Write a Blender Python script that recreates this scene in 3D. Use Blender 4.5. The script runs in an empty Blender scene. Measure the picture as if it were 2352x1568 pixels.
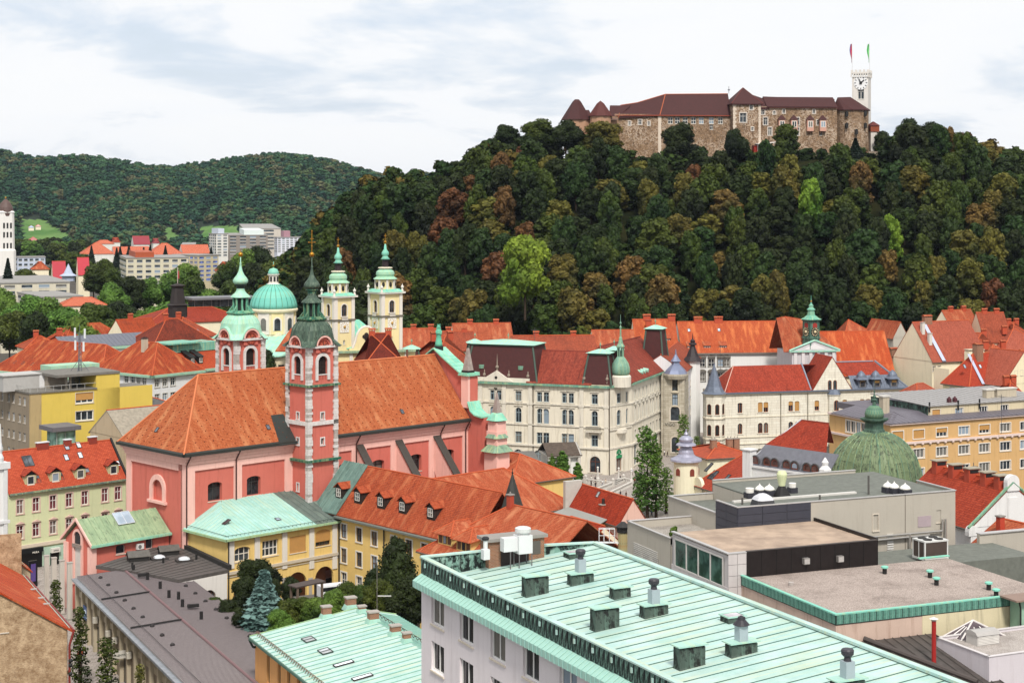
import bpy,math,random
import numpy as np
from math import sin,cos,pi,tan,atan2,sqrt,radians as RD
from mathutils import Vector
SC=bpy.context.scene
COL=SC.collection
F,H,CX,HY=3900.0,76.0,1176.0,450.0 # focal length and image centre in 2352-px units, camera height in metres
# ---------------------------------------------------------------- camera, sky, sun, exposure
cam=bpy.data.cameras.new('camera');camo=bpy.data.objects.new('camera',cam);COL.objects.link(camo)
cam.sensor_width=36;cam.lens=36*F/2352;cam.shift_y=-(784-HY)/2352
camo.location=(0,0,H);camo.rotation_euler=(RD(90),0,0)
cam.clip_start=1;cam.clip_end=30000
SC.camera=camo
SC.view_settings.view_transform='Standard';SC.view_settings.look='None'
SC.view_settings.exposure=0.34;SC.view_settings.gamma=1.0;SC.view_settings.use_curve_mapping=False
SUN_EL,SUN_AZ=50,172 # azimuth from +Y towards +X: a veiled sun behind the camera
wd=bpy.data.worlds.new('World');SC.world=wd;wd.use_nodes=True
def build_world():
 n=wd.node_tree.nodes;l=wd.node_tree.links;n.clear()
 out=n.new('ShaderNodeOutputWorld')
 sky=n.new('ShaderNodeTexSky');sky.sky_type='NISHITA';sky.sun_disc=False
 sky.sun_elevation=RD(SUN_EL);sky.sun_rotation=RD(SUN_AZ);sky.air_density=1.0;sky.dust_density=2.0
 b1=n.new('ShaderNodeBackground');b1.inputs[1].default_value=0.1;l.new(sky.outputs[0],b1.inputs[0])
 tc=n.new('ShaderNodeTexCoord');sp=n.new('ShaderNodeSeparateXYZ');l.new(tc.outputs['Generated'],sp.inputs[0])
 ad=n.new('ShaderNodeMath');ad.operation='ADD';ad.inputs[1].default_value=0.24;l.new(sp.outputs[2],ad.inputs[0])
 mx=n.new('ShaderNodeMath');mx.operation='MAXIMUM';mx.inputs[1].default_value=0.03;l.new(ad.outputs[0],mx.inputs[0])
 dx=n.new('ShaderNodeMath');dx.operation='DIVIDE';l.new(sp.outputs[0],dx.inputs[0]);l.new(mx.outputs[0],dx.inputs[1])
 dy=n.new('ShaderNodeMath');dy.operation='DIVIDE';l.new(sp.outputs[1],dy.inputs[0]);l.new(mx.outputs[0],dy.inputs[1])
 cb=n.new('ShaderNodeCombineXYZ');l.new(dx.outputs[0],cb.inputs[0]);l.new(dy.outputs[0],cb.inputs[1])
 cb.inputs[2].default_value=3.7
 no=n.new('ShaderNodeTexNoise');no.inputs['Scale'].default_value=2.3;no.inputs['Detail'].default_value=7
 no.inputs['Roughness'].default_value=0.56;no.inputs['Distortion'].default_value=0.35
 l.new(cb.outputs[0],no.inputs['Vector'])
 rp=n.new('ShaderNodeValToRGB');e=rp.color_ramp.elements
 e[0].position=0.34;e[0].color=(0.62,0.68,0.77,1);e[1].position=0.57;e[1].color=(0.78,0.79,0.80,1)
 m=rp.color_ramp.elements.new(0.45);m.color=(0.765,0.78,0.80,1)
 l.new(no.outputs['Fac'],rp.inputs[0])
 b2=n.new('ShaderNodeBackground');b2.inputs[1].default_value=1.0;l.new(rp.outputs[0],b2.inputs[0])
 mp=n.new('ShaderNodeMapRange');mp.inputs[1].default_value=0.30;mp.inputs[2].default_value=0.46
 mp.inputs[3].default_value=0.75;mp.inputs[4].default_value=1.0;l.new(no.outputs['Fac'],mp.inputs[0])
 ms=n.new('ShaderNodeMixShader');l.new(mp.outputs[0],ms.inputs[0]);l.new(b1.outputs[0],ms.inputs[1]);l.new(b2.outputs[0],ms.inputs[2])
 l.new(ms.outputs[0],out.inputs[0])
build_world()
sl=bpy.data.lights.new('sun','SUN');sl.energy=3.0;sl.angle=RD(10);sl.color=(1.0,0.95,0.88)
so=bpy.data.objects.new('sun',sl);COL.objects.link(so)
_d=Vector((sin(RD(SUN_AZ))*cos(RD(SUN_EL)),cos(RD(SUN_AZ))*cos(RD(SUN_EL)),sin(RD(SUN_EL))))
so.rotation_euler=_d.to_track_quat('Z','Y').to_euler();so.location=(0,0,300)
SC.cycles.max_bounces=5;SC.cycles.diffuse_bounces=2;SC.cycles.glossy_bounces=2;SC.cycles.transparent_max_bounces=4
# ---------------------------------------------------------------- materials
def lin(h,k=1.0):
 h=h.lstrip('#');o=[]
 for i in (0,2,4):
  c=int(h[i:i+2],16)/255;o.append(min(1,k*(c/12.92 if c <= .04045 else ((c+.055)/1.055) ** 2.4)))
 return (*o,1)
MATS={}
class NT:
 def __init__(s,name):
  s.m=bpy.data.materials.new(name);s.m.use_nodes=True;s.n=s.m.node_tree.nodes;s.l=s.m.node_tree.links
  s.p=s.n['Principled BSDF']
 def node(s,t,**k):
  x=s.n.new(t)
  for a,b in k.items():setattr(x,a,b)
  return x
 def noise(s,vec,scale,detail=3,rough=.55):
  x=s.n.new('ShaderNodeTexNoise');x.inputs['Scale'].default_value=scale;x.inputs['Detail'].default_value=detail
  x.inputs['Roughness'].default_value=rough;s.l.new(vec,x.inputs['Vector']);return x.outputs['Fac']
 def maprange(s,v,a,b,c,d):
  x=s.n.new('ShaderNodeMapRange');s.l.new(v,x.inputs[0])
  for i,q in enumerate((a,b,c,d)):x.inputs[i+1].default_value=q
  return x.outputs[0]
 def mix(s,f,a,b,mode='MIX'):
  x=s.n.new('ShaderNodeMix');x.data_type='RGBA';x.blend_type=mode;x.clamp_result=False
  for v,i in ((f,0),(a,6),(b,7)):
   if hasattr(v,'is_linked') or hasattr(v,'links'):s.l.new(v,x.inputs[i])
   elif i == 0:x.inputs[0].default_value=v
   else:x.inputs[i].default_value=v
  return x.outputs[2]
 def mapping(s,vec,sc,rot=(0,0,0)):
  x=s.n.new('ShaderNodeMapping');x.inputs['Scale'].default_value=sc;x.inputs['Rotation'].default_value=rot;s.l.new(vec,x.inputs[0]);return x.outputs[0]
 def bump(s,h,strength,dist=.05):
  x=s.n.new('ShaderNodeBump');x.inputs['Strength'].default_value=strength;x.inputs['Distance'].default_value=dist
  s.l.new(h,x.inputs['Height']);s.l.new(x.outputs[0],s.p.inputs['Normal'])
 def col(s,c):s.l.new(c,s.p.inputs['Base Color']) if hasattr(c,'links') else setattr(s.p.inputs['Base Color'],'default_value',c)
 def uv(s):return s.n.new('ShaderNodeTexCoord').outputs['UV']
 def pos(s):return s.n.new('ShaderNodeNewGeometry').outputs['Position']
def rough(T,r,metal=0,spec=.5):
 T.p.inputs['Roughness'].default_value=r;T.p.inputs['Metallic'].default_value=metal
 T.p.inputs['Specular IOR Level'].default_value=spec
def memo(fn):
 def g(*a,**k):
  key=(fn.__name__,a,tuple(sorted(k.items())))
  if key not in MATS:MATS[key]=fn(*a,**k)
  return MATS[key]
 return g
@memo
def plaster(c,dirt=.25,sc=1.0,stain='#4a4038',name='plaster'):
 T=NT(name);g=T.pos();c0=lin(c)
 a=T.noise(g,.35*sc,5,.65);col=T.mix(T.maprange(a,.3,.7,0,.32*(dirt+.3)),c0,tuple(x*.66 for x in c0[:3])+(1,))
 st=T.noise(T.mapping(g,(1.6,1.6,.12)),1.0*sc,4,.7)
 col=T.mix(T.maprange(st,.52,.78,0,dirt),col,lin(stain))
 fi=T.noise(g,7,2);col=T.mix(T.maprange(fi,.3,.7,0,.12),col,tuple(min(1,x*1.25) for x in c0[:3])+(1,))
 T.col(col);rough(T,.9,0,.2);T.bump(fi,.25,.03);return T.m
@memo
def flat(c,r=.7,metal=0,spec=.4,name='painted',var=.15):
 T=NT(name);c0=lin(c);a=T.noise(T.pos(),1.3,4,.6)
 T.col(T.mix(T.maprange(a,.3,.75,0,var*2),c0,tuple(x*.6 for x in c0[:3])+(1,)));rough(T,r,metal,spec);return T.m
@memo
def tile(c1,c2,dark='#3a1510',amt=.3,rowh=.36,colw=.24,patch=.25,light=None,streak=.35,name='roof_tile'):
 T=NT(name);uv=T.uv();a,b=lin(c1),lin(c2)
 br=T.node('ShaderNodeTexBrick');T.l.new(uv,br.inputs['Vector'])
 br.inputs['Color1'].default_value=a;br.inputs['Color2'].default_value=b
 br.inputs['Mortar'].default_value=tuple(x*.33 for x in b[:3])+(1,)
 br.inputs['Scale'].default_value=1;br.inputs['Mortar Size'].default_value=.035;br.inputs['Mortar Smooth'].default_value=.6
 br.inputs['Brick Width'].default_value=colw;br.inputs['Row Height'].default_value=rowh;br.inputs['Bias'].default_value=0
 p=T.noise(uv,.22,6,.62);col=T.mix(T.maprange(p,.5,.7,0,patch),br.outputs['Color'],lin(dark))
 s1=T.noise(T.mapping(uv,(1.1,.13,1)),1.0,5,.65)
 col=T.mix(T.maprange(s1,.5,.72,0,streak),col,lin(dark))
 if light:col=T.mix(T.maprange(T.noise(T.mapping(uv,(.5,.12,1)),1.3,4),.5,.75,0,.6),col,lin(light))
 mo=T.noise(uv,3.5,3,.7);col=T.mix(T.maprange(mo,.56,.75,0,amt),col,lin('#2a1a14'))
 T.col(col);rough(T,.85,0,.25)
 w=T.node('ShaderNodeTexWave',wave_type='BANDS',bands_direction='Y',wave_profile='SAW');w.inputs['Scale'].default_value=.314/rowh
 T.l.new(uv,w.inputs[0]);T.bump(w.outputs['Fac'],.55,.08);return T.m
@memo
def copper(c='#7cc6b0',c2='#4f9a86',rust=.15,dark=.2,streakc='#b9c48a',darkc='#14302a',bare=0.,name='copper_patina'):
 T=NT(name);uv=T.uv();a,b=lin(c),lin(c2)
 col=T.mix(T.maprange(T.noise(uv,.28,6,.7),.35,.66,0,.9),a,b)
 s1=T.noise(T.mapping(uv,(1.6,.1,1)),1.0,5,.7)
 col=T.mix(T.maprange(s1,.47,.7,0,.7),col,lin(streakc))
 s2=T.noise(T.mapping(uv,(2.3,.08,1)),1.3,4,.7)
 col=T.mix(T.maprange(s2,.6,.78,0,rust*2),col,lin('#8a4a1c'))
 d=T.noise(T.mapping(uv,(1.0,.5,1)),1.1,6,.75)
 col=T.mix(T.maprange(d,.55-bare*.25,.62-bare*.2,0,min(1,dark+bare)),col,lin(darkc))
 T.col(col);rough(T,.62,0,.35);T.bump(T.noise(uv,2.2,3),.12,.05);return T.m
@memo
def glass(c='#20262b',r=.12,name='window_glass'):
 T=NT(name);c0=lin(c);a=T.noise(T.pos(),.55,2);r_=T.node('ShaderNodeObjectInfo').outputs['Random']
 k=T.mix(T.maprange(a,.4,.62,0,1),c0,tuple(x*2.6+.015 for x in c0[:3])+(1,))
 k=T.mix(T.maprange(r_,.62,.66,0,.5),k,lin('#8f8a80'));T.col(T.mix(T.maprange(r_,.86,.88,0,.7),k,lin('#93a6b8')));rough(T,r,0,.5);return T.m  # random panes take a curtain tone, others a sky reflection painted into the colour
@memo
def stone(c1='#a08468',c2='#5e4634',c3='#d9c9b8',sc=.55,amt3=.55,name='rubble_stone'):
 T=NT(name);uv=T.uv();v=T.node('ShaderNodeTexVoronoi');v.inputs['Scale'].default_value=1.1/sc;T.l.new(uv,v.inputs['Vector'])
 r=T.node('ShaderNodeSeparateColor');T.l.new(v.outputs['Color'],r.inputs[0])
 col=T.mix(r.outputs[0],lin(c1),lin(c2))
 big=T.noise(uv,.11,5,.7);m=T.node('ShaderNodeMath',operation='MULTIPLY');T.l.new(T.maprange(big,.42,.62,.12,1),m.inputs[0])
 T.l.new(T.maprange(r.outputs[1],.35,.6,0,amt3*1.5),m.inputs[1])
 col=T.mix(m.outputs[0],col,lin(c3))
 col=T.mix(T.maprange(T.noise(T.mapping(uv,(.5,.12,1)),.6,4,.7),.55,.75,0,.7),col,lin('#33261e'))
 T.col(col);rough(T,.95,0,.15);T.bump(v.outputs['Distance'],.5,.15);return T.m
@memo
def ashlar(c1='#cfcac4',c2='#a9a19a',w=1.1,h=.5,mort='#6d665f',name='ashlar'):
 T=NT(name);uv=T.uv();br=T.node('ShaderNodeTexBrick');T.l.new(uv,br.inputs['Vector'])
 br.inputs['Color1'].default_value=lin(c1);br.inputs['Color2'].default_value=lin(c2);br.inputs['Mortar'].default_value=lin(mort)
 br.inputs['Scale'].default_value=1;br.inputs['Mortar Size'].default_value=.03;br.inputs['Brick Width'].default_value=w;br.inputs['Row Height'].default_value=h
 st=T.noise(T.mapping(uv,(1.5,.15,1)),1.0,5,.7)
 T.col(T.mix(T.maprange(st,.5,.75,0,.45),br.outputs['Color'],lin('#6a5c48')));rough(T,.9,0,.2);T.bump(br.outputs['Fac'],-.3,.03);return T.m
@memo
def gravel(c='#8c7f76',name='gravel_surface'):
 T=NT(name);g=T.pos();c0=lin(c);a=T.noise(g,9,3,.8)
 col=T.mix(T.maprange(a,.35,.65,0,1),tuple(x*.5 for x in c0[:3])+(1,),tuple(min(1,x*1.45) for x in c0[:3])+(1,))
 col=T.mix(T.maprange(T.noise(g,.22,5,.7),.45,.72,0,.5),col,lin('#4a3d36'))
 T.col(col);rough(T,.95,0,.1);T.bump(a,.5,.05);return T.m
@memo
def foliage(c1,c2,tr=.25,name='foliage'):
 T=NT(name);g=T.node('ShaderNodeNewGeometry');oi=T.node('ShaderNodeObjectInfo')
 tc=T.node('ShaderNodeTexCoord')
 a=T.noise(tc.outputs['Object'],.32,3,.6);col=T.mix(T.maprange(a,.36,.64,0,1),lin(c1),lin(c2))
 hs=T.node('ShaderNodeHueSaturation');T.l.new(col,hs.inputs['Color'])
 T.l.new(T.maprange(oi.outputs['Random'],0,1,.48,.515),hs.inputs['Hue'])
 T.l.new(T.maprange(g.outputs['Random Per Island'],0,1,.6,1.35),hs.inputs['Value'])
 T.col(hs.outputs[0]);rough(T,.6,0,.2)
 if tr:
  t=T.node('ShaderNodeBsdfTranslucent');T.l.new(hs.outputs[0],t.inputs[0]);m=T.node('ShaderNodeMixShader');m.inputs[0].default_value=tr
  o=T.n['Material Output'];T.l.new(T.p.outputs[0],m.inputs[1]);T.l.new(t.outputs[0],m.inputs[2]);T.l.new(m.outputs[0],o.inputs[0])
 return T.m
# ---------------------------------------------------------------- mesh building
class MB:
 def __init__(s):s.v=[];s.f=[];s.mi=[];s.cur=0
 def face(s,pts):
  n=len(s.v);s.v.extend(pts);s.f.append(tuple(range(n,n+len(pts))));s.mi.append(s.cur);return s
 def hexa(s,p):# p: 4 bottom points ccw, 4 top points
  n=len(s.v);s.v.extend(p)
  for q in ((3,2,1,0),(4,5,6,7),(0,1,5,4),(1,2,6,5),(2,3,7,6),(3,0,4,7)):
   s.f.append(tuple(n+i for i in q));s.mi.append(s.cur)
  return s
 def box(s,x0,x1,y0,y1,z0,z1):
  return s.hexa([(x0,y0,z0),(x1,y0,z0),(x1,y1,z0),(x0,y1,z0),(x0,y0,z1),(x1,y0,z1),(x1,y1,z1),(x0,y1,z1)])
 def slab(s,poly,th):
  top=[Vector(p) for p in poly];n=(top[1]-top[0]).cross(top[2]-top[0])
  if n.z<0:top.reverse()
  bot=[p-Vector((0,0,th)) for p in top];k=len(top)
  s.face([tuple(p) for p in top]);s.face([tuple(p) for p in reversed(bot)])
  for i in range(k):
   j=(i+1) % k;s.face([tuple(bot[i]),tuple(bot[j]),tuple(top[j]),tuple(top[i])])
  return s
 def prism(s,pts,z0,z1):
  k=len(pts)
  s.face([(p[0],p[1],z1) for p in pts]);s.face([(p[0],p[1],z0) for p in reversed(pts)])
  for i in range(k):
   a,b=pts[i],pts[(i+1) % k];s.face([(a[0],a[1],z0),(b[0],b[1],z0),(b[0],b[1],z1),(a[0],a[1],z1)])
  return s
 def vprism(s,pts,y0,y1):# pts in (x,z), extruded along y
  k=len(pts);s.face([(p[0],y0,p[1]) for p in pts]);s.face([(p[0],y1,p[1]) for p in reversed(pts)])
  for i in range(k):
   a,b=pts[i],pts[(i+1) % k];s.face([(b[0],y0,b[1]),(a[0],y0,a[1]),(a[0],y1,a[1]),(b[0],y1,b[1])])
  return s
 def xprism(s,pts,x0,x1):# pts in (y,z), extruded along x
  k=len(pts);s.face([(x1,p[0],p[1]) for p in pts]);s.face([(x0,p[0],p[1]) for p in reversed(pts)])
  for i in range(k):
   a,b=pts[i],pts[(i+1) % k];s.face([(x0,a[0],a[1]),(x0,b[0],b[1]),(x1,b[0],b[1]),(x1,a[0],a[1])])
  return s
 def tube(s,p0,p1,r,n=6,r1=None):
  a,b=Vector(p0),Vector(p1);d=(b-a).normalized();r1=r if r1 is None else r1
  u=d.cross(Vector((0,0,1)) if abs(d.z)<.9 else Vector((1,0,0))).normalized();w=d.cross(u)
  k=len(s.v)
  for i in range(n):
   t=2*pi*i/n;o=u*cos(t)+w*sin(t);s.v.append(tuple(a+o*r));s.v.append(tuple(b+o*r1))
  for i in range(n):
   j=(i+1) % n;s.f.append((k+2*i,k+2*i+1,k+2*j+1,k+2*j));s.mi.append(s.cur)
  s.f.append(tuple(k+2*i for i in range(n)));s.mi.append(s.cur);s.f.append(tuple(k+2*i+1 for i in reversed(range(n))));s.mi.append(s.cur)
  return s
 def lathe(s,prof,n=16,cx=0,cy=0,rot=0,sq=None,cap=True):
 # prof rows (r, z[, p]) p: 2 = circle, large = square of half-width r
  k=len(s.v)
  for row in prof:
   r,z=row[0],row[1];p=row[2] if len(row)>2 else 2
   for i in range(n):
    t=2*pi*i/n+rot;c,q=cos(t),sin(t);m=(abs(c) ** p+abs(q) ** p) ** (1/p)
    s.v.append((cx+r*c/m,cy+r*q/m,z))
  for a in range(len(prof)-1):
   for i in range(n):
    j=(i+1) % n;s.f.append((k+a*n+i,k+a*n+j,k+(a+1)*n+j,k+(a+1)*n+i));s.mi.append(s.cur)
  if cap:
   s.f.append(tuple(k+i for i in reversed(range(n))));s.mi.append(s.cur)
   s.f.append(tuple(k+(len(prof)-1)*n+i for i in range(n)));s.mi.append(s.cur)
  return s
 def ball(s,c,r,n=10,m=6,sz=1):
  return s.lathe([(max(.001,r*sin(pi*i/m)),c[2]-r*sz*cos(pi*i/m)) for i in range(m+1)],n,c[0],c[1],cap=False)
 def mesh(s,name,mats,smooth=False):
  me=bpy.data.meshes.new(name);me.from_pydata([tuple(p) for p in s.v],[],s.f)
  if not isinstance(mats,(list,tuple)):mats=[mats]
  for m in mats:me.materials.append(m)
  if any(s.mi):me.polygons.foreach_set('material_index',s.mi)
  uvl=me.uv_layers.new(name='UVMap');co=[]
  for f in s.f:
   a,b,c=(s.v[f[0]],s.v[f[1]],s.v[f[2]])
   ux,uy,uz=b[0]-a[0],b[1]-a[1],b[2]-a[2];wx,wy,wz=c[0]-a[0],c[1]-a[1],c[2]-a[2]
   nx,ny,nz=uy*wz-uz*wy,uz*wx-ux*wz,ux*wy-uy*wx;L=sqrt(nx*nx+ny*ny+nz*nz) or 1;nx /= L;ny /= L;nz /= L
   h=sqrt(nx*nx+ny*ny)
   if h<.05:
    for i in f:co += [s.v[i][0],s.v[i][1]]
   else:
    ax,ay=-ny/h,nx/h;bz=h;bx,by=-nz*nx/h,-nz*ny/h
    for i in f:
     p=s.v[i];co += [p[0]*ax+p[1]*ay,p[0]*bx+p[1]*by+p[2]*bz]
  uvl.data.foreach_set('uv',co)
  if smooth:me.polygons.foreach_set('use_smooth',[True]*len(s.f))
  return me
 def build(s,name,mats,parent=None,loc=(0,0,0),rz=0,smooth=False):
  return obj(name,s.mesh(name,mats,smooth),parent,loc,rz)
def obj(name,me,parent=None,loc=(0,0,0),rz=0):
 o=bpy.data.objects.new(name,me);COL.objects.link(o);o.parent=parent;o.location=loc
 if rz:o.rotation_euler=(0,0,rz)
 return o
def tag(o,label=None,cat=None,group=None,kind=None):
 for k,v in (('label',label),('category',cat),('group',group),('kind',kind)):
  if v:o[k]=v
 return o
def thing(name,label,cat,loc=(0,0,0),rz=0,group=None):
 return tag(obj(name,None,None,loc,rz),label,cat,group)
def struct(o):o['kind']='structure';return o
def fastmesh(name,V,Q,mats):
 me=bpy.data.meshes.new(name);nv=len(V);nf=len(Q);k=Q.shape[1]
 me.vertices.add(nv);me.vertices.foreach_set('co',V.astype(np.float32).ravel())
 me.loops.add(nf*k);me.loops.foreach_set('vertex_index',Q.astype(np.int32).ravel())
 me.polygons.add(nf);me.polygons.foreach_set('loop_start',np.arange(0,nf*k,k,dtype=np.int32));me.polygons.foreach_set('loop_total',np.full(nf,k,dtype=np.int32))
 for m in mats:me.materials.append(m)
 me.update(calc_edges=True);return me
# ---------------------------------------------------------------- frames: a corner at pixel column px and depth Y; x runs right and away, y left and away
def WX(px,Y):return (px-CX)*Y/F
def ZY(py,Y):return H-(py-HY)*Y/F
def YZ(py,z=0):return (H-z)*F/(py-HY)
def PZ(px,py,z):Y=YZ(py,z);return (WX(px,Y),Y,z)
class Fr:
 def __init__(s,px,Y,th,x=None):
  s.x=WX(px,Y) if x is None else x;s.y=Y;s.th=th;t=RD(th);s.u=(sin(t),cos(t));s.v=(-cos(t),sin(t));s.rz=pi/2-t
 def S(s,px,t=0):
  k=(px-CX)/F;return (k*(s.y+t*s.v[1])-s.x-t*s.v[0])/(s.u[0]-k*s.u[1])
 def T(s,px,a=0):
  k=(px-CX)/F;return (k*(s.y+a*s.u[1])-s.x-a*s.u[0])/(s.v[0]-k*s.v[1])
 def Yat(s,a=0,t=0):return s.y+a*s.u[1]+t*s.v[1]
 def Z(s,py,a=0,t=0):return ZY(py,s.Yat(a,t))
 def Zp(s,px,py,t=0):return s.Z(py,s.S(px,t),t)
 def Zq(s,px,py,a=0):return s.Z(py,a,s.T(px,a))
 def sub(s,a,t):return Fr(0,s.Yat(a,t),s.th,s.x+a*s.u[0]+t*s.v[0])
 def loc(s,X,Y):# world -> local
  dx,dy=X-s.x,Y-s.y;return dx*s.u[0]+dy*s.u[1],dx*s.v[0]+dy*s.v[1]
 def LP(s,px,py,z):p=PZ(px,py,z);return s.loc(p[0],p[1])
 def E(s,name,label,cat,group=None):return thing(name,label,cat,(s.x,s.y,0),s.rz,group)
# ---------------------------------------------------------------- walls with real openings
def arcpts(xc,zs,r,n=8,a0=0,a1=pi):return [(xc+r*cos(a0+(a1-a0)*i/n),zs+r*sin(a0+(a1-a0)*i/n)) for i in range(n+1)]
def wallm(x0,x1,z0,z1,holes,d=.25,th=0):
 """wall in the xz plane facing -y; holes (xc, zb, w, h, arch)"""
 m=MB();xs=sorted({x0,x1} | {h[0]-h[2]/2 for h in holes} | {h[0]+h[2]/2 for h in holes});xs=[x for x in xs if x0-1e-6 <= x <= x1+1e-6]
 for a,b in zip(xs,xs[1:]):
  if b-a<1e-5:continue
  c=(a+b)/2;hs=sorted([(h[1],h[1]+h[3]) for h in holes if h[0]-h[2]/2<c<h[0]+h[2]/2]);z=z0
  for lo,hi in hs+[(z1,z1)]:
   lo=min(lo,z1)
   if lo-z>1e-4:m.face([(a,0,z),(b,0,z),(b,0,lo),(a,0,lo)])
   z=max(z,hi)
 for h in holes:
  xc,zb,w,hh=h[:4];ar=h[4] if len(h)>4 else 0;l,r,t=xc-w/2,xc+w/2,zb+hh;s=t-(ar and (w/2 if ar == 1 else w*.18))
  m.face([(l,0,zb),(l,0,s),(l,d,s),(l,d,zb)]);m.face([(r,0,s),(r,0,zb),(r,d,zb),(r,d,s)]);m.face([(r,0,zb),(l,0,zb),(l,d,zb),(r,d,zb)])
  if not ar:m.face([(l,0,t),(r,0,t),(r,d,t),(l,d,t)])
  else:
   ky=(t-s)/(w/2);A=[(x,s+(z-s)*ky) for x,z in arcpts(xc,s,w/2,10)]
   for i in range(10):
    p,q=A[i],A[i+1];m.face([(p[0],0,p[1]),(p[0],0,t),(q[0],0,t),(q[0],0,q[1])]);m.face([(q[0],0,q[1]),(p[0],0,p[1]),(p[0],d,p[1]),(q[0],d,q[1])])
 return m
def ringm(m,w,h,y0,y1,b,ar=0,n=8):
 """frame ring of breadth b outside a w x h opening (b<0: inside); origin bottom centre"""
 o,i=(w/2+b,w/2) if b>0 else (w/2,w/2+b);bb=abs(b)
 zt=h-(ar and (w/2 if ar == 1 else w*.18));zb=0 if b>0 else bb
 m.box(-o,-i,y0,y1,0,zt);m.box(i,o,y0,y1,0,zt)
 if b<0:m.box(-i,i,y0,y1,0,bb)
 if not ar:m.box(-o,o,y0,y1,h if b>0 else h-bb,h+bb if b>0 else h)
 else:
  k=(h-zt)/(w/2)
  for j in range(n):
   a,c=pi*j/n,pi*(j+1)/n;ko=(h-zt+(bb if b>0 else 0))/o;ki=(h-zt-(0 if b>0 else bb))/i
   P=lambda r,t,kk:(r*cos(t),zt+r*sin(t)*kk)
   q=[P(o,a,ko),P(o,c,ko),P(i,c,ki),P(i,a,ki)];m.vprism([q[3],q[0],q[1],q[2]],y0,y1)
WM={}
def winmesh(w,h,st):
 key=(round(w,3),round(h,3),tuple(sorted(st.items(),key=str)))
 if key in WM:return WM[key]
 ar=st.get('arch',0);d=st.get('d',.22);fw=st.get('fw',.11);m=MB()
 tw=st.get('trim',0)
 if tw:ringm(m,w,h,-.09,.0,tw,ar);m.box(-w/2-tw-.05,w/2+tw+.05,-.16,0,-.2,-.003)
 elif st.get('sill',1):m.box(-w/2-.08,w/2+.08,-.12,0,-.14,-.003)
 if st.get('hood') == 1:m.box(-w/2-tw-.12,w/2+tw+.12,-.35,-.09,h+tw+.18,h+tw+.36)
 if st.get('hood') == 2:m.vprism([(-w/2-tw-.12,h+tw+.15),(w/2+tw+.12,h+tw+.15),(0,h+tw+.62)],-.32,-.09)
 if st.get('hood') == 3:
  m.vprism([(-w/2-tw-.12,h+tw+.15),(w/2+tw+.12,h+tw+.15)]+[(x,h+tw+.15+(z)*.6) for x,z in arcpts(0,0,w/2+tw+.1,8)][1:-1],-.32,-.09)
 m.cur=1;ringm(m,w,h,d-.1,d-.02,-fw,ar)
 nx=st.get('nx',2);zt=h-(w/2 if ar == 1 else (w*.18 if ar else 0));tz=st.get('tz',.66)*h
 for i in range(1,nx):
  x=-w/2+w*i/nx;m.box(x-fw*.5,x+fw*.5,d-.09,d-.03,fw,(h-fw) if not ar else (zt+(h-zt)*sqrt(max(0,1-(2*x/w)**2))-fw))
 if st.get('tz',.66):m.box(-w/2+fw,w/2-fw,d-.095,d-.035,tz-fw*.5,tz+fw*.5)
 fm=m.mesh('window',[st.get('tm') or flat('#cfc4b4'),st.get('fm') or flat('#d8d4cc')])
 p=MB();pts=[(-w/2,0),(w/2,0)]
 pts += ([(w/2,h),(-w/2,h)] if not ar else [(x,zt+(z-zt)*(h-zt)/(w/2)) for x,z in arcpts(0,zt,w/2,8)])
 p.face([(x,d,z) for x,z in pts]);pm=p.mesh('pane',st.get('gm') or glass())
 bm_=None
 WM[key]=(fm,pm);return WM[key]
BL={}
def blindmesh(w,h,f,ar,mat):
 k=(round(w,3),round(h,3),f,ar,mat.name)
 if k not in BL:
  m=MB();zt=h-(w/2 if ar == 1 else 0);z0=h*(1-f)
  if ar == 1:m.vprism([(-w/2+.06,z0),(w/2-.06,z0)]+[(x*.94,min(h-.06,z)) for x,z in arcpts(0,zt,w/2,8)],.1,.13)
  else:m.box(-w/2+.05,w/2-.05,.1,.13,z0,h-.05)
  BL[k]=m.mesh('blind',mat)
 return BL[k]
def window(par,face,x,zb,w,h,st,a0=0.0,blind=0,bmat=None,name='window'):
 """face 'a': y=a0 facing -y (x = s); face 'b': x=a0 facing -x (x = -t)"""
 fm,pm=winmesh(w,h,st)
 o=obj(name,fm,par,(x,a0,zb) if face == 'a' else (a0,-x,zb),0 if face == 'a' else -pi/2)
 obj('pane',pm,o)
 if blind:obj('blind',blindmesh(w,h,blind,st.get('arch',0),bmat),o)
 return o
def facade(par,face,x0,x1,z0,z1,specs,mat,a0=0.0,d=.25,name='wall',extra=()):
 """specs: list of (xs, zb, w, h, style[, blindfn])"""
 holes=list(extra)
 for sp in specs:
  for x in sp[0]:holes.append((x,sp[1],sp[2],sp[3],sp[4].get('arch',0)))
 o=wallm(x0,x1,z0,z1,holes,d).build(name,mat,par,(0,a0,0) if face == 'a' else (a0,0,0),0 if face == 'a' else -pi/2)
 for sp in specs:
  for k,x in enumerate(sp[0]):
   b=sp[5](k) if len(sp)>5 else 0
   window(par,face,x,sp[1],sp[2],sp[3],dict(sp[4],d=d),a0,b,flat('#b98a4e') if b else None)
 return o
def band(par,face,x0,x1,z,hgt,out,mat,a0=0.0,name='cornice'):
 m=MB();m.box(x0,x1,-out,-.003,z,z+hgt)
 return m.build(name,mat,par,(0,a0,0) if face == 'a' else (a0,0,0),0 if face == 'a' else -pi/2)
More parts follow.
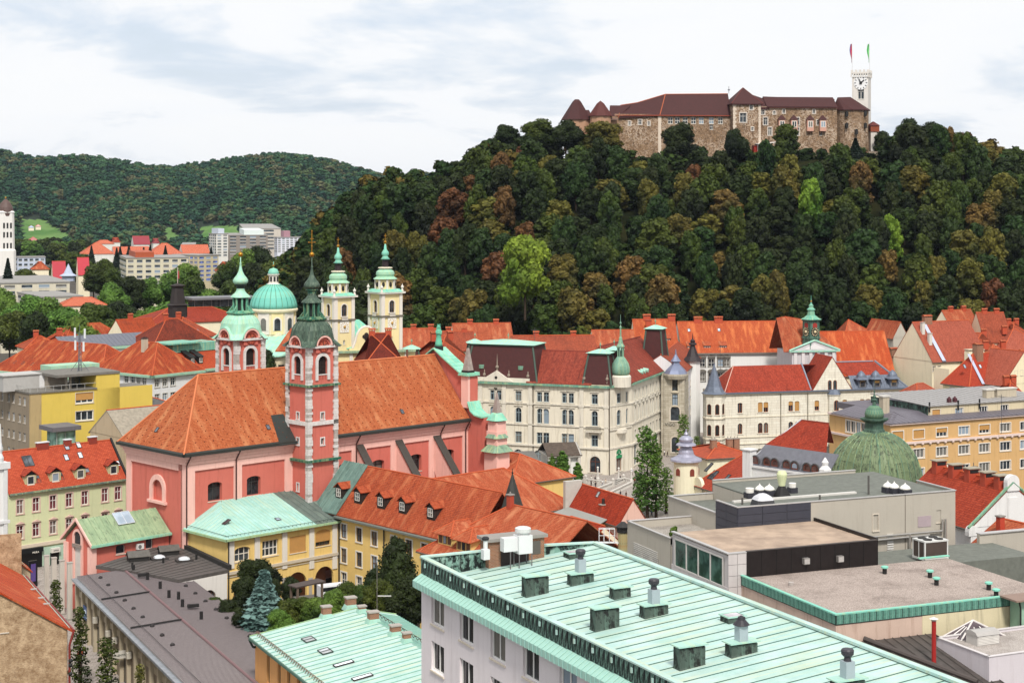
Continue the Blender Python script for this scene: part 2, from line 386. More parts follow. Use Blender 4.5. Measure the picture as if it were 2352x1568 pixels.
# ---------------------------------------------------------------- roofs
def hip(x0,x1,y0,y1,ze,zr,h0=0,h1=0,axis='x'):
 if axis == 'y':
  P=hip(y0,y1,x0,x1,ze,zr,h0,h1);return [[(b,a,c) for a,b,c in q] for q in P]
 ym=(y0+y1)/2;A,B=(x0+h0,ym,zr),(x1-h1,ym,zr)
 P=[[(x0,y0,ze),(x1,y0,ze),B,A],[(x1,y1,ze),(x0,y1,ze),A,B]]
 if h0:P.append([(x0,y1,ze),(x0,y0,ze),A])
 if h1:P.append([(x1,y0,ze),(x1,y1,ze),B])
 return P
def ridges(m,P,r=.14):
 seen={}
 for q in P:
  for i in range(len(q)):
   a,b=tuple(round(c,3) for c in q[i]),tuple(round(c,3) for c in q[(i+1) % len(q)]);k=(min(a,b),max(a,b));seen[k]=seen.get(k,0)+1
 for (a,b),n in seen.items():
  if n>1:m.tube((a[0],a[1],a[2]+.03),(b[0],b[1],b[2]+.03),r,6)
def roof(par,P,mat,th=.25,rmat=None,name='roof',rr=.14):
 m=MB()
 for q in P:m.slab(q,th)
 o=m.build(name,mat,par)
 if rmat:r=MB();ridges(r,P,rr);r.v and r.build('ridge_cap',rmat,par)
 return o
def eaves(par,P,mat,r=.13,name='gutter'):
 m=MB();seen={}
 for q in P:
  for i in range(len(q)):
   a,b=tuple(round(c,3) for c in q[i]),tuple(round(c,3) for c in q[(i+1) % len(q)]);k=(min(a,b),max(a,b));seen[k]=seen.get(k,0)+1
 for (a,b),n in seen.items():
  if n == 1 and abs(a[2]-b[2])<.01:m.tube((a[0],a[1],a[2]-.14),(b[0],b[1],b[2]-.14),r,6)
 if m.v:m.build(name,mat,par)
def chimney(par,x,y,z0,z1,w=.9,d=.7,mat=None,cap=None,pots=0,name='chimney'):
 m=MB().box(-w/2,w/2,-d/2,d/2,0,z1-z0);o=m.build(name,mat or BRICK(),par,(x,y,z0))
 c=MB().box(-w/2-.12,w/2+.12,-d/2-.12,d/2+.12,z1-z0,z1-z0+.18)
 for i in range(pots):c.tube((-w/2+w*(i+.5)/pots,0,z1-z0+.18),(-w/2+w*(i+.5)/pots,0,z1-z0+.55),.13,8)
 c.build('chimney_cap',cap or flat('#9a9288'),o);return o
def chimney_roofed(par,x,y,z0,z1,w=1.2,d=.8,mat=None,tm=None):
 o=MB().box(-w/2,w/2,-d/2,d/2,0,z1-z0).build('chimney',mat or flat('#b0492c'),par,(x,y,z0));h=z1-z0
 m=MB();[m.box(-w/2+(w-.12)*i/3,-w/2+.12+(w-.12)*i/3,-d/2,d/2,h,h+.35) for i in range(4)]
 m.build('chimney_pier',mat or flat('#b0492c'),o)
 m=MB().hexa([(-w/2-.15,-d/2-.15,h+.35),(w/2+.15,-d/2-.15,h+.35),(w/2+.15,d/2+.15,h+.35),(-w/2-.15,d/2+.15,h+.35),(-w/2-.15,-.05,h+.8),(w/2+.15,-.05,h+.8),(w/2+.15,.05,h+.8),(-w/2-.15,.05,h+.8)])
 m.build('chimney_cap',tm or TILE1(),o);return o
def skylight(par,x,y,z,w,l,slope,face='a',pm=None,fm=None,name='skylight',nx=1):
 """lies in the roof plane; slope = rise per metre; face 'a' rises towards +y, 'b' towards +x"""
 n=sqrt(1+slope*slope);m=MB();e=.09
 def pt(a,b,c):# a across, b up-slope, c normal
  return (a,b/n-c*slope/n,b*slope/n+c/n)
 def bx(a0,a1,b0,b1,c0,c1):m.hexa([pt(*q) for q in ((a0,b0,c0),(a1,b0,c0),(a1,b1,c0),(a0,b1,c0),(a0,b0,c1),(a1,b0,c1),(a1,b1,c1),(a0,b1,c1))])
 for i in range(nx+1):
  a=-w/2+(w-e)*i/nx;bx(a,a+e,0,l,0,.16)
 bx(-w/2,w/2,0,e,0,.16);bx(-w/2,w/2,l-e,l,0,.16)
 rz=0 if face == 'a' else -pi/2
 o=m.build(name,fm or flat('#4c4844',.5),par,(x,y,z),rz)
 p=MB().face([pt(-w/2+e,e,.1),pt(w/2-e,e,.1),pt(w/2-e,l-e,.1),pt(-w/2+e,l-e,.1)]);p.build('pane',pm or glass('#8d97a3',.08,name='sky_glass'),o);return o
@memo
def BRICK_(a='#a5603f',b='#7c3f28'):
 return ashlar(a,b,.3,.12,'#8d7a68',name='brick_wall')
def BRICK():return BRICK_()
def TILE1():return tile('#b8603e','#a04a2e','#54201a',.4,light='#c98a62',patch=.35)
def TILE2():return tile('#aa553a','#8f412b','#43201a',.4,patch=.4)
def TILE3():return tile('#aa4832','#8c3524','#4b1810',.3,.42,.3)
def TILEP():return tile('#b4604a','#9c4c38','#5c2a20',.3)
def TILED():return tile('#8a3a22','#6b2a1a','#241412',.8,patch=.6,streak=.5)
def RIDGE():return flat('#b8552f',.85,name='ridge_tile')
def DARK():return flat('#1c1b1a',.6)
def ZINC():return flat('#7d8592',.45,.3,name='zinc')
# ================================================================ ground, hills, woods
def interp(tab,x):
 if x <= tab[0][0]:return tab[0][1]
 for (a,b),(c,d) in zip(tab,tab[1:]):
  if x <= c:return b+(d-b)*(x-a)/(c-a)
 return tab[-1][1]
def sstep(t):t=max(0,min(1,t));return t*t*(3-2*t)
rng=random.Random(7)
g=NT('ground');gp=g.pos();g.col(g.mix(g.maprange(g.noise(gp,.05,5,.6),.35,.65,0,1),lin('#57534d'),lin('#45423d')));rough(g,.95,0,.1)
struct(MB().face([(-9000,-800,0),(9000,-800,0),(9000,14000,0),(-9000,14000,0)]).build('ground',g.m))
CREST=[(420,0),(520,8),(600,22),(660,34),(710,44),(745,54),(800,64),(850,70),(890,72),(1000,73),(1060,79),(1100,84),(1150,88),(1250,89),(1330,93),(2020,94),(2150,93),(2230,88),(2352,79),(2500,66),(2800,50)]
YC,YF=742.0,560.0
def castle_z(x,y):
 px=CX+x*F/YC;c=interp(CREST,px)
 yf=YF+(40 if px<1150 else 0)*sstep((1150-px)/200)
 t=(y-yf)/(YC-yf)
 z=c*(.12*t+.88*sstep(t)) if 0<t<1 else (0 if t <= 0 else c)
 if y>YC+90:z *= max(0,1-(y-YC-90)/260)
 return z+(1.2*sin(x*.11)*sin(y*.09) if 0.05<t<.93 else 0)
def gridmesh(name,fn,xs,ys,mat):
 V=np.array([(x,y,fn(x,y)) for y in ys for x in xs]);nx=len(xs)
 Q=np.array([(j*nx+i,j*nx+i+1,(j+1)*nx+i+1,(j+1)*nx+i) for j in range(len(ys)-1) for i in range(nx-1)])
 me=fastmesh(name,V,Q,[mat]);me.polygons.foreach_set('use_smooth',[True]*len(Q));return me
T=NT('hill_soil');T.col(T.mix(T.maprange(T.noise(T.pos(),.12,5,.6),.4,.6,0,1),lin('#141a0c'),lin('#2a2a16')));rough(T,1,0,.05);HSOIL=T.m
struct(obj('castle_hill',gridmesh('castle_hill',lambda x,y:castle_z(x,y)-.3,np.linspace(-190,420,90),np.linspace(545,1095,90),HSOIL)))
FR=[(-400,130),(0,150),(100,137),(200,134),(300,128),(400,118),(470,121),(550,137),(620,144),(700,134),(760,128),(850,112),(900,103),(1050,104),(1200,96),(1500,80)]
FR=[(a,b+2) for a,b in FR]
Y0,Y1=2250.0,3150.0
def far_z(x,y):
 px=CX+x*F/y;c=interp(FR,CX+x*F/Y1)
 b=Y0+70*sin(px*.017)+60*sin(px*.006+1)
 t=(y-b)/(Y1-b);z=c*(.35*t+.65*sstep(t)) if t>0 else 0
 if t>1:z=c*max(.2,1-(t-1)*1.6)
 return z+(0 if t <= 0 else min(1,t*4)*min(1,max(0,2-t))*(5*sin(x*.013+y*.004)*sin(y*.011)+3*sin(x*.03)))
T=NT('meadow');T.col(T.mix(T.maprange(T.noise(T.pos(),.02,5,.6),.4,.6,0,1),lin('#4c6e3a'),lin('#64804a')));rough(T,1,0,.05);MEADOW=T.m
FSOIL=flat('#1e2c1c',1,name='forest_soil')
struct(obj('far_hill',gridmesh('far_hill',far_z,np.linspace(-1900,900,150),np.linspace(2150,3700,90),FSOIL)))
def meadow(x,y):# clearings of the far hill, in its own ground coordinates
 px,z=CX+x*F/y,far_z(x,y);py=HY+(H-z)*F/y
 if 52<px<190 and 505<py<580-(px-52)*.12 and px<60+(py-480)*1.6:return True
 if 462<px<560 and 520<py<560:return True
 if 380<px<425 and 520<py<562 and px<380+(py-515)*1.2:return True
 return False
def meadow_mesh():
 xs,ys=np.arange(-900,10,9.0),np.arange(2210,2700,11.0);m=MB()
 for y in ys:
  for x in xs:
   if meadow(x,y) and far_z(x,y)>.2:m.face([(a,b,far_z(a,b)+.6) for a,b in ((x-4.5,y-5.5),(x+4.5,y-5.5),(x+4.5,y+5.5),(x-4.5,y+5.5))])
 struct(m.build('meadow',MEADOW))
meadow_mesh()
def blob_pts(n,rg,hx,hz):
 P=[]
 while len(P)<n:
  a=rg.uniform(0,2*pi);u=rg.uniform(-.75,1);r=sqrt(max(0,1-u*u*.9))*rg.uniform(.35,.8);P.append((hx*r*cos(a),hx*r*sin(a),hz*u*.78,rg.uniform(.17,.42)))
 return P
ICO=None
def ico():
 global ICO
 if ICO is None:
  import bmesh;b=bmesh.new();bmesh.ops.create_icosphere(b,subdivisions=2,radius=1);ICO=(np.array([v.co[:] for v in b.verts]),np.array([[v.index for v in f.verts] for f in b.faces]));b.free()
 return ICO
def crown_arrays(seed,rx=1.0,rz=1.15,lobes=16,leaves=2600,size=.1,kind='round',core=True):
 """unit crown centred at the origin; quads (leaf clumps) on and in lobes, plus inner masses"""
 r=np.random.RandomState(seed);rg=random.Random(seed);V=[];Q=[];nv=0
 if kind == 'round' and seed<200:L=[(rx*rr*cos(a),rx*rr*sin(a),rz*u,q) for i in range(lobes) for u in [-.85+1.7*(i+.5)/lobes] for rr in [(.75-.55*max(0,u)**1.3)*rg.uniform(.55,1)] for a in [i*2.4+rg.uniform(-.5,.5)] for q in [rg.uniform(.2,.36)]]+[(0,0,-.1,.5),(0,0,.45,.34)]
 elif kind == 'round':L=blob_pts(lobes,rg,rx*.92,rz*1.0)+[(0,0,-.1,.56),(rg.uniform(-.3,.3),rg.uniform(-.3,.3),rz*.62,.34),(rg.uniform(-.4,.4),rg.uniform(-.4,.4),rz*.5,.3)]
 elif kind == 'tall':L=[(rx*.25*cos(i*2.4)*(1-abs(i/lobes-.4)),rx*.25*sin(i*2.4)*(1-abs(i/lobes-.4)),rz*(-.95+1.9*i/lobes),rx*(.62*sin(pi*min(1,(i+1.5)/(lobes+1.5)))**.55)) for i in range(lobes)]
 elif kind == 'poplar':L=[(rx*.55*cos(i*2.4)*(1-i/lobes*.7),rx*.55*sin(i*2.4)*(1-i/lobes*.7),rz*(-.9+1.85*i/lobes),rx*rg.uniform(.25,.42)) for i in range(lobes)]
 elif kind == 'cone':L=[]
 W=sum(l[3]**2 for l in L) or 1
 if kind == 'cone':
  n=leaves;h=r.rand(n)**.75;tier=np.floor(h*lobes)/lobes;rad=(1-tier)*(.78+.32*r.rand(n))*(.25+.75*(1-(h*lobes % 1)*.55));a=r.rand(n)*2*pi
  rr=rad*rx*np.sqrt(.35+.65*r.rand(n));c=np.stack([rr*np.cos(a),rr*np.sin(a),-rz+2*rz*(1-0)*h-.08*rz*rad],1)
  nrm=np.stack([np.cos(a)*.6,np.sin(a)*.6,.7*np.ones(n)],1)+.5*r.randn(n,3)
 else:
  C=[];N=[]
  for (x,y,z,q) in L:
   k=max(8,int(leaves*q*q/W));d=r.randn(k,3);d[:,2] += .25;d /= np.linalg.norm(d,axis=1)[:,None]
   C.append(np.array([x,y,z])+d*q*(.78+.34*r.rand(k,1))*np.array([1,1,.85]));N.append(d+.55*r.randn(k,3)+np.array([0,0,.35]))
  c=np.concatenate(C);nrm=np.concatenate(N);n=len(c)
 nrm /= np.linalg.norm(nrm,axis=1)[:,None]
 t=np.cross(nrm,r.randn(n,3));t /= np.linalg.norm(t,axis=1)[:,None];b=np.cross(nrm,t)
 s=size*(.55+.9*r.rand(n,1));s2=s*(.5+.35*r.rand(n,1))
 q4=np.stack([c+t*s,c+b*s2+nrm*s*.18,c-t*s*.9,c-b*s2+nrm*s*.18],1).reshape(-1,3)
 V.append(q4);Q.append(np.arange(4*n).reshape(-1,4));nv=4*n
 if core:
  iv,iF=ico()
  if kind == 'cone':
   k=10;cv=[(rx*.62*cos(2*pi*i/k),rx*.62*sin(2*pi*i/k),-rz*.9) for i in range(k)]+[(0,0,rz*.7)]
   V.append(np.array(cv));Q.append(np.array([(nv+i,nv+(i+1) % k,nv+k,nv+k) for i in range(k)]));nv += k+1
  else:
   for (x,y,z,q) in L:
    d=iv*(q*.8*(1+.12*r.randn(len(iv),1)))+np.array([x,y,z]);V.append(d);f=iF+nv;Q.append(np.concatenate([f,f[:,2:3]],1));nv += len(iv)
 return np.concatenate(V),np.concatenate(Q)
def quadmesh(name,V,Q,mats):# quads, with triangles marked by a repeated last index
 tri=Q[:,2] == Q[:,3];me=bpy.data.meshes.new(name);nf=len(Q)
 tot=np.where(tri,3,4).astype(np.int32);st=np.concatenate([[0],np.cumsum(tot)[:-1]]).astype(np.int32)
 li=Q[np.stack([np.ones(nf,bool)]*3+[~tri],1)]
 me.vertices.add(len(V));me.vertices.foreach_set('co',V.astype(np.float32).ravel())
 me.loops.add(len(li));me.loops.foreach_set('vertex_index',li.astype(np.int32))
 me.polygons.add(nf);me.polygons.foreach_set('loop_start',st);me.polygons.foreach_set('loop_total',tot)
 for m in mats:me.materials.append(m)
 me.update(calc_edges=True);return me
BARK=flat('#3b2d20',.95,name='bark',var=.4)
CR={}
def crown_mesh(key):
 if key not in CR:
  kd,i=key
  if kd == 'wood':a=crown_arrays(100+i,1.0,1.1,24,3400,.085)
  elif kd == 'city':a=crown_arrays(200+i,1.0,.95,20,5200,.062)
  elif kd == 'near':a=crown_arrays(300+i,1.0,1.0,22,9000,.045)
  elif kd == 'poplar':a=crown_arrays(430+i,1.0,3.4,30,1700,.1,'poplar',core=False)
  elif kd == 'tall':a=crown_arrays(400+i,1.0,3.4,17,5200,.13,'tall')
  elif kd == 'column':a=crown_arrays(450+i,1.0,2.0,12,3600,.12,'tall')
  elif kd == 'cone':a=crown_arrays(500+i,1.0,1.7,13,7000,.085,'cone')
  elif kd == 'egg':a=crown_arrays(550+i,1.0,1.7,22,9000,.05,'tall')
  CR[key]=quadmesh('crown',a[0],a[1],[MATS_F['dark']])
 return CR[key]
MATS_F=dict(dark=foliage('#303c19','#151f0e'),mid=foliage('#4c5a20','#253514'),olive=foliage('#70682c','#40441c'),bright=foliage('#86a038','#4e6e24',.35),rust=foliage('#74502e','#46321c'),
amber=foliage('#806434','#4c4624'),pine=foliage('#18261a','#0f1a12',0),spruce=foliage('#66827a','#36524a',0),plane=foliage('#6a8a3a','#3a5822',.3),teal=foliage('#35491f','#1c2f16'))
NAMES_F=dict(dark='dark green',mid='mid green',olive='olive yellow',bright='bright yellow-green',rust='rusty brown',amber='amber and green',pine='blackish green',spruce='blue-grey',plane='fresh green',teal='deep green')
trunks={}
def trunk_mesh(h,r,near=False):
 k=(round(h,1),round(r,2))
 if k not in trunks:
  m=MB();m.tube((0,0,-1),(0,0,h),r*1.2,7,r*.55)
  if near:
   for i in range(5):a=i*1.26;z=h*(.55+.09*i);m.tube((0,0,z),(cos(a)*h*.35,sin(a)*h*.35,z+h*.4),r*.4,5,r*.12)
  trunks[k]=m.mesh('trunk',BARK)
 return trunks[k]
def tree(x,y,z,hgt,rad,kd,i,mat,label,group,crownz=None,name='broadleaf_tree',cat='tree',zr=None):
 """hgt total height, rad crown radius"""
 o=thing(name,label,cat,(x,y,z),rng.uniform(0,6.28),group)
 ke={'wood':1.1,'city':.95,'near':1.0,'tall':3.4,'column':2.0,'cone':1.7,'egg':1.7,'poplar':3.4}[kd]
 ch=zr if zr else min(hgt*.86,rad*ke*2.0)
 sx,sy=(rng.uniform(.82,1.15),rng.uniform(.82,1.15)) if kd in ('wood','city') else (1,1)
 c=bpy.data.objects.new('crown',crown_mesh((kd,i)));COL.objects.link(c);c.parent=o;c.location=(0,0,hgt-ch/2);c.scale=(rad*sx,rad*sy,ch/2/ke)
 c.material_slots[0].link='OBJECT';c.material_slots[0].material=MATS_F[mat]
 t=obj('trunk',trunk_mesh(hgt*.55 if kd != 'cone' else hgt*.8,.35 if hgt>9 else .16,kd in ('near','tall')),o);return o
# wood on the castle hill
def wood_mat(px,py):
 n=sin(px*.021+1)*cos(py*.03+.4)+.5*sin(px*.05+py*.04);r=rng.random()
 if 990<px<1230 and 330<py<560 and r<.36:return 'rust'
 if 860<px<960 and 560<py<700 and r<.3:return 'amber'
 if r<.02:return 'bright'
 if r<.035:return 'rust'
 if r<.075:return 'amber'
 if n>.55 and r<.55:return 'olive'
 return ('dark','dark','teal','mid','dark','mid','teal','olive')[int(rng.random()*8)]
cand=[];row=0;y=568.0
while y<800:
 x=-165+(5.5 if row % 2 else 0)
 while x<262:
  xx,yy=x+rng.uniform(-3.2,3.2),y+rng.uniform(-3.2,3.2);px=CX+xx*F/yy;z=castle_z(xx,yy)
  if 500<px<2450 and z>1.5:
   py=HY+(H-z)*F/yy
   ok=True
   if yy>738 and 1400<px<2075:ok=False
   if 765<yy<772 or (yy>765 and px<1050):ok=False # the castle terrace
   if yy>700 and 1415<px<2040:ok=False
   if 712<yy<765 and 1225<px<1420:ok=False
   if yy>745 and 1290<px<1420:ok=False
   if yy<612 and 1150<px<1262:ok=False
   if ok:cand.append((xx,yy,z,px,py))
  x += 10.6
 y += 9.6;row += 1
rng.shuffle(cand)
WHERE=((742,'left of both cathedral towers'),(800,'behind the left cathedral tower'),(850,'in the gap between the cathedral towers'),(925,'behind the right cathedral tower'),(985,'just right of the cathedral towers'),(1045,'above the statue on the church gable'),(1110,'above the church obelisks'),(1190,'above the left palace mansard'),(1270,'above the red middle roof of the palace'),(1340,'under the castle cone roofs'),
(1410,'left of the castle long wing'),(1480,'under the left end of the castle long wing'),(1560,'under the long dark castle roof'),(1640,'under the middle of the castle'),(1710,'under the pyramid-roofed castle tower'),(1780,'above the three-dormer orange roof'),(1850,'above the town hall roof'),(1920,'right above the town hall clock tower'),(1990,'under the round castle bastion'),(2060,'under the castle clock tower'),(2130,'right of the castle turret'),(2210,'above the cream gable house'),(2290,'above the brick chimneys at right'),(9999,'near the right picture edge'))
def side_words(px,py):
 hgt=('at the hill foot' if py>735 else 'low on the hill' if py>655 else 'on the lower hill' if py>575 else 'halfway up the hill' if py>500 else 'on the upper hill' if py>420 else 'near the hill crest')
 return hgt,next(w for p,w in WHERE if px<p).replace(' the ',' ')
vis=[c for c in cand if 700<c[3]<2380 and c[4]<830];vis.sort(key=lambda c:c[1]*1.0-(60 if c[4]<400 else 0))
single=set(id(c) for c in vis[:285]);rest=[c for c in cand if id(c) not in single]
for c in cand:
 if id(c) not in single:continue
 xx,yy,z,px,py=c;m=wood_mat(px,py-60);hg=rng.uniform(13,21) if yy<715 else rng.uniform(11,15);big=rng.uniform(4.8,8.2)
 a,b=side_words(px,py);sz='broad ' if big>7.5 else 'small ' if big<5.9 else ''
 tree(xx,yy,z,hg,big,'wood',rng.randrange(7),m,f'{sz}{NAMES_F[m]} tree {a}, {b}','woodland trees on the castle hill',zr=hg*.9,name='woodland_tree')
def joined_wood(name,items,base,mat,seed=1):
 Vs,Qs,n=[],[],0;r=np.random.RandomState(seed)
 for (x,y,z,rad,hz) in items:
  V,Q=base[r.randint(len(base))];a=r.rand()*6.28;c,s=cos(a),sin(a)
  W=np.stack([(V[:,0]*c-V[:,1]*s)*rad+x,(V[:,0]*s+V[:,1]*c)*rad+y,V[:,2]*hz+z],1);Vs.append(W);Qs.append(Q+n);n += len(V)
 return obj(name,quadmesh(name,np.concatenate(Vs),np.concatenate(Qs),[mat]))
T=NT('far_woods');ps=T.pos()
def woodsmat(name,cols,sc,val=1.0):
 T=NT(name);ps=T.pos();g_=T.node('ShaderNodeNewGeometry')
 w=T.node('ShaderNodeTexVoronoi');w.inputs['Scale'].default_value=sc;T.l.new(T.mapping(ps,(1,1,.3)),w.inputs['Vector'])
 sp=T.node('ShaderNodeSeparateColor');T.l.new(w.outputs['Color'],sp.inputs[0]);rp=T.node('ShaderNodeValToRGB');rp.color_ramp.interpolation='CONSTANT'
 el=rp.color_ramp.elements;el[0].color=lin(cols[0],val);el[0].position=0;el[1].position=1/len(cols);el[1].color=lin(cols[1],val)
 for i in range(2,len(cols)):e=el.new(i/len(cols));e.color=lin(cols[i],val)
 T.l.new(sp.outputs[0],rp.inputs[0]);hs=T.node('ShaderNodeHueSaturation');T.l.new(rp.outputs[0],hs.inputs['Color'])
 T.l.new(T.maprange(g_.outputs['Random Per Island'],0,1,.65,1.3),hs.inputs['Value']);T.col(hs.outputs[0]);rough(T,.8,0,.1);return T.m
WB=[crown_arrays(600+i,1.0,1.1,12,800,.15) for i in range(4)]
it=[]
for c in rest:
 hg=rng.uniform(12,17);it.append((c[0],c[1],c[2]+hg*.52,rng.uniform(5.8,8),hg*.44))
tag(joined_wood('hill_woods',it,WB,woodsmat('hill_woods',['#303c19','#26381a','#24361a','#4e5422','#303c19','#5a4e24','#2e4420','#262f14'],.09)),'dense mixed wood filling the castle hill between the single trees','wood',kind='stuff')
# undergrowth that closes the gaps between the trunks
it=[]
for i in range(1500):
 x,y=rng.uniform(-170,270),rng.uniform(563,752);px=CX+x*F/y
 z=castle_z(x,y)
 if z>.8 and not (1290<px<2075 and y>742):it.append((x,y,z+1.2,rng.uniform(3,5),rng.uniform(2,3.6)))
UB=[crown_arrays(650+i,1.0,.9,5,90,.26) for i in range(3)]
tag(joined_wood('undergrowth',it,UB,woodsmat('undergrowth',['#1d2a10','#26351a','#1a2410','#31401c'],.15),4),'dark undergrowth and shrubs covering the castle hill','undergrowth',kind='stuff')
# far hill forest
it=[];y=2200.0
while y<3330:
 x=-1250.0
 while x<260:
  xx,yy=x+rng.uniform(-7,7),y+rng.uniform(-7,7);px=CX+xx*F/yy;z=far_z(xx,yy)
  if -30<px<1150 and z>1 and not meadow(xx,yy) and not meadow(xx+8,yy-10):
   h=rng.uniform(10,15);it.append((xx,yy,z+h*.45,rng.uniform(8.5,13),h*.62))
  x += 15.5
 y += 16
FB=[crown_arrays(700+i,1.0,1.0,7,90,.26) for i in range(6)]
tag(joined_wood('far_forest',it,FB,woodsmat('far_forest',['#2e4c34','#264232','#3a583a','#223e32','#4a5a38','#2c4a36','#54563c','#26442f','#355238'],.045),9),'bluish green forest covering the long far hill','forest',kind='stuff')  # lighter blue-green shift puts some distance haze into the forest colours
# ================================================================ castle on the hill
CY=762.0
def castle():
 fr=Fr(1408,CY,84);bz=ZY(352,CY)
 st,st2=stone('#94795e','#604a38','#cdbba8',.5,.45),stone('#85705a','#54422f','#bba68e',.5,.3)
 rm=flat('#431c1a',.75,name='castle_roof',var=.5);C=fr.E('castle','long stone castle with dark maroon roofs on top of the wooded hill','castle')
 z=lambda py:ZY(py,CY);X=lambda px:fr.S(px)
 quoin=flat('#d2c2b0',.9)
 def pole(par,x,y,z0,z1):pass
 ws=dict(trim=.32,tm=flat('#d9cfc4'),fw=.14,nx=2)
 def wall(x0,x1,z0,z1,y0=0,wins=(),mat=st,name='wall'):
  facade(C,'a',x0,x1,z0,z1,wins,mat,y0,.5,name)
  # long west wing, its wall and long roof
 xa,xk,xb=X(1412),X(1515),X(1680);W=16
 wall(xa,xb,z(362)-12,z(262),0,[([X(1470)],z(286),1.5,2.2,ws),([X(p) for p in (1540,1556,1574,1593,1611,1634,1655)],z(284),2.3,3.0,dict(fw=.2,nx=2,sill=1,tz=.5)),([X(1634)],z(297),1.6,2.2,dict(fw=.15)),([X(1446),X(1490)],z(288),1.0,1.8,ws)])
 MB().box(xa,xb,.6,W,z(362)-12,z(262)).build('wall',st2,C)
 MB().box(xk-.7,xk+.7,-.25,0,z(362)-8,z(262)).build('quoin_strip',quoin,C)
 R1=[[(X(1420),-.8,z(270)),(xk,-.8,z(264)),(xk+4,7,z(214)),(X(1470),7,z(234)),(X(1432),7,z(240))],
 [(xk,-.8,z(264)),(xb,-.8,z(264)),(xb,7,z(212)),(xk+4,7,z(214))],
 [(xk+4,7,z(214)),(xb,7,z(212)),(xb,16,z(264)),(X(1420),16,z(268))],[(X(1420),16,z(268)),(X(1420),-.8,z(270)),(X(1432),7,z(240)),(X(1470),7,z(234)),(xk+4,7,z(214))]]
 roof(C,R1,rm,.5,flat('#a85a3a',.8),rr=.22)
 MB().box(xa,xb,-1.0,-.5,z(266),z(266)+.35).build('eaves_board',flat('#9a4a34',.8),C)
 # pyramid-roofed tower
 t0,t1=X(1678),X(1741);f2=-5
 wall(t0,t1,z(362)-14,z(238),f2,[([X(1718)+.3],z(252),1.5,2.4,dict(ws,arch=1)),([X(1701)],z(281),3.0,4.2,dict(ws,nx=2)),([X(1722)],z(300),1.0,1.6,ws)])
 MB().box(t0,t1,f2+.55,12,z(362)-14,z(238)).build('wall',st,C)
 for a in (t0,t1-1.0):m=MB();[m.box(a-.12 if i % 2 else a,a+1.0+(.5 if a == t0 and i % 2 else 0),f2-.14,f2+.02,z(362)-12+i*.95,z(362)-12+i*.95+.9) for i in range(int((z(238)-z(362)+12)/.95))];m.build('quoin_stones',quoin,C)
 roof(C,[[(t0-.9,f2-.9,z(238)),(t1+.9,f2-.9,z(238)),((t0+t1)/2,2.5,z(199))],[(t1+.9,f2-.9,z(238)),(t1+.9,11,z(238)),((t0+t1)/2,2.5,z(199))],[(t1+.9,11,z(238)),(t0-.9,11,z(238)),((t0+t1)/2,2.5,z(199))],[(t0-.9,11,z(238)),(t0-.9,f2-.9,z(238)),((t0+t1)/2,2.5,z(199))]],rm,.5,flat('#6a3028'),rr=.15)
 # right of the tower: small lean roof and the palace wing with oriels
 p0,p1=X(1741),X(1921)
 wall(p0,p1,z(362)-8,z(243),-1,[([X(1751)],z(262),1.6,1.9,ws),([X(p) for p in (1799,1868)],z(259),1.2,1.9,dict(ws,arch=1)),([X(1777)],z(261),1.2,1.6,dict(ws,arch=1)),([X(1757),X(1830)],z(286),1.9,3.4,dict(ws,nx=2)),([X(1879)],z(286),2.0,2.4,dict(ws)),([X(1767),X(1830)],z(310),1.7,3.6,ws),([X(1884)],z(310),1.2,1.8,dict(fw=.1))])
 MB().box(p0,p1,-.4,13,z(362)-8,z(243)).build('wall',st,C)
 roof(C,[[(X(1741),-1.6,z(247)),(X(1765),-1.6,z(247)),(X(1757),5,z(222)),(X(1730),5,z(213))]],rm,.5)
 q0=X(1759)
 roof(C,hip(q0,X(1921),-2,13,z(243),z(219),0,0)[:1]+[[(q0,5.5,z(218)),(X(1925),5.5,z(223)),(X(1925),13,z(245)),(q0,13,z(245))]],rm,.5,flat('#7d4a40'),rr=.12)
 MB().box(q0,p1,-1.35,-1.0,z(247),z(243.5)).build('eaves_board',flat('#c98a78'),C)
 om=plaster('#c99a88')
 for i,px in enumerate((1794,1848,1859+30,1917-3-14)):
  px=(1794,1826+21,1859+27,1902)[i] if False else (1794,1821+27,1888,1903)[i]
 for px in (1793,1821,1858,1887):
  x=X(px);o=MB().box(-1.5,1.5,-1.6,0,0,5.2).build('oriel',om,C,(x,-1.02,z(300)))
  MB().hexa([(-1.9,-2,5.2),(1.9,-2,5.2),(1.9,.3,5.2),(-1.9,.3,5.2),(-.1,-.6,7.3),(.1,-.6,7.3),(.1,-.3,7.3),(-.1,-.3,7.3)]).build('oriel_roof',rm,o)
  MB().box(-1.1,1.1,-1.68,-1.6,1.7,4.6).box(-.12,.12,-1.74,-1.68,1.9,4.4).build('window_frame',flat('#ddd6cc'),o)
  m=MB();m.box(-.85,-.16,-1.72,-1.685,2.0,4.3);m.box(.16,.85,-1.72,-1.685,2.0,4.3);m.build('pane',glass(),o)
  m=MB();[m.tube((a,-.7,-.9),(a,-.9,0),.25,6,.5) for a in (-1,0,1)];m.build('bracket',flat('#8c6a58'),o)
  # round bastion at the right
 c0=(X(1921)+X(2005))/2;rr=(X(1999)-X(1921))/2
 m=MB();m.lathe([(rr+.6,z(362)-10),(rr,z(300)),(rr,z(250))],20,c0,rr*.7,cap=False);m.build('bastion_wall',st,C)
 m=MB()
 for px,py in ((1942,258),(1942,285),(1985,257),(1985,285),(1962,300)):
  m.vprism([(X(px)-.6,z(py)-1.4),(X(px)+.6,z(py)-1.4),(X(px)+.6,z(py)+.5),(X(px),z(py)+1.1),(X(px)-.6,z(py)+.5)],-3.9+abs(px-1962)*.07,2)
 m.build('bastion_window',DARK(),C)
 zt=z(219)
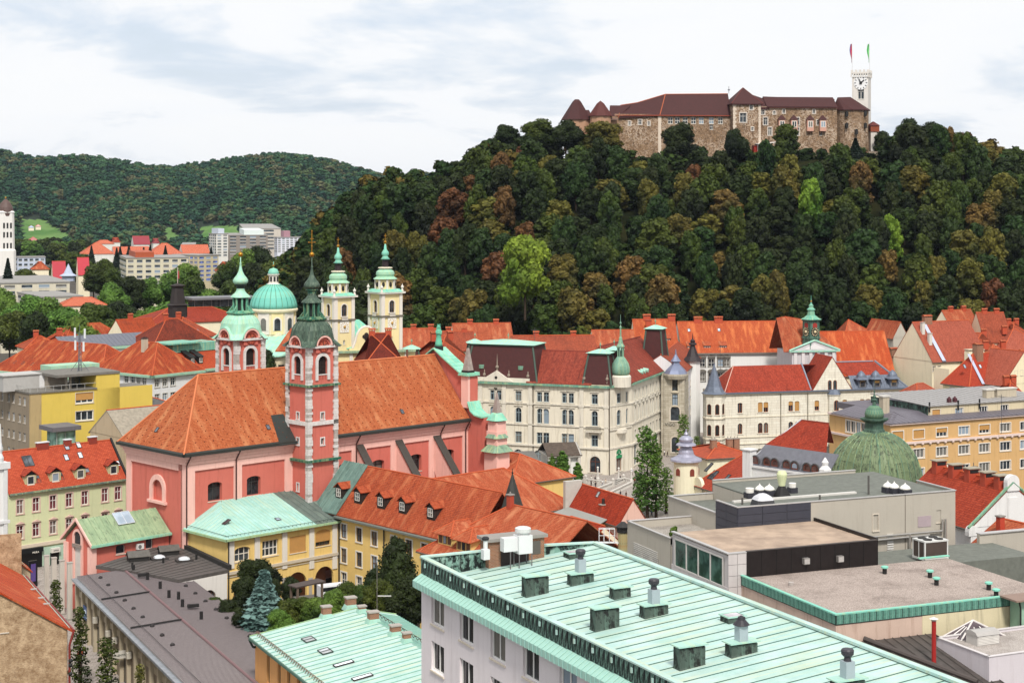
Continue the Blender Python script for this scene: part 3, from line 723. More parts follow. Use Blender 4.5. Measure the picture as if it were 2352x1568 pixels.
 A=[(c0+(rr+.8)*cos(2*pi*i/14),rr*.7+(rr+.8)*sin(2*pi*i/14),z(249)) for i in range(14)];rl,rrr=(X(1932),rr*.7,zt),(X(1962),rr*.7,z(218))
 ap=[(rrr if cos(2*pi*i/14)>0 else rl) for i in range(14)];P=[]
 for i in range(14):
  j=(i+1) % 14;q=[A[i],A[j],ap[j]]+([ap[i]] if ap[i] != ap[j] else []);P.append(q)
 roof(C,P,rm,.4)
 # two cone-roofed towers at the left end and the low roof between
 for px,hw,top,ea,base,yy,n,lab in ((1328,36,228,274,300,4,7,0),(1379,29,232,266,290,0,8,1)):
  x=X(px);w=hw*CY/F
  MB().lathe([(w*.86,z(ea)-14),(w*.86,z(ea)+.2)],12,x,yy,cap=False).build('round_tower_wall',plaster('#b08a70',.5),C)
  MB().lathe([(w*1.02,z(ea)-.3),(w*1.0,z(ea)),(w*.3,z(top)-1.2 if lab else z(top+6)),(w*(.02 if lab else .14),z(top))],n,x,yy,.3).build('cone_roof',rm if not lab else flat('#54241e',.75,name='castle_roof',var=.4),C)
 roof(C,[[(X(1399),0,z(266)),(X(1418),0,z(270)),(X(1452),5,z(241)),(X(1405),5,z(241))]],rm,.5)
 roof(C,[[(X(1342),8,z(270)),(X(1368),8,z(270)),(X(1362),12,z(250)),(X(1340),12,z(250))]],rm,.5)
 wall(X(1395),X(1420),z(300),z(268),-.5,(),plaster('#9c7c64',.5));roof(C,[[(X(1393),-2,z(275)),(X(1418),-2,z(275)),(X(1414),1,z(266)),(X(1398),1,z(266))]],flat('#6b5348',.8),.3)
 # antenna
 MB().tube((X(1680),5,z(212)),(X(1680),5,z(195)),.12,5).box(X(1680)-.5,X(1680)+.5,4.9,5.1,z(205),z(202)).build('antenna',flat('#6d7078'),C)
 # retaining wall, canopy, small red room
 return fr,z,X
cfr,cz,cX=castle()
def clock_tower():
 fr=Fr(1957,CY+24,110);Y=CY+21;z=lambda py:ZY(py,Y);L=fr.S(1994);W=9;m=plaster('#d8d3cc',.35,stain='#8c8478')
 C=fr.E('clock_tower','slender pale clock tower with battlements and two flags beside the castle','clock tower')
 ws=dict(arch=1,nx=2,fw=.25,d=.5,tm=flat('#cfc8bd'),trim=.0)
 facade(C,'a',0,L,z(352),z(176),[([L*.55],z(228),2.9,5.6,ws)],m,0,.6)
 MB().box(0,L,.8,W,z(352),z(176)).build('shaft',m,C)
 MB().box(L-.02,L+.01,0,W,z(352),z(176)).build('wall',m,C)
 o=MB().box(-.5,L+.5,-.5,W+.5,z(169),z(165)).build('parapet',m,C)
 b=MB();n=8
 for i in range(n):x=-.3+(L+.2)*i/(n-1);b.box(x-.3,x+.3,-.5,-.02,z(177),z(169))
 for i in range(6):y=.8+(W-1)*i/5;b.box(L+.02,L+.5,y-.3,y+.3,z(177),z(169))
 b.build('corbel',m,C)
 for i in range(5):
  x=-.5+(L+1-1.1)*i/4;MB().box(x,x+1.1,-.5,.2,z(165),z(160)).build('merlon',m,C)
 for i in range(3):MB().box(L-.2,L+.5,2+i*3,3.2+i*3,z(165),z(160)).build('merlon',m,C)
 cc=(L*.55,-.02,z(190));r=3.2
 d=MB().vprism([(r*cos(a*pi/12),r*sin(a*pi/12)) for a in range(24)],-.15,0).build('clock_face',flat('#e6e6e6',.5,var=.05),C,cc)
 k=MB()
 for i in range(12):
  a=i*pi/6;c,s=cos(a),sin(a);k.hexa([(c*2.3-s*.14,-.3,s*2.3+c*.14),(c*2.3+s*.14,-.3,s*2.3-c*.14),(c*2.3+s*.14,-.16,s*2.3-c*.14),(c*2.3-s*.14,-.16,s*2.3+c*.14),(c*2.95-s*.14,-.3,s*2.95+c*.14),(c*2.95+s*.14,-.3,s*2.95-c*.14),(c*2.95+s*.14,-.16,s*2.95-c*.14),(c*2.95-s*.14,-.16,s*2.95+c*.14)])
 k.build('hour_marks',DARK(),d)
 k=MB();k.tube((0,-.4,0),(1.5,-.4,1.3),.22,5);k.tube((0,-.4,0),(-.9,-.4,1.9),.2,5);k.vprism([(.7*cos(a*pi/4),.7*sin(a*pi/4)) for a in range(8)],-.5,-.3);k.build('clock_hands',DARK(),d)
 for i,(px,cols,lab) in enumerate(((1957.5,('#b03040','#c04050','#2a3f8c'),0),(1999,('#8fd08f','#3aa04a','#3aa04a'),1))):
  x=fr.S(px,0) if i == 0 else L+.2;y=0 if i == 0 else 3
  p=MB().tube((x,y,z(160)),(x,y,z(96)),.13,6,.07).build('flagpole',flat('#d8d8d8'),C)
  for j in range(3):
   f=MB();zz=[z(100),z(121),z(143)]
   for s in range(6):
    a,b_=s/6,(s+1)/6;A=lambda q:(x-.15-(.35*j+.35)*(.6+.4*sin(q*5))-.0,y-.1+.3*sin(q*7+j),z(100)+(z(143)-z(100))*q);Bf=lambda q:(x-.15-.35*j*(.6+.4*sin(q*5)),y-.1+.3*sin(q*7+j-1),z(100)+(z(143)-z(100))*q)
    f.face([Bf(a),A(a),A(b_),Bf(b_)])
   f.build('flag',flat(cols[j],.8,var=.05),p)
clock_tower()
def castle_bits():
 fr,z,X=cfr,cz,cX
 w=fr.E('retaining_wall','low grey stone retaining wall along the terrace below the castle','wall')
 st=stone('#8d7f70','#5d5044','#b5a797',.6,.3)
 for a,b,t0,t1,dy in ((1560,1760,372,358,-14),(1745,1995,374,352,-16),(1995,2050,372,346,-14),(2050,2115,384,364,-10)):
  MB().box(fr.S(a,dy),fr.S(b,dy),dy,dy+1.2,ZY(t0,CY+dy)-3,ZY(t1,CY+dy)).build('wall_section',st,w)
 s=fr.sub(fr.S(1758,-8),-8);o=thing('terrace_canopy','pale sail canopy on posts at the foot of the castle wall','canopy',(s.x,s.y,z(353)),fr.rz)
 MB().slab([(-4,-2,4.2),(5,-2,5.0),(5,3,5.4),(-4,3,4.6)],.15).build('canopy_roof',flat('#c9c4c0'),o)
 for a,b in ((-4,-2),(5,-2),(5,3),(-4,3)):MB().tube((a,b,-4),(a,b,4.6),.12,6).build('post',flat('#8a8a88'),o)
 s=fr.sub(fr.S(1737,-6),-6);o=thing('terrace_kiosk','small dark red room beside the canopy at the castle wall','kiosk',(s.x,s.y,z(350)),fr.rz)
 MB().box(-1.5,3,-2,3,-3,2.8).build('wall',plaster('#8c3028'),o);MB().box(-1.8,3.3,-2.3,3.3,2.8,3.1).build('roof',flat('#6a2a24'),o)
 s=fr.sub(fr.S(2003,3),3);o=thing('turret_house','small reddish turret room against the right end of the castle','turret',(s.x,s.y,0),fr.rz)
 MB().box(-1.2,2.4,-2,3,z(352),z(300)).build('lower_wall',plaster('#cfc8c0'),o);MB().box(-1.4,2.7,-2.4,3,z(300),z(286)).build('wall',plaster('#8a4a34'),o)
 MB().hexa([(-1.8,-2.8,z(286)),(3,-2.8,z(286)),(3,3,z(286)),(-1.8,3,z(286)),(.3,-.3,z(276)),(.7,-.3,z(276)),(.7,.3,z(276)),(.3,.3,z(276))]).build('roof',flat('#5a2420'),o)
castle_bits()
for i,(px,top,dep,h,r,m,lab) in enumerate(((1560,288,724,17,9.2,'dark','large round dark tree standing in front of the castle\'s long wing'),
(1690,292,722,18,7.5,'dark','dark tree in front of the castle\'s pyramid-roofed tower'),(1808,290,722,16,8.3,'mid','dark green tree in front of the castle\'s oriel windows'),
(1965,318,724,13,6,'pine','narrow blackish tree at the foot of the round castle bastion'),(1268,304,762,14,7,'dark','dark tree on the crest just left of the castle cone roofs'),(1335,300,756,13,6.5,'mid','green tree on the crest between the two castle cone roofs'),(1385,283,738,16,10.5,'olive','yellowing broad tree left of the castle\'s long wall'),(1300,280,742,15,8,'dark','dark tree below the castle\'s leftmost pointed roof'),
(1235,278,748,14,9,'mid','rounded tree on the crest left of the castle'),(1160,284,752,14,9,'dark','tall dark tree at the left shoulder of the castle hill crest'),(2025,305,772,14,6,'dark','dark tree just right of the castle turret'),(2085,277,775,17,9,'dark','tall tree on the crest right of the castle'),(2145,285,770,15,8,'dark','second tall tree on the crest right of the castle, nearer the edge of the wood'),
(2205,315,770,14,8,'mid','green tree on the crest far right of the castle'),(1206,550,590,27,9.8,'bright','large bright yellow-green tree low on the castle hill'),(2310,352,765,14,7,'teal','bluish tree on the crest at the right end of the hill'))):
 zt=ZY(top,dep);tree(WX(px,dep),dep,zt-h,h,r,'city' if m != 'pine' else 'cone',i % 4,m,lab,None,zr=h*.88)
# ================================================================ the red church
PINK=plaster('#e8b8ac',.35,stain='#9a6a5e');RED=plaster('#c86e60',.5,stain='#8a4436');QUO=flat('#d9d5d1',.85,name='quoin_stone',var=.35);QU2=flat('#bcb5ad',.85,name='quoin_stone',var=.6)
CH=Fr(427,315.0,46);CB=CH.E('red_church','large red and pink church with a long orange tiled roof','church')
CW=CH.T(290);CL=CH.S(1080);CE=CH.Z(1042);CRZ=CH.sub(0,CW/2).Z(861,CH.sub(0,CW/2).S(455),0)
def church():
 C=CB;d=.3
 # recessed red panels in a light pink grid: wall in pink with openings, red sheets behind
 bays=[(448,538),(556,655),(779,808),(842,898),(930,986),(1016,1063)]
 holes=[];P=MB();wins=[(496,1107,1150),(585,1093,1137),(776,1067,1100),(871,1056,1090),(957,1043,1082),(1032,1032,1062)]
 ztop=CE-3.4
 for a,b in bays:
  x0,x1=CH.S(a),CH.S(b);holes.append(((x0+x1)/2,0.5,x1-x0,ztop-.5))
 wallm(0,CL,0,CE-.9,holes,d).build('wall',PINK,C)
 ws=dict(arch=2,nx=2,fw=.16,d=.9,sill=1,gm=glass('#15191c',.2),fm=flat('#3a3836'))
 for k,(a,b) in enumerate(bays):
  x0,x1=CH.S(a),CH.S(b);px,yt,yb=wins[k];xw=CH.S(px);w=3.2;zb=CH.Zp(px,yb);h=CH.Zp(px,yt)-zb
  hx=min(max(xw,x0+1.5),x1-1.5)
  facade(C,'a',x0,x1,.5,ztop,[([hx],zb,w,h,ws)],RED,d,.9,'panel')
 MB().box(0,CL,d+.95,2.5,0,CE-1).build('wall',RED,C)
 # apse wall
 holes=[(-CW/2,.5,CW-3.4,ztop-.5)]
 wallm(-CW,0,0,CE-.9,holes,d).build('wall',PINK,C,(0,0,0),-pi/2)
 xw=-CH.T(360.5);zb=CH.Zq(360,1148);r=2.6
 facade(C,'b',-CW+1.7,-1.7,.5,ztop,[],RED,d,.8,'panel',extra=[(xw,zb,2*r*.66,4.0,1)])
 MB().box(-r*.7,r*.7,.5,.55,0,4.2).build('blind_window',RED,C,(d,-xw,zb),-pi/2)
 m=MB();ringm(m,2*r*.66,3.9,-.3,0,1.0,1,12);m.box(-r-.5,r+.5,-.6,0,-.55,-.05);m.build('window_surround',PINK,C,(d,-xw,zb),-pi/2)
 # cornice, gutter
 for k,(o,z0,z1,mt) in enumerate(((.25,2.1,1.5,PINK),(.5,1.5,.9,PINK),(.9,.9,.35,PINK))):
  MB().box(-o,CL,-o,CW+o,CE-z0,CE-z1).build('cornice',mt,C)
 o=1.25
 P=hip(-o,CL-1.0,-o,CW+o,CE,CRZ,0,0)
 hp=CH.sub(0,CW/2).S(455)
 P=hip(-o,CL-1.0,-o,CW+o,CE,CRZ,hp+o,0)
 cols=[TILE1(),TILE1(),TILE1()]
 for q in P:pass
 # slight flare at the eaves
 roof(C,P,tile('#c06c42','#a85630','#6a3018',.15,.34,.22,.08,'#c88c60',.1),.3,flat('#c8744a',.85,name='ridge_tile'),rr=.2)
 MB().slab([(-o-.2,-o-.2,CE+.1),(CL-1,-o-.2,CE+.1),(CL-1,-o+.35,CE+.35),(-o-.2,-o+.35,CE+.35)],.5).slab([(-o-.2,-o-.2,CE+.1),(-o+.35,-o-.2,CE+.35),(-o+.35,CW+o+.2,CE+.35),(-o-.2,CW+o+.2,CE+.1)],.5).build('gutter',flat('#2c302c',.6),C)
 # snow guards: small dark hooks in staggered rows
 m=MB();sl_=(CRZ-CE)/(CW/2+o);n=0
 for i in range(1,15):
  y=-o+i*(CW/2+o)/15.0;z=CE+(y+o)*sl_
  x=1.0+(i % 2)*1.0+(y+o)*hp/(CW/2+o)
  while x<CL-2:m.box(x-.09,x+.09,y-.1,y+.1,z,z+.13);x += 2.0
 ys=-o
 for i in range(1,14):
  x=-o+i*(hp+o)/14;f=(x+o)/(hp+o);z=CE+(CRZ-CE)*f;y=-o+1+(CW/2+o)*f+(i % 2)
  while y<CW+o-1-(CW/2+o)*f:m.box(x-.1,x+.1,y-.09,y+.09,z,z+.13);y += 2
 tag(m.build('snow_guards',flat('#7a3a20',.8),C),kind='stuff')
 for px,py in ((618/1+0,1036-36),(926,964),(350+7,997)):
  t=1.5 if px>400 else 0
  if px>400:
   y=1.0;x=CH.S(px,y);skylight(C,x,y,CE+(y+o)*sl_,.8,1.1,sl_,'a',glass('#3a4048'))
  else:skylight(C,1.0,CH.T(px,1.0),CE+(1+o)*(CRZ-CE)/(hp+o),.8,1.1,(CRZ-CE)/(hp+o),'b',glass('#3a4048'))
 MB().tube((CH.sub(0,CW/2).S(937-2),CW/2,CRZ),(CH.sub(0,CW/2).S(935),CW/2,CRZ+1.6),.25,6).build('roof_vent',flat('#6a4638'),C)
 # downpipes
 for px,z1 in ((427,1.2),(541,1.2),(817,1.2),(1011,1.2),(1068,1.2)):
  x=CH.S(px);MB().tube((x,-.25,1),(x,-.25,CE-2.2),.14,6).tube((x,-.25,CE-2.2),(x+.4,-1.1,CE-.4),.14,6).build('downpipe',flat('#4a2a26',.5),C)
  # flying buttresses
 for (pa,ya,pb,yb) in ((826,1024,846,1062),(916,1013,954,1080),(1003,1003,1033,1059)):
  x=CH.S(pa);za=CH.Zp(pa,ya)
  D=9.5;zb=ZY(yb+4,CH.Yat(x,-D));zb=za-D*1.15
  m=MB();m.xprism([(-D,zb),(-D,zb-3),(-D*.8,zb-3),(0,za-6),(0,za)] if False else [(0,za),(-D,zb),(-D,2),(-D+1.5,2),(0,za-7)],x-.7,x+.7);m.build('buttress',PINK,C)
  m=MB();m.xprism([(0,za-1.2),(-D+1.0,zb-.2),(-D+1.0,3),(0,3)],x-.55,x+.55);m.build('buttress_wall',RED,C)
  c=MB();k=(za-zb)/D
  for i,xx in enumerate((-.95,0)):c.slab([(x+xx,.1,za+.45),(x+xx+.93,.1,za+.45),(x+xx+.93,-D-.3,zb+.15),(x+xx,-D-.3,zb+.15)],.3)
  c.box(x-1.1,x+1.1,-D-1.6,-D-.2,zb-.6,zb-.2);c.build('buttress_coping',flat('#4a443e',.5,.3),C)
  # dark roof valley left of the tower
 vm=flat('#39403e',.5,.3)
 xv=[CH.S(616,0),CH.S(660,0)]
 y0v=-o
 m=MB();zz=lambda y:CE+(y+o)*sl_+.12
 for i in range(2):
  y1,y2=-o-.3+i*2.3,-o-.3+(i+1)*2.3;xl=tow_s0-3.9-.0*i;m.slab([(xl+(.6*i),y1,zz(y1)),(tow_s0+.3,y1,zz(y1)),(tow_s0+.3,y2,zz(y2)),(xl+.6*(i+1),y2,zz(y2))],.2)
 m.build('roof_valley',vm,C)
tow_s0=CH.S(708,-5.4);TW=7.3;tow_t=-5.4
def ftower(s0,t0,label,bright,cross):
 fr=CH.sub(s0,t0);C=fr.E('bell_tower',label,'bell tower','bell towers of the red church');w=TW
 Z=lambda py:ZY(py,CH.Yat(tow_s0,tow_t)) # heights measured on the near tower
 z0,zc0,zb,zc,ze=3,Z(1063),Z(975),Z(890),Z(800)
 cp=copper('#a6d4bf','#86bca6',.12,.08) if bright else copper('#46584a','#2c4238',.05,.6,'#7f907a','#1a201e',.05)
 cpd=copper('#62a88c','#3c7a66',.05,.35) if bright else copper('#2f6a55','#1c4a3e',.02,.5)
 q=.92;rev=.28
 for face in 'ab':
  xl,xr=(0,w) if face == 'a' else (-w,0)
  big=(xl+xr)/2
  specs=[]
  sw=dict(nx=1,tz=0,fw=.12,trim=.22,tm=QUO,gm=glass('#101214',.3),d=.3)
  xs=[big]
  if bright:specs=[]
  facade(C,face,xl+q,xr-q,z0,zc,[(xs,Z(956)-.9,.75,1.3,sw),(xs,Z(1015)-.9,.75,1.3,sw),([big] if face == 'b' else [],Z(1133),.6,1.5,sw)],RED,rev,.3)
  # belfry level with arched opening, louvres and balustrade
  ow,oz,oh=2.3,Z(869),4.1
  facade(C,face,xl+q,xr-q,zc,ze+.6,[],RED,rev,.5,extra=[(big,zc+1.2,ow,oh+oz-zc-1.2,1)])
  lo=(big,0,zc+1.2) if face == 'a' else (0,-big,zc+1.2);rz=0 if face == 'a' else -pi/2
  lo2=(big,rev,zc+1.2) if face == 'a' else (rev,-big,zc+1.2)
  m=MB();ringm(m,ow,oh+oz-zc-1.2,-.25,0,.6,1,12);m.build('arch_surround',QUO,C,lo2,rz)
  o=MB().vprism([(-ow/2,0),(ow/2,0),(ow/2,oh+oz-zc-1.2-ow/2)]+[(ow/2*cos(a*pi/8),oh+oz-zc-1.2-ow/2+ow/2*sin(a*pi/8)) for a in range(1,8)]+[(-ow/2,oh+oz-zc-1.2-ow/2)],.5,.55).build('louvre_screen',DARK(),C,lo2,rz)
  nl=14
  for i in range(nl):
   z=1.0+i*.27;hw=ow/2-.1;zt=oh+oz-zc-1.2-ow/2
   if z>zt:hw=sqrt(max(.05,(ow/2)**2-(z-zt)**2))-.1
   for a,b in ((-hw,-.06),(.06,hw)):MB().hexa([(a,.32,z),(b,.32,z),(b,.46,z+.14),(a,.46,z+.14),(a,.32,z+.05),(b,.32,z+.05),(b,.46,z+.19),(a,.46,z+.19)]).build('slat',flat('#2c1e1a',.8),o)
  for i in range(6):MB().box(-ow/2+.08+i*.38,-ow/2+.3+i*.38,-.02,.16,-.1,.95).build('baluster',RED,C,lo2,rz)
  MB().box(-ow/2,ow/2,-.1,.22,.95,1.12).build('balustrade_rail',QUO,C,lo2,rz)
  # clock in an arched gable above the eave
  cz_=ze+.35;lo3=(big,0,cz_) if face == 'a' else (0,-big,cz_)
  m=MB();m.vprism([(-1.75,-1.4),(1.75,-1.4)]+arcpts(0,0,1.75,14),-.05,1.6);m.build('clock_gable',RED,C,lo3,rz)
  m=MB();[m.vprism([a_,b_,(b_[0]*1.0,b_[1]) ,a_][:2]+[(b_[0]*1.22,b_[1]*1.22),(a_[0]*1.22,a_[1]*1.22)],-.45,.2) for a_,b_ in zip(arcpts(0,0,1.62,14),arcpts(0,0,1.62,14)[1:])]
  m.build('gable_arch',PINK,C,lo3,rz)
  m=MB();[m.vprism([(a_[0],a_[1]),(b_[0],b_[1]),(b_[0]*1.1,b_[1]*1.1),(a_[0]*1.1,a_[1]*1.1)],-.5,2.6) for a_,b_ in zip(arcpts(0,0,1.98,14),arcpts(0,0,1.98,14)[1:])]
  m.build('gable_coping',cp,C,lo3,rz)
  dc=(lo3[0],lo3[1],lo3[2]-.1)
  k=MB();k.vprism([(1.05*cos(a*pi/12),1.05*sin(a*pi/12)) for a in range(24)],-.14,-.06);dl=k.build('clock_face',flat('#b85a42',.8),C,dc,rz)
  k=MB()
  for i in range(24):
   a,b=i*pi/12,(i+1)*pi/12;k.vprism([(1.05*cos(a),1.05*sin(a)),(1.22*cos(a),1.22*sin(a)),(1.22*cos(b),1.22*sin(b)),(1.05*cos(b),1.05*sin(b))],-.22,-.06)
   if i % 2 == 0:k.vprism([(.72*cos(a-.05),.72*sin(a-.05)),(1.0*cos(a-.06),1.0*sin(a-.06)),(1.0*cos(a+.06),1.0*sin(a+.06)),(.72*cos(a+.05),.72*sin(a+.05))],-.2,-.14)
  k.build('hour_marks',flat('#7a2a1c',.6),dl)
  k=MB();k.tube((0,-.22,0),(.62,-.22,.45),.07,5);k.tube((0,-.22,0),(-.25,-.22,.9),.06,5);k.build('clock_hands',flat('#3a1c12'),dl)
  # cornices
 for zz,hh,oo,mt in ((zc0,.45,.45,cpd),(Z(979),.75,.06,QUO),(zc,.4,.4,cpd),(ze-.1,.45,.35,QUO)):
  MB().box(-oo,w+oo,-oo,w+oo,zz,zz+hh).build('cornice',mt,C)
 MB().box(rev+.4,w-.1,rev+.4,w-.1,z0,zc+.5).box(1.6,w-.3,1.6,w-.3,zc,ze).build('shaft',RED,C)
 # quoins: every stone its own block, uneven depth
 r=random.Random(5 if bright else 3);stones={}
 for cx_,cy_ in ((0,0),(w,0),(0,w)):
  z=z0 if not bright else Z(975)
  while z<ze-.2:
   hh=r.choice((.5,.56,.62));k=r.randrange(3)
   if hh not in stones or True:
    key=(cx_,cy_,hh,k)
    if key not in stones:
     m=MB();wa,wb=q-.05+.12*k,q+.1-.1*k;e=.03*k
     x0,x1=(-e,wa) if cx_ == 0 else (w-wa,w+e);y0,y1=(-e,wb) if cy_ == 0 else (w-wb,w+e)
     m.box(x0,x1,y0,y1,0,hh-.035);stones[key]=m.mesh('quoin_stone',QUO if k else QU2)
   obj('quoin_stone',stones[(cx_,cy_,hh,k)],C,(0,0,z));z += hh
 for cx_,cy_ in ((0,0),(w,0),(0,w)):
  x0,x1=(.06,q-.1) if cx_ == 0 else (w-q+.1,w-.06);y0,y1=(.06,q-.1) if cy_ == 0 else (w-q+.1,w-.06)
  MB().box(x0,x1,y0,y1,z0,ze).build('quoin_core',QU2,C)
  # copper cap: flared bell, lantern, onion, spire
 c=w/2;h=w/2;H_=lambda py:Z(py)
 ze2=ze+.25
 prof=[(h+.95,ze2-.1,9),(h+.35,ze2+.4,7),(h-.05,ze2+1.0,5),(h-.12,ze2+2.0,4),(h-.25,ze2+3.0,3.6),(h-.65,ze2+3.9,3.2),(h-1.25,ze2+4.6,3.0),(h-1.6,ze2+4.9,3.0)]
 m=MB();m.lathe(prof,64,c,c,pi/64,cap=True)
 for i_,(vx,vy,vz) in enumerate(m.v[:64*5]):
  a_=atan2(vy-c,vx-c);d_=abs((a_+pi/4) % (pi/2)-pi/4);x_=(h+.3)*tan(d_);row_=i_//64
  if x_<2.1:
   zz_=ze+.45+sqrt(2.1**2-x_*x_)+.06*row_
   if zz_>vz:k_=min(1,(h+.25-.06*row_)/max(abs(vx-c),abs(vy-c)));m.v[i_]=(c+(vx-c)*k_,c+(vy-c)*k_,zz_)
 m.build('bell_roof',cp,C,smooth=False)
 rb=MB()
 for i in range(24):
  t=2*pi*i/24;last=None
  for row in prof[4:]:
   rr,z,p=row;mm=(abs(cos(t))**p+abs(sin(t))**p)**(1/p);pt=(c+(rr+.03)*cos(t)/mm,c+(rr+.03)*sin(t)/mm,z)
   if last:rb.tube(last,pt,.07,4)
   last=pt
 rb.build('seam',cp,C)
 zl=prof[-1][1]
 m=MB();m.lathe([(h-1.2,zl,4),(h-1.1,zl+.3,4),(h-1.9,zl+.7,4)],24,c,c);m.build('lantern_base',cpd,C)
 lw=1.45;zt=zl+3.7
 for i in range(8):
  a=pi/8+i*pi/4;x,y=c+lw*cos(a),c+lw*sin(a)
  MB().tube((x,y,zl+.5),(x,y,zt),.3 if not bright else .22,6).build('lantern_post',cpd,C)
  m=MB();m.tube((x,y,zl+.6),(c+(lw+1.1)*cos(a),c+(lw+1.1)*sin(a),zl+.5),.2,5).tube((c+(lw+1.1)*cos(a),c+(lw+1.1)*sin(a),zl+.5),(x,y,zl+1.8),.16,5);m.build('lantern_scroll',cpd,C)
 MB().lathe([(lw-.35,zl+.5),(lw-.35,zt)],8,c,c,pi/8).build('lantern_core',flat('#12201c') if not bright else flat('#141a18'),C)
 MB().lathe([(lw+.5,zt-.3,2.6),(lw+.25,zt+.1,2.4),(lw-.25,zt+.6),(lw-.6,zt+1.1),(lw-.65,zt+1.6)],16,c,c).build('lantern_roof',cp,C)
 m=MB();m.lathe([(.85,zt+1.5),(.85,zt+2.0),(1.25,zt+2.15),(1.25,zt+2.3)],12,c,c);m.build('spire_neck',cpd if not bright else flat('#1c2a26'),C)
 zo=zt+2.4
 s_=1.0
 MB().lathe([(1.2,zo),(1.58,zo+.4),(1.58,zo+.8),(1.3,zo+1.3),(.8,zo+1.9),(.42,zo+2.7),(.26,zo+3.5),(.15,zo+4.1),(.24,zo+4.3),(.1,zo+4.5),(.1,zo+6.4 if not bright else zo+5.8)],16,c,c,smooth_ if False else 0).build('onion_spire',cp,C,smooth=True)
 zo += 6.7 if not bright else 6.1
 gold=flat('#b8842a',.3,.8,name='gold',var=.1)
 MB().ball((c,c,zo),.48,12,8).build('gold_ball',gold,C,smooth=True)
 if cross:
  m=MB();m.tube((c,c,zo),(c,c,zo+4.6),.09,6);a=(-.55*CH.u[0]*0,0)
  for dz,hw in ((2.3,1.0),(3.0,.55)):m.box(c-hw*.75,c+hw*.75,c-hw*.65 if False else c-.07,c+.07,zo+dz,zo+dz+.14)
  for dx,dz in ((-.75,2.37),(.75,2.37),(0,4.6),(0,1.6)):m.ball((c+dx,c,zo+dz),.16,6,4)
  m.build('cross',gold,C)
 else:MB().tube((c,c,zo),(c,c,zo+.9),.08,5).build('finial',gold,C)
church()
ftower(tow_s0,tow_t,'red bell tower with pale stone quoins, dark green copper cap and tall golden cross',False,True)
ftower(tow_s0,CW-2.1,'red bell tower behind the ridge with a bright mint copper cap and open lantern',True,False)
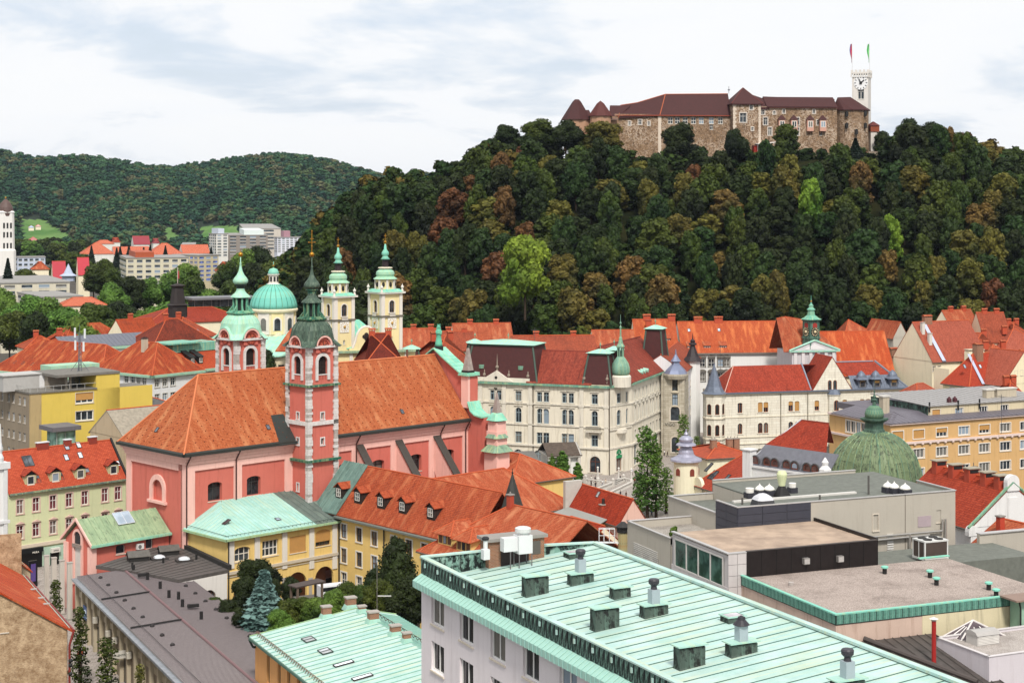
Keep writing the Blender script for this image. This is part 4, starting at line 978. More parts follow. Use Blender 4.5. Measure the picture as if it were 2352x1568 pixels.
def facade_screen():
 s=CL-.6;fr=CH;C=CH.sub(s,0).E('church_front','red gable screen at the far end of the church with copper coping and pale obelisks','church front')
 f=CH.sub(s,0);T_=lambda px:f.T(px);Zt=lambda px,py:f.Zq(px,py)
 cm=copper('#8fcdb6','#5fae98',.1,.1)
 tp,tr=CW/2,T_(1062)
 pts=[(tp,CRZ+1.2),(T_(1022),Zt(1022,822)),(tr,Zt(1062,858)),(T_(1080),Zt(1080,860)),(T_(1080),Zt(1080,925)),(T_(1086),Zt(1086,945)),(T_(1096),Zt(1096,955)),(T_(1112),Zt(1112,960)),(T_(1112),1),(tp,1)]
 full=pts[:-1]+[(2*tp-a,b) for a,b in reversed(pts[1:-1])]
 MB().xprism([(a,b) for a,b in reversed(full)],0,2.2).build('gable_wall',RED,C)
 for sgn in (0,1):
  for i,(p,q) in enumerate(zip(pts[:8],pts[1:8])):
   p,q=((2*tp-p[0],p[1]),(2*tp-q[0],q[1])) if sgn else (p,q)
   if abs(p[0]-q[0])<.3:continue
   n=max(1,int(abs(p[0]-q[0])/1.1))
   for j in range(n):
    a0,a1=j/n+.01,(j+1)/n-.01;A=(p[0]+(q[0]-p[0])*a0,p[1]+(q[1]-p[1])*a0);B=(p[0]+(q[0]-p[0])*a1,p[1]+(q[1]-p[1])*a1)
    MB().hexa([(-.9,A[0],A[1]+.05),(2.8,A[0],A[1]+.05),(2.8,B[0],B[1]+.05),(-.9,B[0],B[1]+.05),(-.9,A[0],A[1]+.35),(2.8,A[0],A[1]+.35),(2.8,B[0],B[1]+.35),(-.9,B[0],B[1]+.35)]).build('coping_plate',cm,C)
 ob=flat('#a89a92',.9,var=.6)
 # upper pier with obelisk, outer pier with obelisk
 for px,half,zb,zt_,zo,top in ((1069,1.0,Zt(1069,935),Zt(1069,862),Zt(1069,856),Zt(1069,808)),):
  y=T_(1071);MB().box(-.6,1.8,y-1.2,y+1.0,zb,zt_).build('pier',PINK,C);MB().box(-1.1,2.4,y-1.7,y+1.5,zt_,zt_+.35).build('pier_coping',cm,C)
  MB().box(-.5,1.5,y-1.0,y+1.0,zt_+.35,zt_+1.1).build('obelisk_base',DARK(),C)
  MB().hexa([(-.35,y-.85,zt_+1.1),(1.35,y-.85,zt_+1.1),(1.35,y+.85,zt_+1.1),(-.35,y+.85,zt_+1.1),(.3,y-.2,top+.8),(.7,y-.2,top+.8),(.7,y+.2,top+.8),(.3,y+.2,top+.8)]).build('obelisk',ob,C)
 y=T_(1131);r=1.7;P=lambda py:Zt(1131,py)
 for (a,b,hw,mt) in ((1056,1035,1.9,PINK),(1022,990,1.55,PINK),(990,968,1.35,PINK)):
  MB().box(.3-hw+1,.3+hw+1,y-hw,y+hw,P(a) if a != 1056 else 2,P(b)).build('pier',mt,C)
 for py,hw in ((1031,2.9),(1000,2.1),(960,1.9)):
  MB().lathe([(hw,P(py)-.5,8),(hw*.55,P(py)+.9,8),(.3,P(py)+1.3,8)],16,1.3,y,pi/16).build('pier_roof',cm if py == 960 else copper('#7fa08a','#5a7866',.1,.3),C)
 MB().hexa([(.5,y-.9,P(957)),(2.1,y-.9,P(957)),(2.1,y+.9,P(957)),(.5,y+.9,P(957)),(1.2,y-.12,P(903)),(1.4,y-.12,P(903)),(1.4,y+.12,P(903)),(1.2,y+.12,P(903))]).build('obelisk',ob,C)
 # statue
 S=thing('statue','green copper statue of a robed crowned woman on top of the church gable','statue',(*[CH.sub(s,0).x+.8*CH.u[0]+tp*CH.v[0],CH.sub(s,0).y+.8*CH.u[1]+tp*CH.v[1]],CRZ+.9),CH.rz-.6)
 MB().box(-.9,.9,-.9,.9,0,.9).build('plinth',DARK(),S)
 sm=copper('#6fbfa0','#3f8f78',.03,.2)
 MB().lathe([(.85,.9),(.78,1.5),(.62,2.4),(.55,3.1),(.66,3.7),(.72,4.1),(.5,4.45),(.2,4.6),(.2,4.75)],14,0,0,0).build('robe',sm,S,smooth=True)
 MB().ball((0,-.05,5.05),.34,10,8,1.2).build('head',sm,S,smooth=True)
 MB().lathe([(.56,3.9),(.5,4.7),(.42,5.2),(.25,5.5),(.02,5.55)],10,0,.2).build('veil',sm,S,smooth=True)
 m=MB();m.tube((.55,-.1,4.2),(.45,-.55,3.5),.2,7,.15).tube((-.55,-.1,4.2),(-.4,-.6,3.6),.2,7,.15).tube((.45,-.55,3.5),(.1,-.75,3.7),.15,7,.1).tube((-.4,-.6,3.6),(0,-.78,3.8),.15,7,.1);m.build('arms',sm,S,smooth=True)
 m=MB();[m.tube((.28*cos(i),.28*sin(i),5.42),(.36*cos(i),.36*sin(i),5.75),.05,4) for i in range(6)];m.build('crown_points',sm,S)
facade_screen()
def chapel():
# low chapel with green metal roof against the apse
 f0=CH.sub(0,CH.T(388));fr=Fr(0,f0.y,44,f0.x);Lc=-fr.S(211);fr=fr.sub(-Lc,0);C=fr.E('chapel','small red chapel with a pointed green metal roof beside the church apse','chapel')
 W=fr.T(151);ze=fr.Z(1250);zr=fr.sub(0,W/2).Z(1196)
 mid=-W/2
 facade(C,'b',-W,0,0,ze,[],RED,0,.5,extra=[(mid,ze-9,2.4,9,0)])
 m=wallm(-W,0,0,1,[],.1);m=MB();m.vprism([(-W,ze),(0,ze),(mid,zr-.3)],0,.4);m.build('gable_wall',RED,C,(0,0,0),-pi/2)
 m=MB();ringm(m,2.3,ze+1.8-5,-.35,0,.45,1,12);m.build('portal_surround',PINK,C,(0,-mid,5),-pi/2)
 MB().vprism([(-1.1,0),(1.1,0)]+arcpts(0,1.4,1.1,10),-.1,.1).build('lunette',flat('#2c2a2a'),C,(0,-mid,ze-.6),-pi/2)
 MB().box(-1.5,1.5,-.5,.1,ze-1.1,ze-.5).build('transom',flat('#8a7c74'),C,(0,-mid,0),-pi/2)
 MB().box(-1.15,1.15,-.04,.02,2,ze-1.2).build('door',flat('#c9c2bb'),C,(0,-mid,0),-pi/2)
 facade(C,'a',0,Lc,0,ze,[([fr.S(277+0,0)],ze-2.6,2.0,1.7,dict(arch=2,nx=1,tz=0,d=.4)),([fr.S(343,0)],ze-2.6,1.6,2.0,dict(arch=2,nx=1,tz=0,d=.4))],RED,0,.4)
 MB().box(0,Lc,W-.1,W,0,ze).build('wall',RED,C);MB().box(-.3,.8,-.3,1.0,0,ze-.6).box(-.3,.8,W-1,W+.3,0,ze-.6).build('corner_pier',PINK,C)
 gm=copper('#94a884','#72886a',.1,.5,'#a6b28c','#343a30');o=.8;sl_=(zr-ze+.5)/(W/2+o)
 n=14
 for side in (0,1):
  for i in range(n):
   x0,x1=-.6+i*(Lc+.6)/n,-.6+(i+1)*(Lc+.6)/n-.02
   y0=-o if not side else W+o
   m=MB();m.slab([(x0,y0,ze-.2),(x1,y0,ze-.2),(x1,W/2,zr+.3),(x0,W/2,zr+.3)],.18);m.tube((x0,y0,ze-.12),(x0,W/2,zr+.38),.07,4);m.build('roof_panel',gm,C)
 cm=copper('#8fcdb6','#7aa88a',.5,.1)
 MB().box(-.6,Lc,-o-.25,-o+.3,ze-.5,ze-.05).build('eaves_strip',cm,C)
 for s_ in (0,1):MB().hexa([(-.75,-o if not s_ else W+o,ze-.4),(-.5,-o if not s_ else W+o,ze-.4),(-.5,W/2,zr+.15),(-.75,W/2,zr+.15),(-.75,-o if not s_ else W+o,ze+.1),(-.5,-o if not s_ else W+o,ze+.1),(-.5,W/2,zr+.65),(-.75,W/2,zr+.65)]).build('verge',PINK,C)
 y=1.0;skylight(C,fr.S(290,2.2),2.0,ze+(2+o)*sl_,3.6,3.0,sl_,'a',glass('#aab4bc',.05),flat('#c9ccd0',.4),nx=2)
 a=fr.sub(fr.S(318),0);A=thing('air_conditioner','white air conditioner box on the red chapel side wall','air conditioner',(a.x-.3*a.v[0],a.y-.3*a.v[1],ze-2.2),a.rz)
 MB().box(-.7,.7,-.5,.1,0,1.0).build('casing',flat('#d8d6d2'),A);MB().vprism([(-.2+.36*cos(i*pi/6),.5+.36*sin(i*pi/6)) for i in range(12)],-.55,-.5).build('fan_grille',flat('#6a6a68'),A)
 return fr
chapel()
# ================================================================ generic town house
def cols(fr,face,pxs):return [fr.S(p) if face == 'a' else -fr.T(p) for p in pxs]
def rowz(fr,face,px,yt,yb):
 q=fr.Zp if face == 'a' else fr.Zq;a,b=q(px,yb),q(px,yt);return a,b-a
def W_(fr,face,pxs,ref,w,st,bl=None):
 z,h=rowz(fr,face,*ref);return (cols(fr,face,pxs),z,w,h,st)+((bl,) if bl else ())
WPL=dict(nx=2,fw=.12,trim=.0,fm=flat('#c9c6c0'),d=.2)
WTR=dict(nx=2,fw=.12,trim=.2,fm=flat('#dedad4'),tm=flat('#d8d0c4'),d=.2)
WDK=dict(nx=2,fw=.12,trim=.18,fm=flat('#3c4648'),tm=flat('#c8bda6'),d=.25)
WBR=dict(nx=2,fw=.16,trim=.2,fm=flat('#8a4c28'),tm=flat('#e2dccc'),d=.2,tz=.0)
class Hs:pass
def house(name,label,px,py,ze,th,pu,pv,zr,wall,rmat,kind='hip',axis='x',h0=None,h1=None,fa=(),fb=(),ov=.5,cat='house',group=None,z0=0,Lm=None,Wm=None,rmt=None,gut=True,Y=None):
 o=Hs();Y=Y or YZ(py,ze);fr=o.fr=Fr(px,Y,th);o.ze=ze=ZY(py,Y);L=o.L=Lm or fr.S(pu);W=o.W=Wm or fr.T(pv);C=o.C=fr.E(name,label,cat,group)
 o.zr=zr=ze+zr
 facade(C,'a',0,L,z0,ze,[W_(fr,'a',*f) for f in fa],wall);facade(C,'b',-W,0,z0,ze,[W_(fr,'b',*f) for f in fb],wall)
 MB().face([(L,0,z0),(L,W,z0),(L,W,ze),(L,0,ze)]).face([(L,W,z0),(0,W,z0),(0,W,ze),(L,W,ze)]).build('wall',wall,C)
 D=W if axis == 'x' else L
 if kind == 'hip':a=D*.5 if h0 is None else h0;b=D*.5 if h1 is None else h1
 else:a=b=0
 if kind == 'gable' and h1:b=h1
 if kind == 'gable' and h0:a=h0
 o.sl=(zr-ze)/(D/2)
 if kind != 'flat':
  if axis == 'x':P=hip(-ov if a else -.15,L+(ov if b else .15),-ov,W+ov,ze-ov*o.sl*.5,zr,a,b)
  else:P=hip(-ov,L+ov,-ov if a else -.15,W+(ov if b else .15),ze-ov*o.sl*.5,zr,a,b,'y')
  roof(C,P,rmat,.22,rmt or RIDGE(),rr=.16)
  if gut:eaves(C,P,flat('#5a5048',.5),.14)
  if axis == 'x':
   for g_,xx in ((a,.02),(b,L-.02)):
    if not g_:MB().xprism([(0,ze),(W,ze),(W/2,zr-.1)],xx-.1,xx+.1).build('gable_wall',wall,C)
  else:
   for g_,yy in ((a,.02),(b,W-.02)):
    if not g_:MB().vprism([(0,ze),(L,ze),(L/2,zr-.1)],yy-.1,yy+.1).build('gable_wall',wall,C)
 return o
def rz_(o,y):# roof height over (any x, y) for axis x, front slope
 return o.ze+min(y,o.W-y)*o.sl
def dormer(C,fr,x,y,z,w,h,dep,sl,wall,rmat,kind='gable',face='a',st=None,rh=.9,front=None):
 """small roofed window; face a: front at y, facing -y"""
 loc,rz=((x,y,z),0) if face == 'a' else ((x,y,z),-pi/2)
 o=MB().box(-w/2,w/2,0,dep,-.3,h).build('dormer',wall,C,loc,rz)
 if kind == 'gable':
  m=MB();m.slab([(-w/2-.3,-.35,h-.1),(0,-.35,h+rh),(0,dep+1,h+rh),(-w/2-.3,dep+.2,h-.1)],.15).slab([(w/2+.3,-.35,h-.1),(0,-.35,h+rh),(0,dep+1,h+rh),(w/2+.3,dep+.2,h-.1)],.15);m.build('dormer_roof',rmat,o)
  MB().vprism([(-w/2,h-.1),(w/2,h-.1),(0,h+rh-.12)],-.02,.05).build('dormer_gable',front or wall,o)
 elif kind == 'shed':MB().slab([(-w/2-.2,-.3,h+.05),(w/2+.2,-.3,h+.05),(w/2+.2,dep+1.5,h+.05+sl*.55*(dep+1.5)),(-w/2-.2,dep+1.5,h+.05+sl*.55*(dep+1.5))],.15).build('dormer_roof',rmat,o)
 ww,hh=w*.62,h*.78
 fm,pm=winmesh(round(ww,2),round(hh,2),st or dict(nx=2,fw=.1,d=.1,tz=0,sill=1))
 q=obj('window',fm,o,(0,-.12,h*.1));obj('pane',pm,q);return o
# ---------------------------------------------------------------- church apse side: cloister wing with arcade, monastery wing with dormers
YEL=plaster('#e0c078',.35,stain='#9a7a44');CREAM=plaster('#e6dcc0',.3,stain='#8a7c5c')
def cloister():
 fr=CH.sub(.4,-12.6);fr=Fr(522,fr.y,46);C=fr.E('cloister_wing','yellow cloister wing with arcade, pale pilasters and a low mint copper roof','cloister')
 L=fr.S(779);ze=fr.Z(1238)+.2;W=12.4;wht=plaster('#d8d2c8',.4)
 A=lambda p,y:fr.Zp(p,y)
 ws=dict(nx=3,fw=.16,trim=.0,d=.35,fm=flat('#d6d0c4'),tz=.5,arch=2,sill=1);wd_=dict(ws,fm=flat('#5a3e2c'))
 up=[([fr.S(557)],A(557,1288),3.4,A(557,1255)-A(557,1288),ws),([fr.S(621)],A(621,1276),3.6,2.9,dict(wd_,arch=0,nx=4,fm=flat('#e0dcd4'))),([fr.S(684)],A(684,1268),3.8,3.1,dict(ws,arch=0)),([fr.S(742)],A(742,1253),3.6,3.1,wd_)]
 bl=[None,None,1.0,.72]
 arc=[(fr.S(683-1),0,4.6,A(683,1313),1),(fr.S(745),0,4.4,A(745,1300),1),(fr.S(620),0,4.6,A(620,1328),1),(fr.S(560),0,4.6,A(560,1338),1)]
 up2=[]
 for k,u in enumerate(up):up2.append(u+((lambda i,b=bl[k]:b),) if bl[k] else u)
 facade(C,'a',0,L,0,ze,up2,YEL,0,.5,extra=arc)
 MB().box(0,L,4.2,4.4,0,ze-4.5).build('arcade_back_wall',plaster('#b87a5a'),C);MB().box(0,L,.5,4.2,ze-5.6,ze-5.4).build('arcade_vault',plaster('#a8704e'),C)
 for px in (587+3,653,715,768,531):x=fr.S(px);MB().box(x-.55,x+.55,-.22,0,A(px,1305),ze).box(x-.7,x+.7,-.3,0,ze-.5,ze-.2).build('pilaster',wht,C)
 for px in (713,651):x=fr.S(px);MB().box(x-.35,x+.35,-.08,.5,0,A(px,1330)).box(x-.5,x+.5,-.15,.55,A(px,1330),A(px,1326)).build('pillar',flat('#a8a29a'),C)
 MB().box(0,L,-.35,0,A(650,1294)-.2,A(650,1290)).box(0,L,-.15,0,A(650,1303),A(650,1301)).build('string_course',flat('#c4b8a4'),C)
 facade(C,'b',-W-3,0,0,ze,[],YEL)
 MB().box(.6,L,W,W+.5,0,ze).build('wall',YEL,C)
 # roof: hipped at the left, panels with standing seams
 cm=copper('#a8cfc8','#8ab8ac',.14,.1,'#b4bf98');cm2=copper('#66736c','#4c5652',.1,.35,'#7a8a7c',name='dark_copper')
 zt=fr.sub(fr.S(562,8),8).Z(1146);zt=ze+4.2;o=.8;xh=7.5;yb=W+.6
 n=24
 for i in range(n):
  x0,x1=-o+(L+o-6)*i/n,-o+(L+o-6)*(i+1)/n-.015
  f0,f1=min(1,(x0+o)/(xh+o)),min(1,(x1+o)/(xh+o));ya,yb_=-o+(yb+o)*f0,-o+(yb+o)*f1
  m=MB()
  if f0>.01 or True:m.slab([(x0,-o,ze),(x1,-o,ze),(x1,yb_,ze+(zt-ze)*f1),(x0,max(-o+.01,ya),ze+(zt-ze)*f0)],.12)
  m.tube((x1,-o,ze+.05),(x1,yb_,ze+(zt-ze)*f1+.05),.06,4);m.build('roof_panel',cm,C)
 for i in range(12):
  y0,y1=-o+(yb+o)*i/12,-o+(yb+o)*(i+1)/12-.015;f0,f1=i/12,(i+1)/12
  m=MB();m.slab([(-o,y0,ze),(-o,y1,ze),(-o+(xh+o)*f1,y1,ze+(zt-ze)*f1),(-o+(xh+o)*f0+.01,y0,ze+(zt-ze)*f0)],.12);m.tube((-o,y1,ze+.05),(-o+(xh+o)*f1,y1,ze+(zt-ze)*f1+.05),.06,4);m.build('roof_panel',cm,C)
 for i in range(6):
  x0,x1=L-6+i*1.3,L-6+(i+1)*1.3-.015;m=MB();m.slab([(x0,-o,ze),(x1,-o,ze),(x1,yb,zt),(x0,yb,zt)],.12);m.tube((x0,-o,ze+.06),(x0,yb,zt+.06),.08,4);m.build('roof_panel',cm2,C)
 g_=copper('#9cc4a0','#8fa06a',.55,.2);MB().box(-o-.15,L+.2,-o-.2,-o+.1,ze-.45,ze-.05).box(-o-.2,-o+.1,-o-.2,yb,ze-.45,ze-.05).build('gutter',g_,C)
 m=MB();m.tube((-o+.3,-o+.5,ze+.45),(L,-o+.5,ze+.45),.05,4).tube((-o+.5,-o+.5,ze+.45),(-o+.5,yb,ze+.7),.05,4);[m.tube((x*.9,-o+.5,ze),(x*.9,-o+.5,ze+.5),.05,4) for x in range(int(L/.9))];m.build('snow_rail',flat('#3a4a40'),C)
 sl_=(zt-ze)/(yb+o)
 skylight(C,fr.S(646,2),2.6,ze+(2.6+o)*sl_,1.0,1.0,sl_,'a');skylight(C,2.2,4.5,ze+(2.2+o)*(zt-ze)/(xh+o),1.0,1.6,(zt-ze)/(xh+o),'b',glass('#2a2c30'))
 MB().tube((.1,-.3,0),(.1,-.3,ze-.3),.12,6).tube((L-.3,-.35,0),(L-.3,-.35,ze-.3),.14,6).build('downpipe',flat('#2c2a28'),C)
 return fr,L,ze
clf,clL,clz=cloister()
def monastery():
 f0=clf.sub(clL,-.2);th=48;ze=f0.Z(1179);fr0=Fr(778,f0.y,th)
 Wd=-fr0.T(1085) # length toward the viewer along -v
 fr=fr0.sub(0,-Wd);C=fr.E('monastery_wing','yellow monastery wing with a long orange roof and five small dark dormers','monastery')
 W=Wd;D=13.0;zr=ze+8.4
 xs=lambda pxs:[-fr.T(p) for p in pxs];ws=dict(nx=2,fw=.13,trim=.24,fm=flat('#5c4434'),tm=flat('#dcd8d0'),d=.2,tz=.5)
 Zq=lambda px,y:fr.Zq(px,y)
 rows=[(825,1209,1244),(825,1265,1301),(825,1321,1358)]
 sp=[]
 for k,(p,yt,yb) in enumerate(rows):
  z,h=Zq(p,yb),Zq(p,yt)-Zq(p,yb);sp.append((xs([790,825,860,905,940,975,1012,1045]),z,1.7,h*.93,dict(ws,fm=flat('#d8d4cc')) if k == 2 else ws))
 facade(C,'b',-W,0,0,ze,sp,YEL);facade(C,'a',0,D,0,ze,[],YEL)
 tm=tile('#b85a38','#9f4526','#54201a',.3,.34,.22,.2,'#c47a52',.45)
 P=hip(-.9,D+.9,-.5,W+2.0,ze,zr,0,0,'y');P=hip(-.5,W+6.5,-.9,D+.9,ze,zr,0,0);P=[[(b,a,c) for a,b,c in q] for q in P]
 roof(C,P,tm,.25,RIDGE());
 MB().slab([(-1.3,-.5,ze-.35),(-1.3,W,ze-.35),(.2,W,ze+.15),(.2,-.5,ze+.15)],.3).build('gutter',flat('#6a706a',.5),C)
 # grey sheet metal where the roof meets the tower
 n=5;sl_=(zr-ze)/(D/2+.9)
 for i in range(n):
  y0,y1=W-.6+i*1.5,W-.6+(i+1)*1.5-.03;MB().slab([(-1.1,y0,ze+.15),(-1.1,y1,ze+.15),(D/2,y1,zr+.3),(D/2,y0,zr+.3)],.2).tube((-1.1,y1,ze+.2),(D/2,y1,zr+.38),.08,4).build('valley_panel',copper('#66827a','#4a6058',.05,.3,'#7a9488',name='dark_copper'),C)
 for px,py in ((790,1160),(833,1171),(886,1182),(936,1194),(1001,1212)):
  a=2.3;t=fr.T(px,a);z=ze+(a+.9)*sl_
  o=dormer(C,fr,a-1.2,t,z-.9,2.2,2.0,2.2,sl_,flat('#2a211c'),tm,'gable','b',dict(nx=2,fw=.1,d=.08,tz=.5,sill=0),.95,DARK())
  MB().box(-.25,.25,2.2,2.6,1.7,2.3).build('dormer_flashing',ZINC(),o)
 MB().tube((-.25,fr.T(884),0),(-.25,fr.T(884),ze-.6),.13,6).build('downpipe',flat('#2c2a28'),C)
 return fr
mof=monastery()
# ---------------------------------------------------------------- pale green town house with orange dormered roof, left
def leftrow():
 gm=plaster('#cdd2a8',.3,stain='#8a8258')
 fr=Fr(20,343.0,46);py=1132
 ws=dict(nx=2,fw=.12,trim=.2,hood=0,fm=flat('#dedad6'),tm=flat('#d9b8ac'),tz=.62,d=.2,gm=glass('#4a2226',.15));wh=dict(ws,hood=2)
 P=[46,83,122,159,195,241,271]
 o=house('corner_house','pale green town house with bright orange tiled roof, four dormers and roof windows',20,py,ZY(py,343),46,289,None,7.4,gm,tile('#be5639','#a8452c','#7c3020',.15,.34,.55,.1,None,.15),'gable',fa=[(P,(83,1142,1174),1.5,ws),(P,(83,1201,1231),1.5,wh),],Wm=13,Y=343.0)
 C,fr=o.C,o.fr
 dk=DARK()
 MB().box(0,o.L,-.75,.1,o.ze-.5,o.ze-.15).build('gutter',copper('#6f7f74','#59665e',.1,.4),C)
 MB().box(o.L-.1,o.L+.5,-.6,o.W/2,o.ze-.2,o.ze+.2).build('verge',dk,C)
 MB().xprism([(-.6,o.ze+.1),(o.W/2,o.zr+.45),(o.W/2,o.zr),(-.6,o.ze-.4)],o.L,o.L+.45).build('verge',dk,C)
 for px in (66,123,180,256):
  y=1.6;x=fr.S(px,y);dormer(C,fr,x,y-.8,rz_(o,y)-1.0,2.5,2.2,3.2,o.sl,plaster('#b9b48c'),TILE3(),'gable','a',dict(nx=1,fw=.14,d=.1,tz=0,fm=flat('#d8cfc4')),1.0,dk)
 for px,y0,w,l,nx,gl in ((66,4.9-1.2,2.2,2.6,2,'#3a3f44'),(152,3.9,1.0,1.5,1,'#b8c0c8'),(157-4,5.6,1.0,1.5,1,'#b8c0c8'),(184,4.0,1.0,1.5,1,'#b8c0c8'),(180,5.7,1.0,1.5,1,'#b8c0c8'),(84,.9,1.6,1.8,2,'#3c4046'),(138,.9,1.4,1.8,2,'#2f3338'),(200,1.2,1.1,1.7,1,'#6a7078'),(270,2.0,.9,1.3,1,'#aab0b6')):
  skylight(C,fr.S(px,y0+.5),y0,rz_(o,y0)+.05,w,l,o.sl,'a',glass(gl),flat('#3f3d3c'),nx=nx)
 for px,w,cz_ in ((97,2.6,1),(155,1.5,1),(212,1.8,1)):chimney(C,fr.S(px,o.W/2),o.W/2,o.zr-1,o.zr+1.0,w,.9,flat('#8c3a2a'),flat('#cfd0d2'))
 zb=fr.Zp(83,1252);MB().box(0,o.L,-.35,0,zb-.2,zb+.5).build('cornice',flat('#d6c8b4'),C);MB().box(0,o.L,-.2,-.003,.2,zb-.6).build('shopfront_band',plaster('#a9c2ae'),C)
 for a,b,t,lab in ((41,95,1262,0),(114,134,1258,1),(160,180,1250,2)):
  x0,x1=fr.S(a),fr.S(b);z=fr.Zp(a,t+10);MB().box(x0,x1,-.3,-.21,0,z).build('shop_opening',flat('#0e0f10',.3),C);MB().box(x0,x1,-.9,-.2,z,z+.9).build('shop_fascia',flat('#14181a' if lab != 1 else '#d8d4cc',.4),C)
 txt(C,'MURA',fr.S(77),-.93,fr.Zp(77,1268),.55,0,flat('#e8e4d8',.5,var=.02));txt(C,'OPTIKA',fr.S(124),-.93,fr.Zp(124,1263),.34,0,DARK())
 # narrow ornate white facade at the frame's left edge
 f=Fr(18,318.0,46);C=f.E('white_house','ornate white house corner at the left edge of the view','house');
 MB().box(-14,0,0,6,0,f.Z(1060)).build('wall',plaster('#dcdcda',.3),C)
 m=MB();[m.box(-.9-i*2.6,-.2-i*2.6,-.25,0,f.Z(1290),f.Z(1062)) for i in range(3)];m.build('pilaster',flat('#d4d6d6'),C)
 MB().lathe([(.6,f.Z(1060)),(.7,f.Z(1050)),(.35,f.Z(1040)),(.5,f.Z(1030)),(.3,f.Z(1015)),(.1,f.Z(972))],8,-1.3,.5).build('finial',flat('#cfd2d2'),C)
 MB().box(-2.4,.3,-.45,0,f.Z(1075),f.Z(1060)).box(-2.4,.3,-.35,0,f.Z(1200),f.Z(1193)).build('cornice',flat('#d4d6d6'),C)
def txt(par,s,x,y,z,size,rz,mat,name='lettering',face='a'):
 c=bpy.data.curves.new('text','FONT');c.body=s;c.size=size;c.extrude=.02;c.align_x='CENTER';c.resolution_u=2;c.materials.append(mat)
 q=bpy.data.objects.new('text',c);COL.objects.link(q);me=bpy.data.meshes.new_from_object(q.evaluated_get(bpy.context.evaluated_depsgraph_get()));bpy.data.objects.remove(q);me.materials.clear();me.materials.append(mat)
 o=obj(name,me,par,(x,y,z));o.rotation_euler=(pi/2,0,rz);return o
leftrow()
# ---------------------------------------------------------------- flat dark roof, white lunette wall
def flatroof():
 z=10.5;C=tag(obj('parish_hall',None,None),'flat dark sheet-metal roof with raised skylights and a white lunette wall','building')
 pts=[PZ(220,1298,z),PZ(287,1308,z),PZ(410,1330,z),PZ(526,1307,z),PZ(392,1244,z)]
 pts=[Vector(p) for p in pts];C.location=pts[2];C.location.z=0;o=C.location.copy();P=[(p.x-o.x,p.y-o.y) for p in pts]
 MB().prism(P,z-.6,z).build('roof',flat('#5f5a57',.6,.15,var=.5),C)
 w=MB();a,b=Vector((P[2][0],P[2][1],0)),Vector((P[3][0],P[3][1],0));d=(b-a);L=d.length;rz=atan2(d.y,d.x)
 wl=wallm(.3,L-.4,0,z-.6,[(L*.60,z-5.0,3.0,2.1,1),(L*.14,z-5.3,3.0,2.1,1)],.5);W=obj('wall',wl.mesh('wall',plaster('#dedad4',.2)),C,tuple(a),rz)
 for f_ in (.60,.14):window(W,'a',L*f_,z-5.0 if f_>.3 else z-5.3,3.0,2.1,dict(arch=1,nx=4,tz=0,fw=.14,fm=flat('#5a3a2a'),d=.4,trim=0))
 MB().box(.2,L-.2,.1,.5,z-.6,z-.1).build('fascia',DARK(),C,tuple(a),rz)
 e,f_=Vector((P[4][0],P[4][1],0)),Vector((P[3][0],P[3][1],0));d=f_-e;MB().box(0,d.length,-.2,.5,z-.2,z+.75).build('parapet',flat('#2a2826'),C,tuple(e),atan2(d.y,d.x))
 # seams
 m=MB()
 for i in range(1,14):
  t=i/14;p=Vector(P[0]+(z,)).lerp(Vector(P[2]+(z,)),t);q=Vector(P[4]+(z,)).lerp(Vector(P[3]+(z,)),t);m.tube((p.x,p.y,z+.03),(q.x,q.y,z+.03),.06,4)
 tag(m.build('roof_seams',flat('#44403c'),C),kind='stuff')
 for px,py,w_,hh in ((317,1286,3.6,1.6),(387,1272,3.4,1.5)):
  x,y,_=PZ(px,py,z);x -= o.x;y -= o.y;k=MB().box(-w_/2,w_/2,-1.1,1.1,0,.9).build('roof_lantern',flat('#252321'),C,(x,y,z),RD(25))
  m=MB();m.slab([(-w_/2-.2,-1.3,.85),(w_/2+.2,-1.3,.85),(w_/2+.2,0,hh+.2),(-w_/2-.2,0,hh+.2)],.1).slab([(-w_/2-.2,1.3,.85),(w_/2+.2,1.3,.85),(w_/2+.2,0,hh+.2),(-w_/2-.2,0,hh+.2)],.1);m.build('glazed_roof',flat('#6a6660',.3,.2,var=.5),k)
 for px,py in ((366,1284),(423,1288)):
  x,y,_=PZ(px,py,z);x -= o.x;y -= o.y;k=MB().box(-1.5,1.5,-.9,.9,0,.35).build('dome_light',flat('#3a3634'),C,(x,y,z),RD(25))
  MB().lathe([(1.0,.35,4),(.9,.6,3),(.5,.8),(.05,.85)],12).build('dome_glass',flat('#c9cdd2',.2),k)
 for px,py in ((451,1284),(375,1292),(304,1303)):x,y,_=PZ(px,py,z);MB().tube((x-o.x,y-o.y,z),(x-o.x,y-o.y,z+.9),.2,8).build('vent_pipe',DARK(),C)
flatroof()
